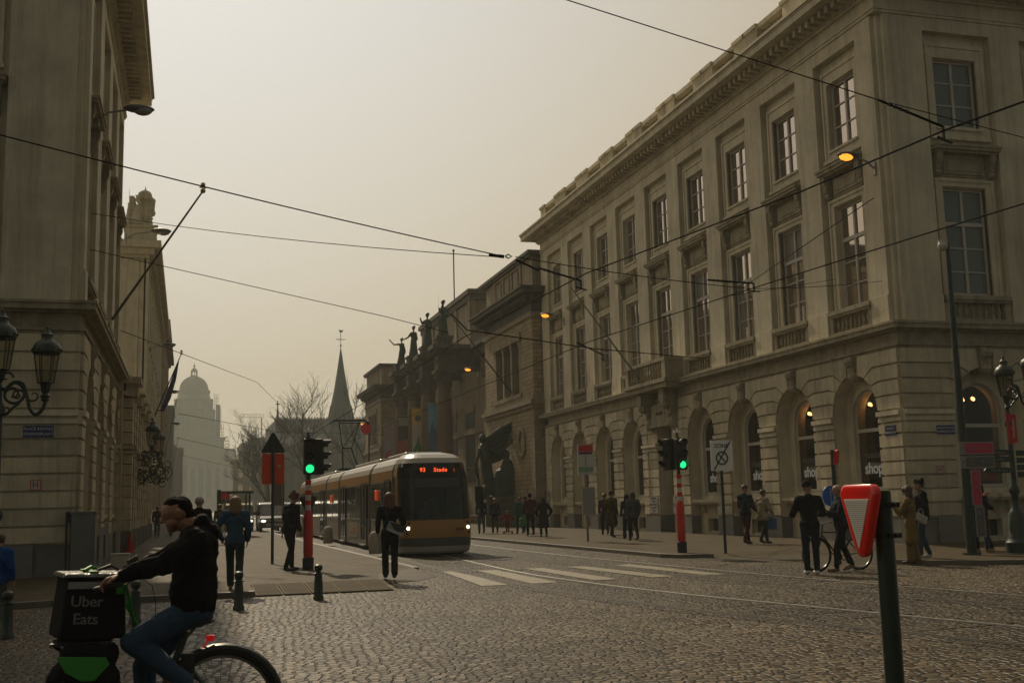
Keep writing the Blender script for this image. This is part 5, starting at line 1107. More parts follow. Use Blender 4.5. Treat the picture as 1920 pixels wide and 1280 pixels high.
# foreground yield box sign
t = thing('yield_sign', 'bright red boxy yield triangle with striped white face on a near green pole', 'sign', (4.03, 5.95, 0))
b = MB(); b.cyl(0, 0, 0, 1.58, .056, 28); b.cyl(0, 0, 1.58, 1.585, .05, 28); b.build('pole', mat('foreground_green_paint', (.008, .022, .014), .33, var=.2, scale=6, bump=.06, bscale=60), t, smooth=True)
def rtri(w, h, zc, r, k=6):
    out = []
    for (x, z), a0, a1 in (((-w, zc+h), 90, 200), ((0, zc-h), 200, 340), ((w, zc+h), -20, 90)): out += [(x+r*cos(radians(a0+(a1-a0)*i/k)), z+r*sin(radians(a0+(a1-a0)*i/k))) for i in range(k+1)]
    return out
SIGN = bpy.data.objects.new('box_sign', None)
def tri_loft(levels):
    b = MB(); R_2 = []; n = None
    for (w, h, zc, r, y_) in levels:
        p = rtri(w, h, zc, r); n = len(p); R_2.append([(x, y_, z) for x, z in p])
    for a in R_2: b.v += a
    for j in range(len(R_2)-1): b.f += [(j*n+i, j*n+(i+1) % n, (j+1)*n+(i+1) % n, (j+1)*n+i) for i in range(n)]
    b.f += [tuple(range(n)), tuple(range((len(R_2)-1)*n, len(R_2)*n))]; return b
bx = tri_loft([(.118, .158, 0, .05, .0), (.122, .162, 0, .053, -.008), (.122, .162, 0, .053, -.038), (.116, .156, 0, .05, -.047), (.105, .146, .002, .045, -.053)]).build('sign_box', mat('gloss_red', (.68, .012, .006), .22, spec=.7), t, smooth=True)
bx.location = (-.125, .0, 1.41); bx.rotation_euler = (0, 0, radians(-87))
fc = MB(); fc.prism([(-.12, .13), (.12, .13), (0, -.165)], -.0575, -.052); f_ = fc.build('white_face', mat('face_white', (.75, .73, .68), .5), bx)
b = MB()
for i in range(22):
    z = .118-.0118*i; w = .118*(z+.165)/.29; b.box(-w, w, -.0592, -.0578, z-.002, z+.002)
b.build('louvre_lines', mat('louvre_grey', (.4, .38, .35), .5), f_)
b = MB()
for z in (1.32, 1.5):
    b = MB(); b.lathe([(.062, -.016), (.062, .016)], 0, 0, z, 24); b.box(-.02, .07, -.075, -.05, z-.014, z+.014); b.ball(.03, -.08, z, .012, seg=8, rings=6); b.ball(.062, -.068, z, .010, seg=8, rings=6); b.box(-.10, -.02, -.01, .01, z-.014, z+.014); b.build('clamp', mat('clamp_dark', (.03, .035, .03), .3, metal=.6), t)
# bollards
BP = [(.085, 0), (.085, .06), (.072, .08), (.07, .3), (.058, .47), (.085, .475), (.085, .49), (.04, .50), (.035, .52), (.06, .55), (.07, .585), (.06, .63), (.035, .65), (.0, .655)]
bme = MB().lathe([(r*1.05, z*.92) for r, z in BP], 0, 0, 0, 20).mesh('bollard', IRON, True)
for x, y_, lb in ((2.18, 19.75, 'ball topped green bollard nearest the striped post'), (.8, 18.52, 'ball topped green bollard in front of the woman in the denim jacket'), (-.69, 17.16, 'ball topped green bollard behind the handlebar and delivery box'), (-2.2, 15.94, 'ball topped green bollard at the left edge beside the boy')):
    o = bpy.data.objects.new('bollard', bme); COL.objects.link(o); o.location = (x, y_, 0); tag(o, lb, 'bollard', 'green bollards along the left kerb')
CONC = mat('pale_concrete', (.42, .38, .31), .85, var=.2, scale=6, bump=.3)
b = MB(); b.lathe([(.19, 0), (.2, .05), (.19, .5), (.16, .62), (.09, .68), (.0, .69)], 0, 0, 0, 18); cme = b.mesh('stone_bollard', CONC, True)
for x, y_, lb in ((5.62, 35.0, 'squat white stone post beside the front wheel of the tram'), (5.55, 46.6, 'squat white stone post beside the middle of the tram'), (5.45, 57.5, 'squat white stone post beside the rear of the tram')):
    o = bpy.data.objects.new('stone_bollard', cme); COL.objects.link(o); o.location = (x-.02, y_, .1); tag(o, lb, 'bollard', 'white stone posts beside the tram')
# ornate lanterns
def lantern(parent, x, y, z, k=1., lit=False):
    """six-sided lantern: z is the foot of the cage"""
    g = MB()
    for zz, r in ((0, .13), (.5, .2)):
        for i in range(6): a, c = pi/3*i, pi/3*(i+1); g.tube([(x+k*r*cos(a), y+k*r*sin(a), z+k*zz), (x+k*r*cos(c), y+k*r*sin(c), z+k*zz)], .012*k, 5)
    for i in range(6): a = pi/3*i; g.tube([(x+k*.13*cos(a), y+k*.13*sin(a), z), (x+k*.2*cos(a), y+k*.2*sin(a), z+k*.5)], .011*k, 5)
    g.lathe([(.05*k, -.32*k), (.07*k, -.28*k), (.03*k, -.2*k), (.06*k, -.16*k), (.09*k, -.02*k), (.13*k, .0)], x, y, z, 10)
    g.lathe([(.21*k, .49*k), (.235*k, .52*k), (.23*k, .6*k), (.19*k, .68*k), (.11*k, .73*k), (.09*k, .78*k), (.1*k, .83*k), (.06*k, .86*k), (.03*k, .92*k), (.035*k, .96*k), (.0, .99*k)], x, y, z, 14)
    for i in range(12): a = pi/6*i; g.ball(x+.235*k*cos(a), y+.235*k*sin(a), z+.56*k, .022*k, seg=5, rings=4)
    o = g.build('lantern', IRON, parent, smooth=True)
    p = MB(); p.lathe([(.12*k, .01), (.19*k, .49*k)], x, y, z, 6); p.build('lantern_glass', MATS['lantern_glass'], o)
glass_mat('lantern_glass', (.75, .72, .62), .1)
def scroll(b, cx, cz, r0, turns, a0, y, rad, sgn=1, n=26):
    pts = []
    for i in range(n+1): t = i/n; a = a0+sgn*turns*2*pi*t; r = r0*(1-.8*t); pts.append((cx+r*cos(a), y, cz+r*sin(a)))
    b.tube(pts, [rad*(1-.45*i/n) for i in range(n+1)], 6)
def candelabra(name, label, loc, arms, H):
    t = thing(name, label, 'street lamp', loc)
    b = MB(); b.lathe([(.3, 0), (.3, .25), (.22, .35), (.2, .9), (.13, 1.0), (.09, 1.1), (.08, 1.35), (.12, 1.42), (.12, 1.5), (.07, 1.6), (.06, H-.75), (.1, H-.7), (.1, H-.6), (.05, H-.5), (.045, H-.32)], 0, 0, 0, 16); b.build('post', IRON, t, smooth=True)
    lantern(t, 0, 0, H, 1.0)
    for dx, dz in arms:
        s_ = 1 if dx > 0 else -1; z = H+dz; b = MB()
        def sm(P_):
            Q = [P_[0]]+list(P_)+[P_[-1]]; out = []
            for i in range(1, len(Q)-2):
                for k in range(6): t_ = k/6; out.append(tuple(.5*(2*Q[i][j]+(Q[i+1][j]-Q[i-1][j])*t_+(2*Q[i-1][j]-5*Q[i][j]+4*Q[i+1][j]-Q[i+2][j])*t_*t_+(3*Q[i][j]-3*Q[i+1][j]+Q[i+2][j]-Q[i-1][j])*t_**3) for j in (0, 1, 2)))
            return out+[P_[-1]]
        b.tube(sm([(0, 0, z-.42), (s_*.1, 0, z-.5), (s_*.2, 0, z-.4), (s_*.3, 0, z-.32)]), .024, 6)
        b.tube(sm([(s_*.06, 0, z-.14), (s_*.2, 0, z+.0), (s_*.34, 0, z-.02), (s_*.4, 0, z-.2), (s_*.46, 0, z-.42), (abs(dx)*s_*.82, 0, z-.5), (dx*.96, 0, z-.4), (dx, 0, z-.28), (dx, 0, z-.2)]), .03, 7)
        scroll(b, s_*.2, z-.18, .19, 1.6, pi/2, 0, .03, -s_, 40); scroll(b, s_*.27, z-.2, .1, 1.1, 0, 0, .022, s_, 30); scroll(b, s_*.5, z-.2, .11, .9, pi, 0, .02, s_); scroll(b, s_*.1, z+.08, .1, .8, 0, 0, .02, s_); scroll(b, s_*.1, z-.42, .09, .9, pi, 0, .02, s_)
        b.lathe([(.05, -.3), (.08, -.26), (.03, -.2)], dx, 0, z+.05, 8)
        b.build('bracket', IRON, t, smooth=True); lantern(t, dx, 0, z, .93)
    return t
candelabra('lamp_post', 'ornate dark green lamp post with two lanterns at the left edge', (-2.86, 19.0, .1), [(.67, -.2)], 3.72)
lb_ = candelabra('lamp_post', 'ornate dark green lamp post with red pennant at the right edge', (18.95, 22.6, .1), [(.75, .25)], 3.72)
b = MB(); b.prism([(-.14, 3.3), (.15, 3.26), (.15, 2.6), (-.1, 2.55)], -.09, -.08); o = b.build('pennant', mat('pennant_red', (.45, .012, .012), .6), lb_)
text('lettering', 'museum', .13, mat('print_white', (.5, .48, .45), .6), lb_, (.04, -.092, 2.93), rot=(pi/2, -pi/2, 0))
for i, (z, x0, x1, lb) in enumerate(((2.36, -.95, -.05, 'Musee Magritte'), (2.2, -.95, -.05, 'Grand Sablon'), (1.94, -.9, -.05, 'Mont des Arts'), (2.34, .05, 1.2, 'Place Royale'), (2.17, .05, 1.2, 'Parc Royal'), (2.0, .05, 1.2, 'Palais Royal'), (1.83, .05, 1.2, 'Ravenstein'))):
    f = thing('finger_sign', 'dark green finger board on the right lamp post, %s' % ('pointing left, ' + ('top', 'middle', 'lowest')[i] if i < 3 else 'pointing right, ' + ('top', 'second', 'third', 'lowest')[i-3]), 'sign', (18.95, 22.5, z+.1), 0, 'green finger boards on the right lamp post')
    b = MB(); s_ = -1 if i < 3 else 1; xe = x0 if i < 3 else x1
    b.prism([(xe, 0), (xe-s_*.07, .065), (-s_*-.05, .065), (-s_*-.05, -.065), (xe-s_*.07, -.065)], -.02, .0); o = b.build('board', IRON, f); text('lettering', lb, .075, mat('board_print', (.22, .22, .2), .6), o, ((x0+x1)/2, -.022, 0))
# wall lamps, lit ones glow orange
LIT = mat('sodium_lamp', (.9, .4, .08), .4, emit=(1, .30, .03), estr=2.0)
def wall_lamp(label, loc, d, lit, L=.95, k=1.):
    """bracket fixed to a facade; d = direction towards the street (+1 / -1 in x)"""
    t = thing('wall_lamp', label, 'street light', loc, 0, 'cobra head lamps on the facades'); b = MB(); b.box(-.03, .03, -.06, .06, -.3, .12)
    b.tube([(0, 0, -.1), (d*.25*k, 0, .12), (d*L*.7, 0, .22)], .03, 6); b.build('bracket', GALV, t)
    b = MB(); x = d*L; b.ball(x, 0, .28, .36*k, .16*k, .1*k, 12, 8); b.build('lamp_head', mat('lamp_shell', (.07, .07, .065), .5), t, smooth=True)
    g = MB(); g.ball(x+d*.1, -.03, .225, .22*k, .13*k, .12*k, 10, 8); g.build('lamp_lens', LIT if lit else mat('lamp_lens_off', (.2, .2, .18), .2), t, smooth=True)
wall_lamp('lit orange street lamp high on the right facade near the corner', (20.28, 29.1, 11.6), -1, True, .9, 1.1)
wall_lamp('lit orange street lamp at the far end of the cream right facade', (20.28, 59.2, 11.7), -1, True, 1.0, 1.1)
wall_lamp('lit orange street lamp in front of the museum cornice', (19.4, 75.6, 10.6), -1, True, .6)
wall_lamp('lit orange street lamp at the far museum wing', (19.4, 118, 9.9), -1, True, 1.6, 1.2)
for lb, y_, z, dx in (('unlit cobra lamp high on the nearest left facade', 31.1, 12.2, 1.05), ('unlit cobra lamp by the stone trophy on the left', 46, 12.4, 1.3), ('unlit cobra lamp lower down the left row of facades', 77, 12.2, 1.2), ('unlit cobra lamp on the left facades, third down the street', 98, 11.2, 1.2), ('unlit cobra lamp on the left facades, farthest small one', 125, 10.5, 1.2)):
    wall_lamp(lb, (-2.5, y_, z), 1, False, dx, 1.15)
# flagpoles on the facades
def flagpole(label, a, c, flag=None, ball=True):  # noqa
    a, c = Vector(a), Vector(c); t = thing('wall_flagpole', label, 'flagpole', tuple(a)); d = c-a
    b = MB(); b.tube([(0, 0, 0), d], [.05, .03], 8); b.build('pole', WIRE if (flag or 'dark' in label) else mat('flagpole_grey', (.1, .09, .075), .7), t)
    if ball: b = MB(); b.ball(*d, .09, seg=8, rings=6); b.tube([d, d*1.03], .02, 5); b.box(d.x-.12, d.x+.12, d.y-.02, d.y+.02, d.z+.1, d.z+.14); b.ball(d.x, d.y, d.z+.22, .08, seg=6, rings=5); b.build('finial', mat('gilt', (.4, .28, .08), .4, metal=.6), t)
    if flag:
        b = MB(); m_ = d*.72
        b.tube([d*.9, m_+Vector((.05, 0, -.45)), d*.5+Vector((.08, 0, -.75)), d*.34+Vector((.0, 0, -.9)), d*.22+Vector((0, 0, -.3))], [.04, .16, .2, .14, .05], 8); b.build('furled_flag', flag, t, smooth=True)
flagpole('bare flagpole slanting out from the left facade against the sky', (-2.5, 38.8, 7.86), (.34, 38.4, 12.3))
flagpole('flagpole with a furled blue flag on the left side of the street', (-2.5, 84, 7.9), (-.6, 84.7, 12.9), mat('flag_blue', (.02, .035, .10), .8))
flagpole('slanting flagpole farther down the left side', (-2.6, 134, 7.5), (-1.4, 136, 14.4), None, False)
flagpole('thin flagpole farthest down the left side', (-2.6, 190, 7.5), (-1.6, 192, 13.5), None, False)
flagpole('pale flagpole slanting up from the stone balcony of the right building', (19.4, 46.5, 6.9), (17.9, 51, 11.9), None, False)
flagpole('dark flagpole slanting before the museum windows', (19.3, 66.8, 8.3), (17.4, 76, 15.0), None, False)
# enamel plates on the walls
NAVY = mat('enamel_navy', (.012, .016, .11), .35); PW = mat('enamel_white', (.42, .42, .42), .4)
def plate(name, label, loc, w, h, m, lines, rot=0., border=None, lm=PW):
    t = thing(name, label, 'sign', loc, rot); b = MB(); b.box(-w/2, w/2, -.02, 0, -h/2, h/2); p = b.build('plate', m, t)
    if border: b = MB(); q = .02; b.box(-w/2, w/2, -.024, -.0205, h/2-q, h/2); b.box(-w/2, w/2, -.024, -.0205, -h/2, -h/2+q); b.box(-w/2, -w/2+q, -.024, -.0205, -h/2+q, h/2-q); b.box(w/2-q, w/2, -.024, -.0205, -h/2+q, h/2-q); b.build('border', border, p)
    for s_, sz, x, z in lines: text('lettering', s_, sz, lm, p, (x, -.022, z), spacing=1.05, bold=.002)
plate('street_name_plate', 'navy enamel plate reading PLACE ROYALE KONINGSPLAATS on the left building', (-3.42, 28.62, 3.50), .68, .27, NAVY, [('PLACE ROYALE', .092, 0, .06), ('KONINGSPLAATS', .092, 0, -.06)])
plate('street_name_plate', 'dim navy enamel plate on the square side of the right corner', (21.65, 28.5, 3.40), .62, .26, NAVY, [('PLACE ROYALE', .082, 0, .05), ('KONINGSPLAATS', .082, 0, -.06)])
plate('street_name_plate', 'dim navy enamel plate on the street side of the right corner', (20.22, 29.15, 3.42), .55, .3, NAVY, [('REGENCE', .08, 0, .06), ('REGENTSCHAP', .075, 0, -.06)], rot=-pi/2)
HR = mat('hydrant_red', (.42, .02, .02), .5)
for loc, lb in (((-3.44, 28.62, 2.24), 'red bordered H hydrant plate on the left corner'), ((21.35, 28.5, 2.22), 'red bordered H hydrant plate on the right corner')):
    plate('hydrant_plate', lb, loc, .24, .24, PW, [('H', .2, 0, 0)], border=HR, lm=HR)
for yy, z, lb in ((63.1, 2.0, 'white notice plate at the far end of the right facade, top'), (63.1, 1.5, 'white notice plate at the far end of the right facade, middle'), (63.1, 1.05, 'white notice plate at the far end of the right facade, lowest')):
    plate('notice_plate', lb, (20.23, yy-.35, z), .6, .36, mat('notice_white', (.33, .32, .29), .6), [('I A I', .1, 0, .06), ('MUSEUM', .06, 0, -.08)], rot=-pi/2, lm=GREYI)
for yy, z, lb in ((47.3, 1.52, 'upper white notice plate left of the dark doorway'), (47.3, 1.1, 'lower white notice plate left of the dark doorway'), (44.7, 1.52, 'upper white notice plate right of the dark doorway'), (44.7, 1.1, 'lower white notice plate right of the dark doorway')):
    plate('notice_plate', lb, (20.23, yy, z), .95, .34, mat('notice_white', (.33, .32, .29), .6), [('MUSEES ROYAUX', .07, 0, .08), ('MUSEUM', .07, 0, -.05)], rot=-pi/2, lm=GREYI)
# doorway, balcony and shop lettering belong to the right building
DY = 31.0+3.72*4; org = (20.3, 28.6, 0)
b = MB(); b.box(20.9, 20.95, DY-.78, DY+.78, 0, 4.75); b.box(20.86, 20.9, DY-.03, DY+.03, 0, 3.6); b.box(20.86, 20.9, DY-.78, DY+.78, 3.6, 3.7); b.build('door', mat('door_green_black', (.010, .018, .016), .4), RB, org=org)
b = MB(); b.box(19.4, 20.3, DY-2.3, DY+2.3, 6.28, 6.5); b.box(19.3, 20.3, DY-2.4, DY+2.4, 6.5, 6.66); b.box(19.38, 19.7, DY-2.3, DY+2.3, 7.42, 7.56); b.box(19.4, 19.7, DY-2.28, DY-1.9, 6.66, 7.42); b.box(19.4, 19.7, DY+1.9, DY+2.28, 6.66, 7.42)
for s_ in (-1, 1): b.box(19.7, 20.26, DY+s_*2.18-.1, DY+s_*2.18+.1, 7.42, 7.56)
for s_ in (DY-2.18, DY+2.18): b.box(19.7, 20.26, s_-.07, s_+.07, 6.66, 7.42)
for i in range(14): b.lathe([(r, h*.95) for r, h in BALP][:-1]+[(.05, .745)], 19.55, DY-1.79+i*.275, 6.67, 8)
for s_ in (-1.25, 1.25):
    for yy, zz, xx, dy in ((0, 5.75, 19.6, .26), (0, 5.2, 19.9, .22), (0, 4.6, 20.08, .2)): b.box(xx, 20.3, DY+s_-dy, DY+s_+dy, zz, zz+.6 if zz < 5.7 else 6.28)
    b.ball(19.8, DY+s_, 5.65, .24, .25, .26, 10, 8); b.ball(20.08, DY+s_, 4.85, .18, .2, .26, 10, 8)
b.box(20.05, 20.3, DY-.95, DY+.95, 4.85, 5.7); b.box(20.0, 20.3, DY-1.05, DY+1.05, 4.72, 4.85)
b.build('balcony', SILLM, RB, org=org)
text('carved_name', 'MUSEUM', .2, mat('carved_dark', (.08, .065, .045), .9), RB, (20.04-20.3, DY-28.6, 5.3), rot=(pi/2, 0, -pi/2))
SHOPW = mat('shop_lettering', (.5, .5, .48), .6, emit=(1, .98, .9), estr=.05); SHOPG = mat('shop_lettering_grey', (.12, .12, .115), .6)
BULB = mat('warm_bulb', (.9, .6, .3), .4, emit=(1, .52, .2), estr=11); REDIN = mat('shop_interior_red', (.16, .025, .015), .7, emit=(1, .12, .05), estr=.035)
for i in (0, 1, 2, 3):
    y_ = 31.0+3.72*i-28.6
    text('shop_lettering', 'shop', .5, SHOPW, RB, (.505, y_+.02, 2.35), rot=(pi/2, 0, -pi/2), bold=.012); text('shop_lettering', 'museum', .33, SHOPG, RB, (.505, y_+.02, 2.78), rot=(pi/2, 0, -pi/2), bold=.004)
text('shop_lettering', 'shop', .5, SHOPW, RB, (2.95, .505, 2.42), bold=.012); text('shop_lettering', 'museum', .33, SHOPG, RB, (2.95, .505, 2.85), bold=.004)
for (x, y_, lb) in ((21.3, 31.45, 'small warm chandelier glowing inside the corner shop window on the street side'), (21.3, 35.15, 'small warm chandelier glowing inside the second shop window from the corner'), (23.45, 29.7, 'small warm chandelier glowing inside the shop window facing the square')):
    t = thing('chandelier', lb, 'chandelier', (x, y_, 4.4)); b = MB(); b.tube([(0, 0, .1), (0, 0, 1.45)], .012, 5); b.tube([(-.2, 0, 0), (0, 0, .1), (.2, 0, 0)], .012, 5); b.tube([(0, -.2, 0), (0, 0, .1), (0, .2, 0)], .012, 5); b.build('frame', WIRE, t)
    for dx, dy in ((-.22, 0), (.22, 0), (0, -.22), (0, .22), (-.1, .1)): g = MB(); g.ball(dx, dy, .02, .045, .045, .06, 8, 6); g.build('bulb', BULB, t)
b = MB(); b.box(21.5, 26, 31.5, 31.6, 1.9, 2.6); b.box(22.9, 23.0, 31.2, 36, 1.2, 1.6); b.build('display_shelf', REDIN, RB, org=org)
# cabinet, pipes, cone by the left corner
tag(MB().box(0, .5, 0, .6, 0, 1.45).box(-.02, .52, -.02, .62, 1.45, 1.5).box(.03, .47, -.012, 0, .1, 1.38).build('electrical_cabinet', mat('cabinet_grey', (.13, .135, .12), .5, var=.2, scale=3), bevel=.01), 'grey green electrical cabinet against the left corner', 'cabinet').location = (-2.47, 26.9, .1)
tag(MB().cyl(0, 0, 0, 1.15, .045, 12).cyl(.11, 0, 0, 1.1, .03, 10).build('steel_post', GALV), 'pale steel post standing beside the electrical cabinet', 'post').location = (-1.82, 26.8, .1)
t = thing('meter_pipe', 'dark pipes and small meter box on the left corner wall', 'pipe', (-2.72, 28.5, .1)); b = MB(); b.tube([(0, 0, 0), (0, 0, 1.5)], .03, 6); b.tube([(.12, 0, 0), (.12, 0, 1.3)], .045, 8); b.build('pipe', BLACK, t); b = MB(); b.box(.02, .2, -.1, .0, 1.25, 1.5); b.build('meter_box', BLACK, t)
tag(MB().lathe([(.2, 0), (.2, .03), (.13, .04), (.06, .55), (.03, .7)], 0, 0, 0, 14).build('traffic_cone', mat('cone_red', (.5, .02, .01), .5)), 'small red cone at the foot of the left facade', 'cone').location = (-2.0, 44.0, .1)
tag(MB().box(0, .42, 0, .4, 0, .45).box(-.02, .44, -.02, .42, .45, .48).build('stone_block', CONC, bevel=.02), 'low grey block beside the steel post', 'block').location = (-1.75, 28.9, .1)
# wrought iron lantern bracket on the gateway
t = thing('iron_lantern_bracket', 'sprawling wrought iron scrollwork bracket with a lantern on the left facades', 'street lamp', (-2.3, 49, 3.2))
b = MB(); R = random.Random(3)
b.tube([(0, 0, .8), (1.3, 0, .8)], .03, 6); b.tube([(0, 0, -.6), (.5, 0, -.5), (1.0, 0, .0), (1.3, 0, .75)], .03, 6)
for i in range(26): scroll(b, R.uniform(.1, 1.35), R.uniform(-.35, .85), R.uniform(.12, .3), R.uniform(.8, 1.6), R.uniform(0, 6.3), R.uniform(-.5, .5), .026, R.choice((-1, 1)), 18)
b.build('scrollwork', IRON, t); lantern(t, .85, 0, 1.05, 1.2)
t2 = thing('iron_lantern_bracket', 'second wrought iron bracket just behind the first on the left', 'street lamp', (-2.3, 55.5, 3.2))
b = MB()
for i in range(20): scroll(b, R.uniform(.1, 1.4), R.uniform(-.35, .85), R.uniform(.15, .35), R.uniform(.8, 1.6), R.uniform(0, 6.3), R.uniform(-.5, .5), .03, R.choice((-1, 1)), 16)
b.build('scrollwork', IRON, t2); lantern(t2, .95, 0, 1.1, 1.2)
# stop shelter far left, small sign
t = thing('stop_shelter', 'glass tram stop shelter with dark green frame down the left pavement', 'shelter', (1.7, 62, .1))
b = MB()
for x in (0, 1.5): 
    for y_ in (0, 4): b.box(x-.05, x+.05, y_-.05, y_+.05, 0, 2.3)
b.box(-.1, 1.7, -.2, 4.2, 2.3, 2.42); b.box(-.2, 0, -.1, .1, 0, 2.5); b.build('frame', IRON, t); b = MB(); b.box(0, 1.5, -.01, .01, .3, 2.2); b.box(-.01, .01, 0, 4, .3, 2.2); b.build('glass_panel', MATS['lantern_glass'], t)
t = thing('small_red_sign', 'small red topped sign on a pole behind the woman in denim', 'sign', (1.75, 56, .1)); b = MB(); b.cyl(0, 0, 0, 2.3, .03, 8); b.build('pole', GALV, t); b = MB(); b.box(-.2, .2, -.02, .0, 1.95, 2.25); b.build('plate', RED, t); b = MB(); b.box(-.2, .2, -.02, .0, 1.75, 1.94); b.build('lower_plate', GREYI, t)
t = thing('far_grey_sign', 'grey square sign back on a far pole behind the orange plate', 'sign', (4.6, 58, .1)); b = MB(); b.cyl(0, 0, 0, 2.7, .04, 8); b.build('pole', GALV, t); b = MB(); b.box(-.45, .1, -.02, .0, 1.6, 2.7); b.build('plate', mat('dull_brown', (.09, .06, .05), .6), t)
t = thing('round_red_sign', 'round red sign beside the pantograph at the far museum wing', 'sign', (12.1, 78, .0)); b = MB(); b.cyl(0, 0, 0, 6.6, .07, 8, .05); b.build('pole', IRON, t); b = MB(); b.prism([(-.2+.38*cos(a*pi/10), 6.9+.38*sin(a*pi/10)) for a in range(20)], -.04, -.0); b.build('plate', RED, t)
# vehicles far down the street
def van(label, x, y, s=1, col=(.03, .032, .035)):
    t = thing('van', label, 'van', (x, y, 0)); P_ = mat('van_paint_dark', col, .3, spec=.7)
    b = MB(); b.prism([(0, .35), (0, .95), (.75, 1.12), (1.5, 1.85), (1.9, 1.95), (4.4, 1.95), (4.6, 1.7), (4.6, .35)], -.9, .9, 'x'); bo = b.build('body', P_, t, bevel=.08)
    b = MB(); b.add([(-.74, .78, 1.14), (.74, .78, 1.14), (.66, 1.47, 1.80), (-.66, 1.47, 1.80)], [(0, 1, 2, 3)]); 
    b.v = [(p[0], p[1]-.03, p[2]+.02) for p in b.v]; b.build('windscreen', WGV, t)
    b = MB(); b.box(-.93, .93, 1.3, 4.2, 1.2, 1.7); b.build('side_window', WGV, t)
    for sg in (-1, 1):
        b = MB(); b.ball(sg*.68, -.02, .78, .16, .05, .08, 8, 6); b.build('headlight', HLV, t)
        b = MB(); b.box(sg*1.0-.1, sg*1.0+.1, 1.0, 1.1, 1.15, 1.35); b.build('wing_mirror', BLACK, t)
        for yy in (.95, 3.7): w = MB(); w.tube([(sg*.8-.1, yy, .33), (sg*.8+.1, yy, .33)], .33, 16); w.build('wheel', BLACK, t)
    b = MB(); b.box(-.55, .55, -.03, .02, .45, .62); b.box(-.5, .5, -.025, .03, .75, .88); b.build('grille', mat('van_chrome', (.35, .34, .32), .2, metal=1), t)
WGV = mat('van_glass', (.03, .035, .035), .05, spec=1); HLV = mat('van_headlight', (.8, .78, .7), .3, emit=(1, .95, .8), estr=2.2)
van('dark van with lit headlights driving up the far street', 5.3, 73)
van('second vehicle half hidden behind the van, one headlight lit', 6.9, 80)
van('dark car hidden behind the woman in denim, headlight glinting', 3.3, 76)
for i, (x, y) in enumerate(((2.6, 120), (2.2, 140), (4.2, 150), (1.6, 170), (6.0, 165))): pass
# ================================================================== people
SKIN = mat('skin', (.30, .16, .10), .55); SKIND = mat('skin_tanned', (.22, .11, .065), .55)
def cloth(name, c): return mat('cloth_'+name, c, .9, var=.25, scale=9, bump=.35, bscale=16, spec=.12)
C_BLK = cloth('black', (.008, .008, .009)); C_NAVY = cloth('navy', (.012, .016, .028)); C_DEN = cloth('denim_blue', (.022, .055, .10)); C_JEAN = cloth('jeans', (.03, .05, .085)); C_OLV = cloth('olive', (.055, .042, .012)); C_TEAL = cloth('teal', (.01, .10, .075)); C_WINE = cloth('wine', (.07, .012, .014)); C_RED = cloth('bright_red', (.20, .012, .012)); C_GREY = cloth('grey', (.06, .065, .062)); C_TRCH = cloth('trench_tan', (.16, .11, .04)); C_BRN = cloth('brown', (.06, .035, .02)); C_BEI = cloth('pale_beige', (.28, .24, .17)); C_BLUE = cloth('royal_blue', (.008, .05, .20)); C_DGRN = cloth('dark_green', (.018, .03, .024)); C_MAR = cloth('maroon', (.05, .008, .009)); C_PURP = cloth('plum', (.06, .02, .03)); C_WHT = cloth('white', (.4, .38, .35))
H_DRK = mat('hair_dark', (.008, .006, .005), .85, bump=.6, bscale=60, spec=.1); H_RED = mat('hair_auburn', (.09, .028, .01), .6, bump=.6, bscale=60); H_BLD = mat('hair_blond', (.16, .09, .035), .6, bump=.6, bscale=60); H_GRY = mat('hair_grey', (.22, .2, .17), .6, bump=.6, bscale=60); H_BRN = mat('hair_brown', (.045, .022, .01), .6, bump=.6, bscale=60)
SH_BLK = mat('shoe_black', (.008, .008, .008), .5); SH_WHT = mat('shoe_white', (.45, .43, .4), .6); SH_TAN = mat('shoe_tan', (.2, .13, .07), .6)
def hand(b, w, d, n, k=1., curl=.5):
    """palm from wrist w along d, n = palm normal; five separate fingers, curled"""
    d = Vector(d).normalized(); n = Vector(n); n = (n-d*n.dot(d)).normalized(); s = d.cross(n); w = Vector(w)
    for o in (-.022, -.007, .008, .023): caps(b, w+s*o*k*.7, .013*k, w+(d*.075+s*o)*k, .0115*k, 8)
    for o, L in ((-.03, .058), (-.010, .075), (.010, .08), (.029, .07)):
        p0 = w+(d*.078+s*o)*k; p1 = p0+(d*cos(curl*.7)+n*sin(curl*.7))*L*.45*k; p2 = p1+(d*cos(curl*1.7)+n*sin(curl*1.7))*L*.32*k; p3 = p2+(d*cos(curl*2.6)+n*sin(curl*2.6))*L*.26*k
        caps(b, p0, .0095*k, p1, .009*k, 7); caps(b, p1, .009*k, p2, .0082*k, 7); caps(b, p2, .0082*k, p3, .007*k, 7)
    t0 = w+(d*.025+s*.028)*k; t1 = t0+(d*.6+s*.8+n*.2).normalized()*.032*k; t2 = t1+(d*.85+s*.25+n*.4).normalized()*.03*k
    caps(b, t0, .012*k, t1, .0105*k, 7); caps(b, t1, .0105*k, t2, .008*k, 7)
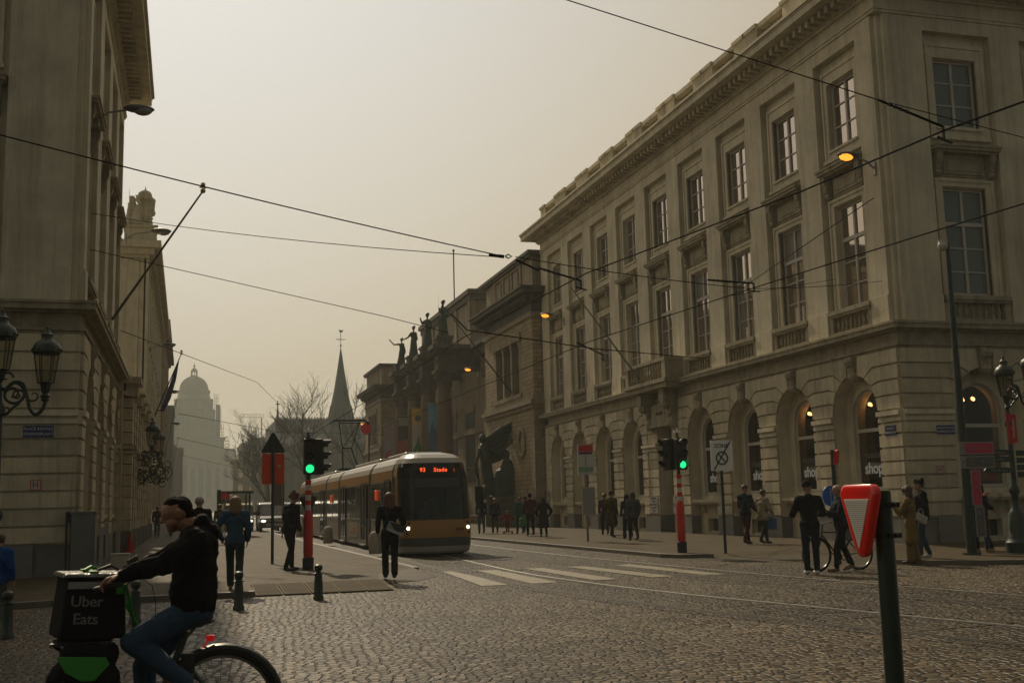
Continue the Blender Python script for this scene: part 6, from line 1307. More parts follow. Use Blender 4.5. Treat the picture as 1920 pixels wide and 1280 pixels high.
def head(b, c, fwd, k=1., tilt=0.):
    """c = centre of the skull, fwd = facing direction in plan"""
    f = Vector((fwd[0], fwd[1], -tilt)).normalized(); r = f.cross(Vector((0, 0, 1))).normalized(); u = r.cross(f); c = Vector(c)
    P_ = lambda a, q, z: c+(f*a+r*q+u*z)*k
    caps(b, P_(-.018, 0, .02), .088*k, P_(.012, 0, .025), .082*k, 12); caps(b, P_(.02, 0, -.03), .066*k, P_(.04, 0, -.075), .04*k, 10)
    caps(b, P_(.035, -.025, -.045), .045*k, P_(.035, .025, -.045), .045*k, 8)
    caps(b, P_(.088, 0, .012), .010*k, P_(.106, 0, -.022), .013*k, 7); caps(b, P_(.09, -.012, -.026), .008*k, P_(.09, .012, -.026), .008*k, 6)
    caps(b, P_(.078, -.03, .024), .012*k, P_(.078, .03, .024), .012*k, 6)
    caps(b, P_(.076, -.016, -.056), .009*k, P_(.076, .016, -.056), .009*k, 6); caps(b, P_(.07, 0, -.088), .016*k, P_(.066, 0, -.09), .016*k, 6)
    for s_ in (-1, 1): caps(b, P_(-.01, s_*.078, -.022), .014*k, P_(-.018, s_*.085, .018), .018*k, 6)
    return f, r, u
def rotp(p, a): return Vector((p[0]*cos(a)-p[1]*sin(a), p[0]*sin(a)+p[1]*cos(a), p[2]))
def person(label, loc, face, H=1.72, top=C_BLK, legs=C_BLK, hairm=H_DRK, hair='short', coat=None, stride=.12, arms=((.05, .05), (.05, .05)), skirt=None, shoe=SH_BLK, hood=False, skin=SKIN, group=None, vox=.011, sleeve=None, bend=0., wide=1., lookdown=.1, headturn=0., bulk=1., cat='person', flare=0.):
    """standing or walking figure; local +Y is forward, face = heading in radians (0 = away from the camera)"""
    k = H/1.72; t = thing('person', label, cat, loc, -face, group); S = .185*k*wide
    hz = .90*k; hipx = .09*k; st = stride*k; sh = 1.40*k; fwd = bend
    pelvis = Vector((0, 0, hz)); chest = Vector((0, .03+fwd*.5, 1.25*k)); neck = Vector((0, .01+fwd*.8, 1.46*k)); hd = Vector((0, .04+fwd, 1.615*k))
    # limbs
    leg = []
    for s_, y_ in ((-1, st), (1, -st)):
        back = y_ < 0 and stride > .1
        ankle = Vector((s_*hipx*.9, y_*1.5, .075*k+(.05 if back else 0))); hip = Vector((s_*hipx, 0, hz)); knee = (hip+ankle)/2+Vector((s_*.005, (.05 if y_ >= 0 else .07)*(1 if stride > .05 else .3), .01)); leg.append((hip, knee, ankle, back))
    arm_ = []
    for s_, (a_f, a_o) in zip((-1, 1), arms):
        shl = Vector((s_*S, .0+fwd*.7, sh)); e = shl+Vector((s_*(.035+a_o*.22), a_f*.12-.03, -.28*k+abs(a_o)*.03)); th = min(2.5, .3+abs(a_f)*1.35); w = e+Vector((s_*(.01-a_o*.22), .24*k*sin(th), -.24*k*cos(th))); arm_.append((shl, e, w, s_))
    b = MB()
    f, r, u = head(b, hd, (sin(headturn), cos(headturn)), k, lookdown)
    caps(b, hd+Vector((0, -.02, -.05*k)), .055*k, neck, .06*k); caps(b, neck, .065*k, chest, .12*k); caps(b, chest-Vector((.06, 0, 0)), .11*k, chest+Vector((.06, 0, 0)), .11*k); caps(b, chest, .12*k, pelvis, .09*k)
    caps(b, arm_[0][0], .055*k, arm_[1][0], .055*k)
    for hip, knee, ankle, back in leg: caps(b, hip, .07*k, knee, .048*k); caps(b, knee, .048*k, ankle, .036*k); caps(b, ankle, .038*k, ankle+Vector((0, .1, -.03)), .03*k)
    for shl, e, w, s_ in arm_: caps(b, shl, .048*k, e, .038*k); caps(b, e, .038*k, w, .026*k); hand(b, w, (w-e)+Vector((0, .02, -.02)), (-s_, .1, 0), k*1.05, .45)
    fuse(b, 'body', skin, min(vox, .009), t, 1)
    # trousers or skirt
    b = MB(); lw = 1+flare
    for hip, knee, ankle, back in leg: caps(b, hip, .098*k, knee, .070*k*(1+flare*.3)); caps(b, knee, .070*k*(1+flare*.3), ankle+Vector((0, -.01, .03)), .055*k*lw)
    caps(b, pelvis+Vector((-.05, 0, .02)), .115*k, pelvis+Vector((.05, 0, .02)), .115*k); fuse(b, 'trousers', legs, vox, t, 1, disp=.012)
    if skirt:
        b = MB(); n = 20; rr = [(.14, .98), (.17, .85), (.21, .6), (.25, skirt[1])]; b.lathe([(q*k, z*k) for q, z in rr], 0, 0, 0, n, .8); b.build('skirt', skirt[0], t, smooth=True)
    # jacket
    b = MB(); bl = bulk
    hem = .84*k if not coat else coat*k
    caps(b, Vector((-.055, chest.y, 1.27*k)), .135*k*bl, Vector((.055, chest.y, 1.27*k)), .135*k*bl); caps(b, Vector((-.05, 0, hz+.03)), .125*k*bl, Vector((.05, 0, hz+.03)), .125*k*bl)
    caps(b, chest, .145*k*bl, pelvis+Vector((0, 0, .03)), .13*k*bl); caps(b, arm_[0][0], .07*k*bl, arm_[1][0], .07*k*bl); caps(b, neck-Vector((0, 0, .02)), .075*k, chest, .14*k*bl)
    if coat:
        n_ = 4
        for x in (-.09, 0, .09): caps(b, Vector((x*.7, 0, hz)), .12*k*bl, Vector((x*(1.1+coat_flare(coat)), 0, coat*k+.1)), .115*k*bl)
    for shl, e, w, s_ in arm_: caps(b, shl, .068*k*bl, e, .058*k*bl); caps(b, e, .058*k*bl, w+(e-w).normalized()*.02, .043*k*bl)
    if hood: caps(b, hd+Vector((0, -.04, .03)), .115*k, hd+Vector((0, -.035, -.06)), .105*k)
    else: caps(b, neck+Vector((-.03, -.03, .0)), .055*k, neck+Vector((.03, -.03, 0)), .055*k)
    fuse(b, 'coat' if coat else 'jacket', top, vox, t, 1, disp=.02)
    # hair
    b = MB(); hc = hd+f*-.028*k+u*.03*k
    if hair != 'bald' and not hood:
        if hair == 'cap': caps(b, hc+u*.03, .094*k, hc+f*.03+u*.03, .09*k); caps(b, hc+f*.09+u*.02, .03*k, hc+f*.14+u*.01, .02*k)
        else: caps(b, hc, .097*k, hc+f*.03+u*.015*k, .09*k)
        if hair == 'long':
            caps(b, hc-f*.02, .095*k, hc-f*.05-Vector((0, 0, .2*k)), .085*k)
            for s_ in (-1, 1): caps(b, hc+r*s_*.06*k, .05*k, hc+r*s_*.08*k-f*.03-Vector((0, 0, .24*k)), .05*k)
        if hair == 'curly':
            R = random.Random(int(loc[0]*100))
            for i in range(16): a = R.uniform(0, 6.3); z = R.uniform(-.06, .1); b.ball(*(hc+(r*cos(a)*.085+f*sin(a)*.075-f*.01+u*z)*k), .04*k, seg=7, rings=5)
        if hair == 'bun': b.ball(*(hc-f*.1+u*.04), .045*k)
        fuse(b, 'hair', hairm, .009, t, 1, disp=.012)
    # shoes
    for hip, knee, ankle, back in leg:
        b = MB(); a = ankle; dz = -.035 if not back else -.05; toe = a+Vector((0, .15*k, dz if not back else -.075)); caps(b, a+Vector((0, -.03, -.02)), .043*k, a+Vector((0, .03, -.02)), .045*k); caps(b, a+Vector((0, .02, -.03)), .045*k, toe, .036*k); fuse(b, 'shoe', shoe, .011, t, 1)
    return t, {'hands': [a[2] for a in arm_], 'k': k, 'head': hd, 'f': f, 'r': r}
def coat_flare(c): return .35 if c < .5 else .15
def bag(name, label, p, loc, rz, size, m, rot=0, strap=None):
    """hand-held or shoulder bag, a thing of its own; p local position in the holder's frame"""
    w, d, h = size; q = rotp(p, -rz); t = thing(name, label, 'bag', (loc[0]+q.x, loc[1]+q.y, loc[2]+q.z), -rz)
    b = MB(); b.box(-w/2, w/2, -d/2, d/2, -h/2, h/2); o = b.build('pouch', m, t, bevel=.02); o.rotation_euler = (0, rot, 0)
    s = MB(); s.tube(strap or [(-w*.3, 0, h/2), (-w*.15, 0, h/2+.12), (w*.15, 0, h/2+.12), (w*.3, 0, h/2)], .008, 5); s.build('strap', m if name != 'messenger_bag' else BLACK, t)
    return t
rd = radians
# left pavement
person('woman in blue denim jacket and dark green trousers walking away', (.86, 21.7, .1), rd(4), 1.69, C_DEN, C_DGRN, H_BLD, 'long', stride=.13, arms=((.1, .6), (.0, .15)), shoe=SH_TAN, flare=.3, bulk=1.12)
bag('shoulder_bag', 'small dark bag on the hip of the woman in denim', (.2, .0, .98), (.86, 21.7, .1), rd(4), (.1, .1, .2), C_BLK, strap=[(0, 0, .1), (-.1, -.1, .3), (-.3, -.1, .42)])
person('stooping curly haired man in a black jacket beside the striped post', (2.32, 27.2, .1), rd(60), 1.80, C_BLK, C_BLK, H_RED, 'curly', stride=.09, bend=.1, lookdown=.6, headturn=.3, bulk=1.15)
person('woman in black with auburn hair walking towards the tram', (4.0, 23.1, .1), rd(2), 1.72, C_BLK, C_BLK, H_RED, 'long', stride=.05, arms=((.2, .1), (.2, .3)), flare=.25, bulk=1.04)
MBG = bag('messenger_bag', 'grey and white shoulder bag of the woman walking to the tram', (.1, -.2, 1.0), (4.0, 23.1, .1), rd(2), (.36, .12, .2), mat('bag_grey', (.22, .23, .24), .5), rot=rd(25), strap=[(-.15, 0, .1), (-.2, .1, .4), (-.12, .2, .46)])
b = MB(); b.prism([(-.19, .08), (.17, .11), (.16, -.01), (.0, -.05)], -.078, -.062); fl_ = b.build('flap', mat('flap_dark', (.02, .02, .022), .5), MBG); fl_.rotation_euler = (0, rd(25), 0)
b = MB(); b.box(-.17, .17, -.066, -.061, -.1, -.05); fl_ = b.build('pale_band', mat('band_pale', (.38, .38, .37), .5), MBG); fl_.rotation_euler = (0, rd(25), 0)
person('grey haired person in a dark coat behind the cyclist', (.25, 25.5, .1), rd(0), 1.74, C_BLK, C_BLK, H_GRY, 'short', bulk=1.15)
person('boy in a bright blue vest at the left edge', (-2.50, 17.1, .0), rd(20), 1.30, C_BLUE, C_GREY, H_BRN, 'short', stride=.1, skin=SKIN, bulk=1.25, wide=1.1)
text('jacket_lettering', 'team', .12, STRIPEW, None, (-2.33, 16.97, .92), rot=(pi/2, pi/2, .4)).update if 0 else None
person('small distant pedestrian in brown by the left facades', (-1.6, 66, .1), rd(0), 1.7, C_BRN, C_GREY, H_BRN, vox=.02)
person('small distant pedestrian in a dark jacket beside the one in brown', (-.9, 69, .1), rd(10), 1.72, C_NAVY, C_JEAN, H_DRK, vox=.02)
person('distant pedestrian in dark brown near the shelter', (1.35, 50, .1), rd(-10), 1.68, C_BRN, C_WHT, H_RED, vox=.02)
# right pavement, far group
FG = 'pedestrians walking away in front of the museum'
person('man in navy jacket and light jeans, leftmost of the walkers by the tram', (13.75, 53.4, .1), rd(5), 1.78, C_NAVY, cloth('light_jeans', (.06, .085, .10)), H_DRK, vox=.016, group=FG)
person('grey blond person in dark coat and rust trousers beside the navy jacket', (14.35, 53.1, .1), rd(5), 1.68, C_NAVY, C_BRN, H_BLD, vox=.016, group=FG)
person('small child in a red outfit on a red scooter', (14.55, 51.6, .15), rd(0), 1.02, C_RED, C_RED, H_BRN, 'short', vox=.014, stride=.04, arms=((.5, .8), (.5, .8)), group=FG)
tag(MB().box(-.25, .25, -.06, .06, .1, .13).tube([(0, .1, .12), (0, .18, .7)], .02, 6).tube([(-.2, .18, .7), (.2, .18, .7)], .018, 6).tube([(-.23, -.03, .06), (-.17, -.03, .06)], .06, 10).tube([(.17, -.03, .06), (.23, -.03, .06)], .06, 10).build('scooter', C_RED, org=(0, 0, 0)), 'little red three wheeled scooter under the child', 'scooter').location = (14.55, 51.55, .1)
person('person in a teal jacket with red scarf between child and couple', (15.0, 51, .1), rd(-5), 1.68, C_TEAL, C_JEAN, H_RED, 'curly', vox=.016, bulk=1.15, group=FG)
person('person in a dark jacket half hidden behind the wine red jacket', (15.75, 52.6, .1), rd(20), 1.74, C_MAR, C_NAVY, H_DRK, vox=.016, stride=.18, group=FG)
person('tall man in a wine red jacket carrying a green bag', (14.5, 47.7, .1), rd(5), 1.83, C_WINE, C_BLK, H_DRK, vox=.014, arms=((.1, .35), (.0, .1)), bulk=1.1, group=FG)
bag('carrier_bag', 'bright green carrier bag hanging from the wine red jacket man', (-.33, 0, .62), (14.5, 47.7, .1), rd(5), (.3, .14, .34), mat('bag_green', (.02, .20, .05), .5))
person('woman in a long black coat, rightmost of the walkers by the museum', (14.25, 45.0, .1), rd(5), 1.63, C_BLK, C_BLK, H_DRK, 'long', coat=.42, vox=.014, arms=((.0, .6), (.0, .6)), bulk=1.15, group=FG)
# middle group
MG = 'pedestrians before the arched windows'
person('person in a plum jacket at the back left of the group of four', (17.2, 45.6, .1), rd(10), 1.74, C_PURP, C_BLK, H_BRN, vox=.016, group=MG)
bag('carrier_bag', 'pale carrier bag held low behind the olive coat', (.28, 0, .55), (17.2, 45.6, .1), rd(10), (.26, .14, .42), mat('bag_pale', (.26, .27, .3), .5))
person('man in a long olive coat in the group of four', (16.2, 42.2, .1), rd(55), 1.80, C_OLV, C_BLK, H_DRK, coat=.45, vox=.014, stride=.11, bulk=1.2, headturn=.4, group=MG)
person('long haired woman in dark blue behind the grey hooded jacket', (15.95, 39.9, .1), rd(5), 1.66, C_NAVY, C_JEAN, H_DRK, 'long', vox=.014, flare=.4, group=MG)
person('person with a grey hooded jacket and black trousers, back turned', (15.5, 38.2, .1), rd(3), 1.72, C_GREY, C_BLK, H_DRK, hood=True, vox=.013, bulk=1.18, group=MG)
person('man in dark jacket and rust trousers walking beside the pale coat', (16.75, 32.0, .1), rd(60), 1.80, C_NAVY, C_MAR, H_BRN, 'cap', vox=.013, stride=.15, arms=((.9, .1), (.5, .1)), bulk=1.1)
person('older woman in a pale coat over a red top with bags', (17.3, 31.9, .1), rd(75), 1.66, C_BEI, C_DGRN, H_BRN, vox=.013, stride=.14, arms=((.9, .1), (.4, .3)), bulk=1.2, coat=.75)
bag('carrier_bag', 'blue and red carrier bag of the woman in the pale coat', (.26, .1, .62), (17.3, 31.9, .1), rd(75), (.34, .12, .36), mat('bag_blue', (.04, .10, .22), .5))
tag(MB().box(-.11, .11, -.07, .07, -.12, .12).build('bag_print', RED), None)
bpy.data.objects.remove(bpy.data.objects['bag_print'])
# the two men with a bicycle
person('man in black with a dark cap and white trainers, back to the camera', (11.98, 20.2, .0), rd(12), 1.82, C_BLK, C_NAVY, H_DRK, 'cap', stride=.02, arms=((.9, .4), (.9, .4)), shoe=SH_WHT, bulk=1.18, wide=1.0, headturn=.7)
person('bald man in dark jacket with glasses holding a bicycle', (12.95, 20.6, .0), rd(-75), 1.76, C_NAVY, C_BLK, H_DRK, 'bald', stride=.12, arms=((1.1, .1), (1.3, .2)), shoe=SH_TAN, bulk=1.12, skin=SKIN)
person('woman in a long tan trench coat looking down', (15.32, 21.6, .02), rd(-40), 1.68, C_TRCH, C_TRCH, H_BRN, 'long', coat=.42, stride=.03, arms=((1.6, .1), (1.5, .1)), lookdown=.6, flare=.8, bulk=1.12)
bag('shoulder_bag', 'cream shoulder bag of the woman in the trench coat', (.17, -.14, .98), (15.32, 21.6, .02), rd(-10), (.3, .1, .18), mat('bag_cream', (.36, .33, .28), .5), rot=rd(25))
person('man in a black puffer jacket and jeans with white shoes', (15.98, 22.1, .1), rd(-70), 1.74, C_BLK, C_JEAN, H_DRK, 'curly', stride=.08, arms=((.3, .1), (.3, .1)), shoe=SH_WHT, bulk=1.3, headturn=-.3)
bag('carrier_bag', 'white and blue carrier bag held by the man in black', (.1, .3, .62), (15.98, 22.1, .1), rd(0), (.24, .1, .3), mat('bag_white', (.38, .40, .46), .5))
person('older man in a navy jacket with a hand to his face near the right window', (18.35, 23.2, .1), rd(160), 1.74, C_NAVY, C_JEAN, H_GRY, 'bald', stride=.09, arms=((.6, .2), (1.7, .0)), shoe=SH_TAN, skin=mat('skin_flushed', (.34, .12, .07), .6), bulk=1.2)
person('person with a rust red skirt half hidden by the right lamp post', (19.0, 23.9, .1), rd(-20), 1.66, C_NAVY, C_BLK, H_DRK, 'long', stride=.1, skirt=(cloth('rust', (.11, .02, .012)), .42), bulk=1.1)
bag('carrier_bag', 'bright blue bag between the two people at the right edge', (-.3, 0, .8), (19.0, 23.9, .1), rd(0), (.14, .1, .42), BLU)
dr_ = thing('person', 'tram driver in a dark uniform sitting behind the windscreen', 'person', (7.2, 35.0, .85))
b = MB(); head(b, (0, 0, .78), (0, -1), 1.0, .1); caps(b, (0, .02, .7), .05, (0, .03, .6), .06); caps(b, (0, .03, .55), .1, (0, .05, .1), .12)
for s_ in (-1, 1): caps(b, (s_*.17, .03, .5), .045, (s_*.22, -.12, .25), .04); caps(b, (s_*.22, -.12, .25), .035, (s_*.14, -.34, .3), .03); hand(b, (s_*.14, -.34, .3), (0, -1, 0), (0, 0, -1), 1, .5)
fuse(b, 'body', SKIN, .012, dr_, 1); b = MB(); caps(b, (-.08, .03, .5), .12, (.08, .03, .5), .12); caps(b, (0, .04, .45), .15, (0, .05, .1), .15)
for s_ in (-1, 1): caps(b, (s_*.17, .03, .5), .065, (s_*.22, -.12, .25), .055); caps(b, (s_*.22, -.12, .25), .05, (s_*.16, -.28, .29), .042)
fuse(b, 'uniform', cloth('uniform', (.05, .06, .08)), .013, dr_, 1); b = MB(); caps(b, (0, .02, .82), .095, (0, .0, .83), .09); fuse(b, 'hair', H_BRN, .012, dr_, 1)
# ================================================================== bicycles
def wheel(t, x, z, R, y=0., w=.022, spokes=18, hubr=.03, m=None):
    b = MB(); b.tube([(x+R*cos(2*pi*i/36), y, z+R*sin(2*pi*i/36)) for i in range(37)], w, 7, False); o = b.build('wheel', m or mat('tyre', (.008, .008, .008), .8), t, smooth=True)
    b = MB(); b.tube([(x+(R-.03)*cos(2*pi*i/36), y, z+(R-.03)*sin(2*pi*i/36)) for i in range(37)], .012, 6, False); b.build('rim', mat('rim_alloy', (.2, .2, .19), .35, metal=.8), o, smooth=True)
    b = MB()
    for i in range(spokes): a = 2*pi*i/spokes; a2 = a+(.35 if i % 2 else -.35); b.tube([(x+hubr*cos(a2), y+(.025 if i % 2 else -.025), z+hubr*sin(a2)), (x+(R-.03)*cos(a), y, z+(R-.03)*sin(a))], .0016 if R > .3 and abs(x) < 2 else .002, 4)
    b.tube([(x, y-.05, z), (x, y+.05, z)], hubr, 10); b.build('spokes', mat('spoke_steel', (.12, .12, .12), .35, metal=.9), o)
    return o
t = thing('bicycle', 'black bicycle standing between the two men and the yield sign', 'bicycle', (12.95, 20.95, 0), rd(4))
# local x: front wheel at the left
for x in (-.42, .62): wheel(t, x, .35, .34)
b = MB(); b.tube([(-.42, 0, .35), (-.28, 0, .72), (-.24, 0, .95)], .018, 6); b.tube([(-.27, 0, .75), (.1, 0, .29)], .018, 6); b.tube([(-.27, 0, .8), (.22, 0, .78)], .016, 6); b.tube([(.1, 0, .29), (.26, 0, .92)], .016, 6); b.tube([(.1, 0, .29), (.62, 0, .35)], .012, 6); b.tube([(.62, 0, .35), (.22, 0, .78)], .012, 6); b.build('frame', BLACK, t)
b = MB(); b.box(.15, .4, -.06, .06, .92, .96); b.build('saddle', BLACK, t, bevel=.02); b = MB(); b.tube([(-.2, -.28, 1.0), (-.26, 0, .98), (-.2, .28, 1.0)], .014, 6); b.build('handlebar', BLACK, t); b = MB(); b.tube([(.1, -.02, .29), (.1, .02, .29)], .09, 14); b.tube([(.1, -.08, .29), (.2, -.08, .2)], .012, 5); b.tube([(.1, .08, .29), (0, .08, .38)], .012, 5); b.build('crankset', WIRE, t)
# ---- the courier: bicycle, box, bags, rider (plane y = 7.4, riding to the left)
BY = 7.4; B = thing('delivery_bicycle', 'dark green electric bicycle of the courier crossing the foreground', 'bicycle', (0, BY, 0))
GRN = mat('frame_green', (.012, .035, .022), .3, spec=.6)
w1 = wheel(B, .22, .36, .34, w=.026, spokes=28); w2 = wheel(B, -.56, .28, .255, w=.026, spokes=28)
b = MB()
for s_ in (-1, 1):
    pts = [(.22+.385*cos(rd(a)), .36+.385*sin(rd(a))) for a in range(-12, 186, 11)]
b = MB(); n = len(pts); v = []
for x, z in pts:
    cx_, cz_ = .22, .36; dx, dz = x-cx_, z-cz_; q = sqrt(dx*dx+dz*dz); ux, uz = dx/q, dz/q
    for yy, rr in ((-.032, -.028), (-.026, -.006), (0, .004), (.026, -.006), (.032, -.028)): v.append((x+ux*rr, yy, z+uz*rr))
b.add(v, [(5*i+j, 5*i+j+1, 5*i+j+6, 5*i+j+5) for i in range(n-1) for j in range(4)]); b.build('mudguard', mat('mudguard_black', (.012, .012, .012), .4), B, smooth=True)
b = MB(); bb = (-.22, 0, .30); st_ = (.01, 0, .83); ht = (-.58, 0, .78)
b.tube([(-.57, 0, .92), (-.60, 0, .70)], .028, 12); b.tube([ht, (-.40, 0, .52), bb], [.042, .044, .044], 14); b.tube([bb, (-.08, 0, .6), st_], .022, 10)
for s_ in (-.05, .05): b.tube([(bb[0], s_*.6, bb[2]), (.0, s_, .33), (.22, s_, .36)], .012, 8); b.tube([(-.03, s_*.3, .70), (.22, s_, .36)], .011, 8); b.tube([(-.60, s_, .68), (-.56, s_, .28)], .015, 8)
b.build('frame', GRN, B, smooth=True)
b = MB(); b.tube([(.01, 0, .82), (.03, 0, .9)], .016, 8); b.build('seat_post', STEEL, B)
b = MB(); caps(b, (-.08, 0, .925), .03, (.10, 0, .935), .045); caps(b, (.10, -.05, .94), .04, (.10, .05, .94), .04); fuse(b, 'saddle', C_BLK, .008, B, 1); b = MB(); b.tube([(.04, -.03, .89), (.12, -.03, .87), (.17, 0, .885), (.12, .03, .87), (.04, .03, .89)], .006, 6); b.build('saddle_rail', BLACK, B)
b = MB(); b.box(.125, .175, -.02, .02, .765, .80); b.tube([(.07, 0, .7), (.12, 0, .74), (.14, 0, .77)], .006, 5); b.build('rear_light', mat('rear_light_red', (.5, .005, .005), .3, emit=(1, .01, .02), estr=.2), B, bevel=.006)
b = MB(); b.tube([(-.57, 0, .92), (-.55, 0, 1.08)], .016, 8); b.tube([(-.43, -.30, 1.14), (-.50, -.22, 1.13), (-.55, -.05, 1.09), (-.55, .05, 1.09), (-.50, .22, 1.13), (-.43, .30, 1.14)], .012, 8); b.build('handlebar', BLACK, B, smooth=True)
for s_ in (-1, 1): b = MB(); b.tube([(-.52, s_*.28, 1.12), (-.36, s_*.31, 1.155)], .018, 8); b.build('grip', BLACK, B)
b = MB(); b.tube([(bb[0], -.03, bb[2]), (bb[0], .03, bb[2])], .10, 24); b.tube([(bb[0], -.09, bb[2]), (bb[0]+.10, -.09, bb[2]+.13)], .011, 6); b.tube([(bb[0], .09, bb[2]), (bb[0]-.10, .09, bb[2]-.13)], .011, 6); b.box(bb[0]+.05, bb[0]+.15, -.16, -.09, bb[2]+.12, bb[2]+.14); b.box(bb[0]-.15, bb[0]-.05, .09, .16, bb[2]-.14, bb[2]-.12); b.tube([(bb[0], .03, bb[2]+.05), (.22, .05, .39)], .006, 5); b.build('crankset', WIRE, B)
b = MB(); b.box(-.02, .06, -.035, .035, .58, .70); b.tube([(.0, 0, .62), (.05, .03, .55), (.12, .03, .52)], .01, 5); b.build('wheel_lock', BLACK, B, bevel=.01)
b = MB(); b.box(-.76, -.42, -.2, .2, .80, .815); b.tube([(-.62, .05, .7), (-.74, .15, .80)], .012, 6); b.tube([(-.62, -.05, .7), (-.74, -.15, .80)], .012, 6); b.build('front_rack', BLACK, B)
ph = thing('phone', 'dark smartphone on the handlebar mount', 'phone', (-.30, BY-.02, 1.24), 0); b = MB(); b.box(-.035, .035, -.006, .006, -.055, .055); o = b.build('phone_case', BLACK, ph, bevel=.008); o.rotation_euler = (0, rd(-28), rd(10)); b = MB(); b.box(-.03, .03, -.008, -.0065, -.05, .05); o2 = b.build('screen', DGLASS, o)
b = MB(); b.tube([(.02, 0, -.04), (-.02, .0, -.09), (-.1, 0, -.14)], .006, 5); b.build('mount', BLACK, ph)
tag((lambda b: b.build('charging_cable', WIRE, org=(0, 0, 0)))(MB().tube([(-.28, BY-.03, 1.18), (-.20, BY-.05, 1.12), (-.175, BY-.05, 1.0), (-.18, BY-.05, .88), (-.21, BY-.05, .80)], .0022, 5)), 'thin cable hanging from the phone', 'cable')
# insulated box
BX = thing('delivery_box', 'black insulated food box lettered Uber Eats with green straps', 'delivery box', (-.565, BY, .835), rd(14))
b = MB(); b.add([(-.20, -.21, 0), (.185, -.21, -.01), (.185, .21, -.01), (-.20, .21, 0), (-.155, -.19, .365), (.17, -.19, .35), (.17, .2, .35), (-.155, .2, .365)], [(0, 3, 2, 1), (4, 5, 6, 7), (0, 1, 5, 4), (1, 2, 6, 5), (2, 3, 7, 6), (3, 0, 4, 7)]); BB = b.build('case', mat('box_black_fabric', (.006, .006, .007), .85, var=.3, scale=8, bump=.2, spec=.15), BX, bevel=.025)
b = MB(); b.add([(-.19, -.22, .36), (.195, -.22, .345), (.195, .22, .345), (-.19, .22, .36), (-.17, -.2, .385), (.18, -.2, .372), (.18, .2, .372), (-.17, .2, .385)], [(0, 3, 2, 1), (4, 5, 6, 7), (0, 1, 5, 4), (1, 2, 6, 5), (2, 3, 7, 6), (3, 0, 4, 7)]); LD = b.build('lid', mat('lid_fabric', (.035, .035, .032), .28, var=.5, scale=14, bump=.8, spec=.7), BX, bevel=.01)
STG = mat('strap_green', (.015, .19, .01), .5)
b = MB()
b.tube([(-.05, -.1, .39), (.0, -.05, .41), (.06, .02, .395)], .012, 6); b.box(-.03, .02, -.19, .19, .378, .39); b.build('green_strap', STG, BX)
b = MB(); b.tube([(.02, -.12, .39), (.1, -.1, .415), (.16, -.02, .385)], .01, 6); b.build('lid_handle', BLACK, BX)
b = MB(); b.add([(-.15, -.1945, .335), (.09, -.1945, .325), (.09, -.1975, .285), (-.155, -.1975, .295)], [(0, 1, 2, 3)]); b.build('reflective_band', mat('reflective_grey', (.22, .22, .22), .35, metal=.3, var=.3, scale=30), BX)
b = MB(); b.box(.12, .16, -.205, -.196, .25, .335); b.box(.176, .186, -.15, .15, .08, .3); b.build('corner_panel', STG, BX)
LT = mat('box_lettering', (.14, .14, .14), .7)
text('lettering', 'Uber', .088, LT, BX, (-.045, -.2025, .215), rot=(rd(87), rd(4), 0), bold=.0008); text('lettering', 'Eats', .088, LT, BX, (-.052, -.2085, .115), rot=(rd(87), rd(4), 0), bold=.0008)
for x, z0, z1 in ((.23, .3, -.05), (.26, .2, -.1)): b = MB(); b.tube([(.19, -.1, z0), (x, -.14, (z0+z1)/2), (x+.03, -.1, z1)], .011, 6); b.build('hanging_strap', STG, BX)
PN = thing('pannier_bags', 'black bags slung under the delivery box with a green flap', 'bag', (-.56, BY-.12, .04), rd(6))
b = MB(); caps(b, (-.08, -.05, .70), .08, (.10, -.05, .70), .08); caps(b, (-.10, -.08, .58), .12, (.07, -.08, .56), .12); caps(b, (-.14, -.08, .42), .13, (.05, -.08, .4), .12); caps(b, (-.17, -.08, .24), .13, (.04, -.08, .22), .12); fuse(b, 'bag_body', C_BLK, .012, PN, 2, disp=.03)
b = MB(); b.add([(-.17, -.215, .72), (.1, -.225, .70), (.12, -.225, .66), (.04, -.235, .575), (-.03, -.235, .575), (-.12, -.225, .63)], [(0, 1, 2, 3, 4, 5)]); b.v += [(p[0], p[1]+.012, p[2]) for p in b.v[:6]]; b.f += [(6, 7, 8, 9, 10, 11)]+[(i, (i+1) % 6, 6+(i+1) % 6, 6+i) for i in range(6)]; b.build('green_flap', STG, PN, bevel=.004)
# rider
RD = thing('person', 'courier in a black hooded coat and blue jeans riding the delivery bicycle', 'person', (0, BY, 0))
hip = Vector((.06, 0, .99)); chestp = Vector((.05, 0, 1.30)); nk = Vector((.03, 0, 1.47)); hdp = Vector((-.07, 0, 1.545))
b = MB(); f, r, u = head(b, hdp, (-1, -.12), .9, .3)
caps(b, hdp+Vector((.03, 0, -.05)), .055, nk, .06); caps(b, nk, .06, chestp, .10); caps(b, chestp, .10, Vector((.05, 0, 1.0)), .09)
LEGS = (((.05, -.1, .96), (-.30, -.13, .80), (-.00, -.14, .50)), ((.05, .1, .96), (-.24, .12, .62), (-.22, .13, .24)))
for a, c, e in LEGS: caps(b, a, .07, c, .045); caps(b, c, .045, e, .035); caps(b, e, .04, Vector(e)+Vector((-.1, 0, -.05)), .03)
ARMS = (((.05, -.19, 1.38), (-.14, -.25, 1.245), (-.37, -.29, 1.20)), ((.05, .19, 1.38), (-.14, .25, 1.25), (-.37, .3, 1.20)))
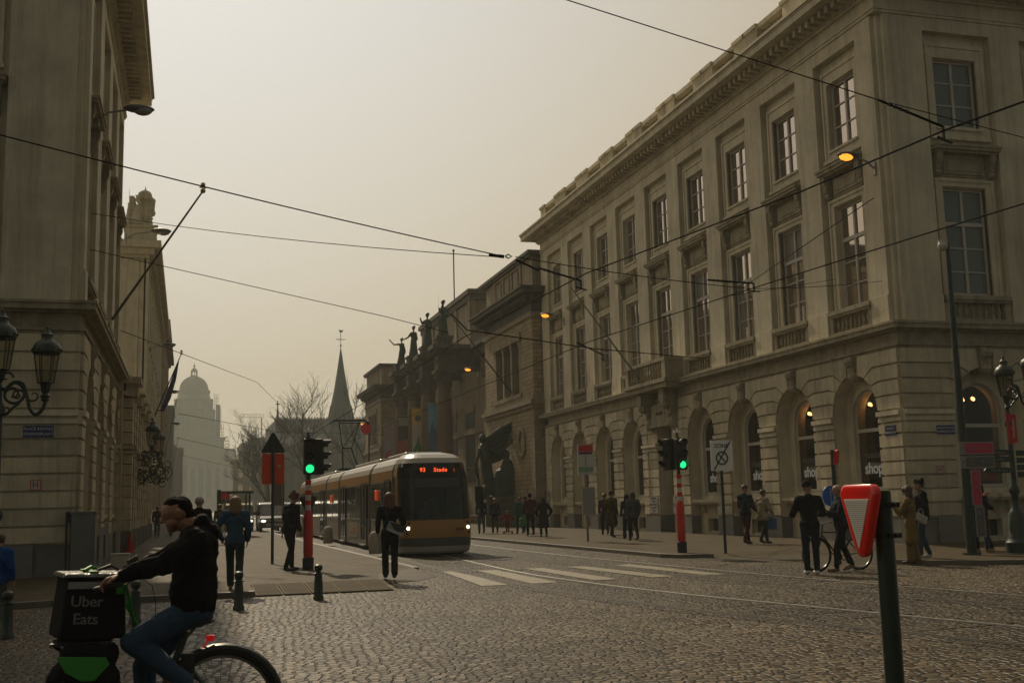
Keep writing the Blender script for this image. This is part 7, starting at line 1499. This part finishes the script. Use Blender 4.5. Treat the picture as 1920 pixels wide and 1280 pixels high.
for s_, (a, c, e) in zip((-1, 1), ARMS): caps(b, a, .05, c, .04); caps(b, c, .04, e, .028); hand(b, Vector(e), (-1, 0, -.25), (0, 0, -1) , 1.05, .75)
fuse(b, 'body', SKIND, .006, RD, 1)
b = MB()
for a, c, e in LEGS: caps(b, a, .10, c, .075); caps(b, c, .075, Vector(e)+Vector((.0, 0, .05)), .055)
caps(b, (.06, -.06, .97), .12, (.06, .06, .97), .12); fuse(b, 'jeans', mat('jeans_courier', (.016, .045, .09), .9, var=.25, scale=7, bump=.5, bscale=30), .008, RD, 1, disp=.018)
b = MB(); caps(b, (.06, -.09, 1.36), .12, (.045, -.08, 1.04), .145); caps(b, (.06, .09, 1.36), .12, (.045, .08, 1.04), .145); caps(b, (.06, 0, 1.36), .13, (.045, 0, 1.04), .15); caps(b, (.03, -.08, 1.02), .125, (.06, .08, 1.02), .13); caps(b, nk+Vector((.03, 0, -.03)), .08, (.06, 0, 1.3), .14); caps(b, (.05, -.17, 1.37), .085, (.05, .17, 1.37), .085)
caps(b, (.09, -.05, 1.48), .06, (.09, .05, 1.48), .06); caps(b, (.12, -.04, 1.44), .075, (.12, .04, 1.44), .075); caps(b, (.02, -.07, 1.44), .045, (.06, .07, 1.46), .045)
for a, c, e in ARMS: caps(b, a, .078, c, .066); caps(b, c, .066, Vector(e)+Vector((.02, 0, .0)), .046)
fuse(b, 'coat', cloth('courier_black', (.007, .007, .008)), .008, RD, 1, disp=.045)
b = MB(); hc = hdp-f*.02+u*.03; caps(b, hc-f*.015+u*.004, .08, hc+f*.014+u*.024, .066); caps(b, hc-f*.032-u*.035, .062, hc-u*.012-f*.018, .072); fuse(b, 'hair', H_DRK, .006, RD, 1, disp=.003)
for (a, c, e) in LEGS: b = MB(); e = Vector(e); caps(b, e+Vector((.035, 0, -.02)), .042, e+Vector((-.0, 0, -.04)), .045); caps(b, e+Vector((0, 0, -.04)), .045, e+Vector((-.14, 0, -.10)), .034); fuse(b, 'shoe', mat('shoe_grey', (.12, .115, .11), .6), .007, RD, 1)
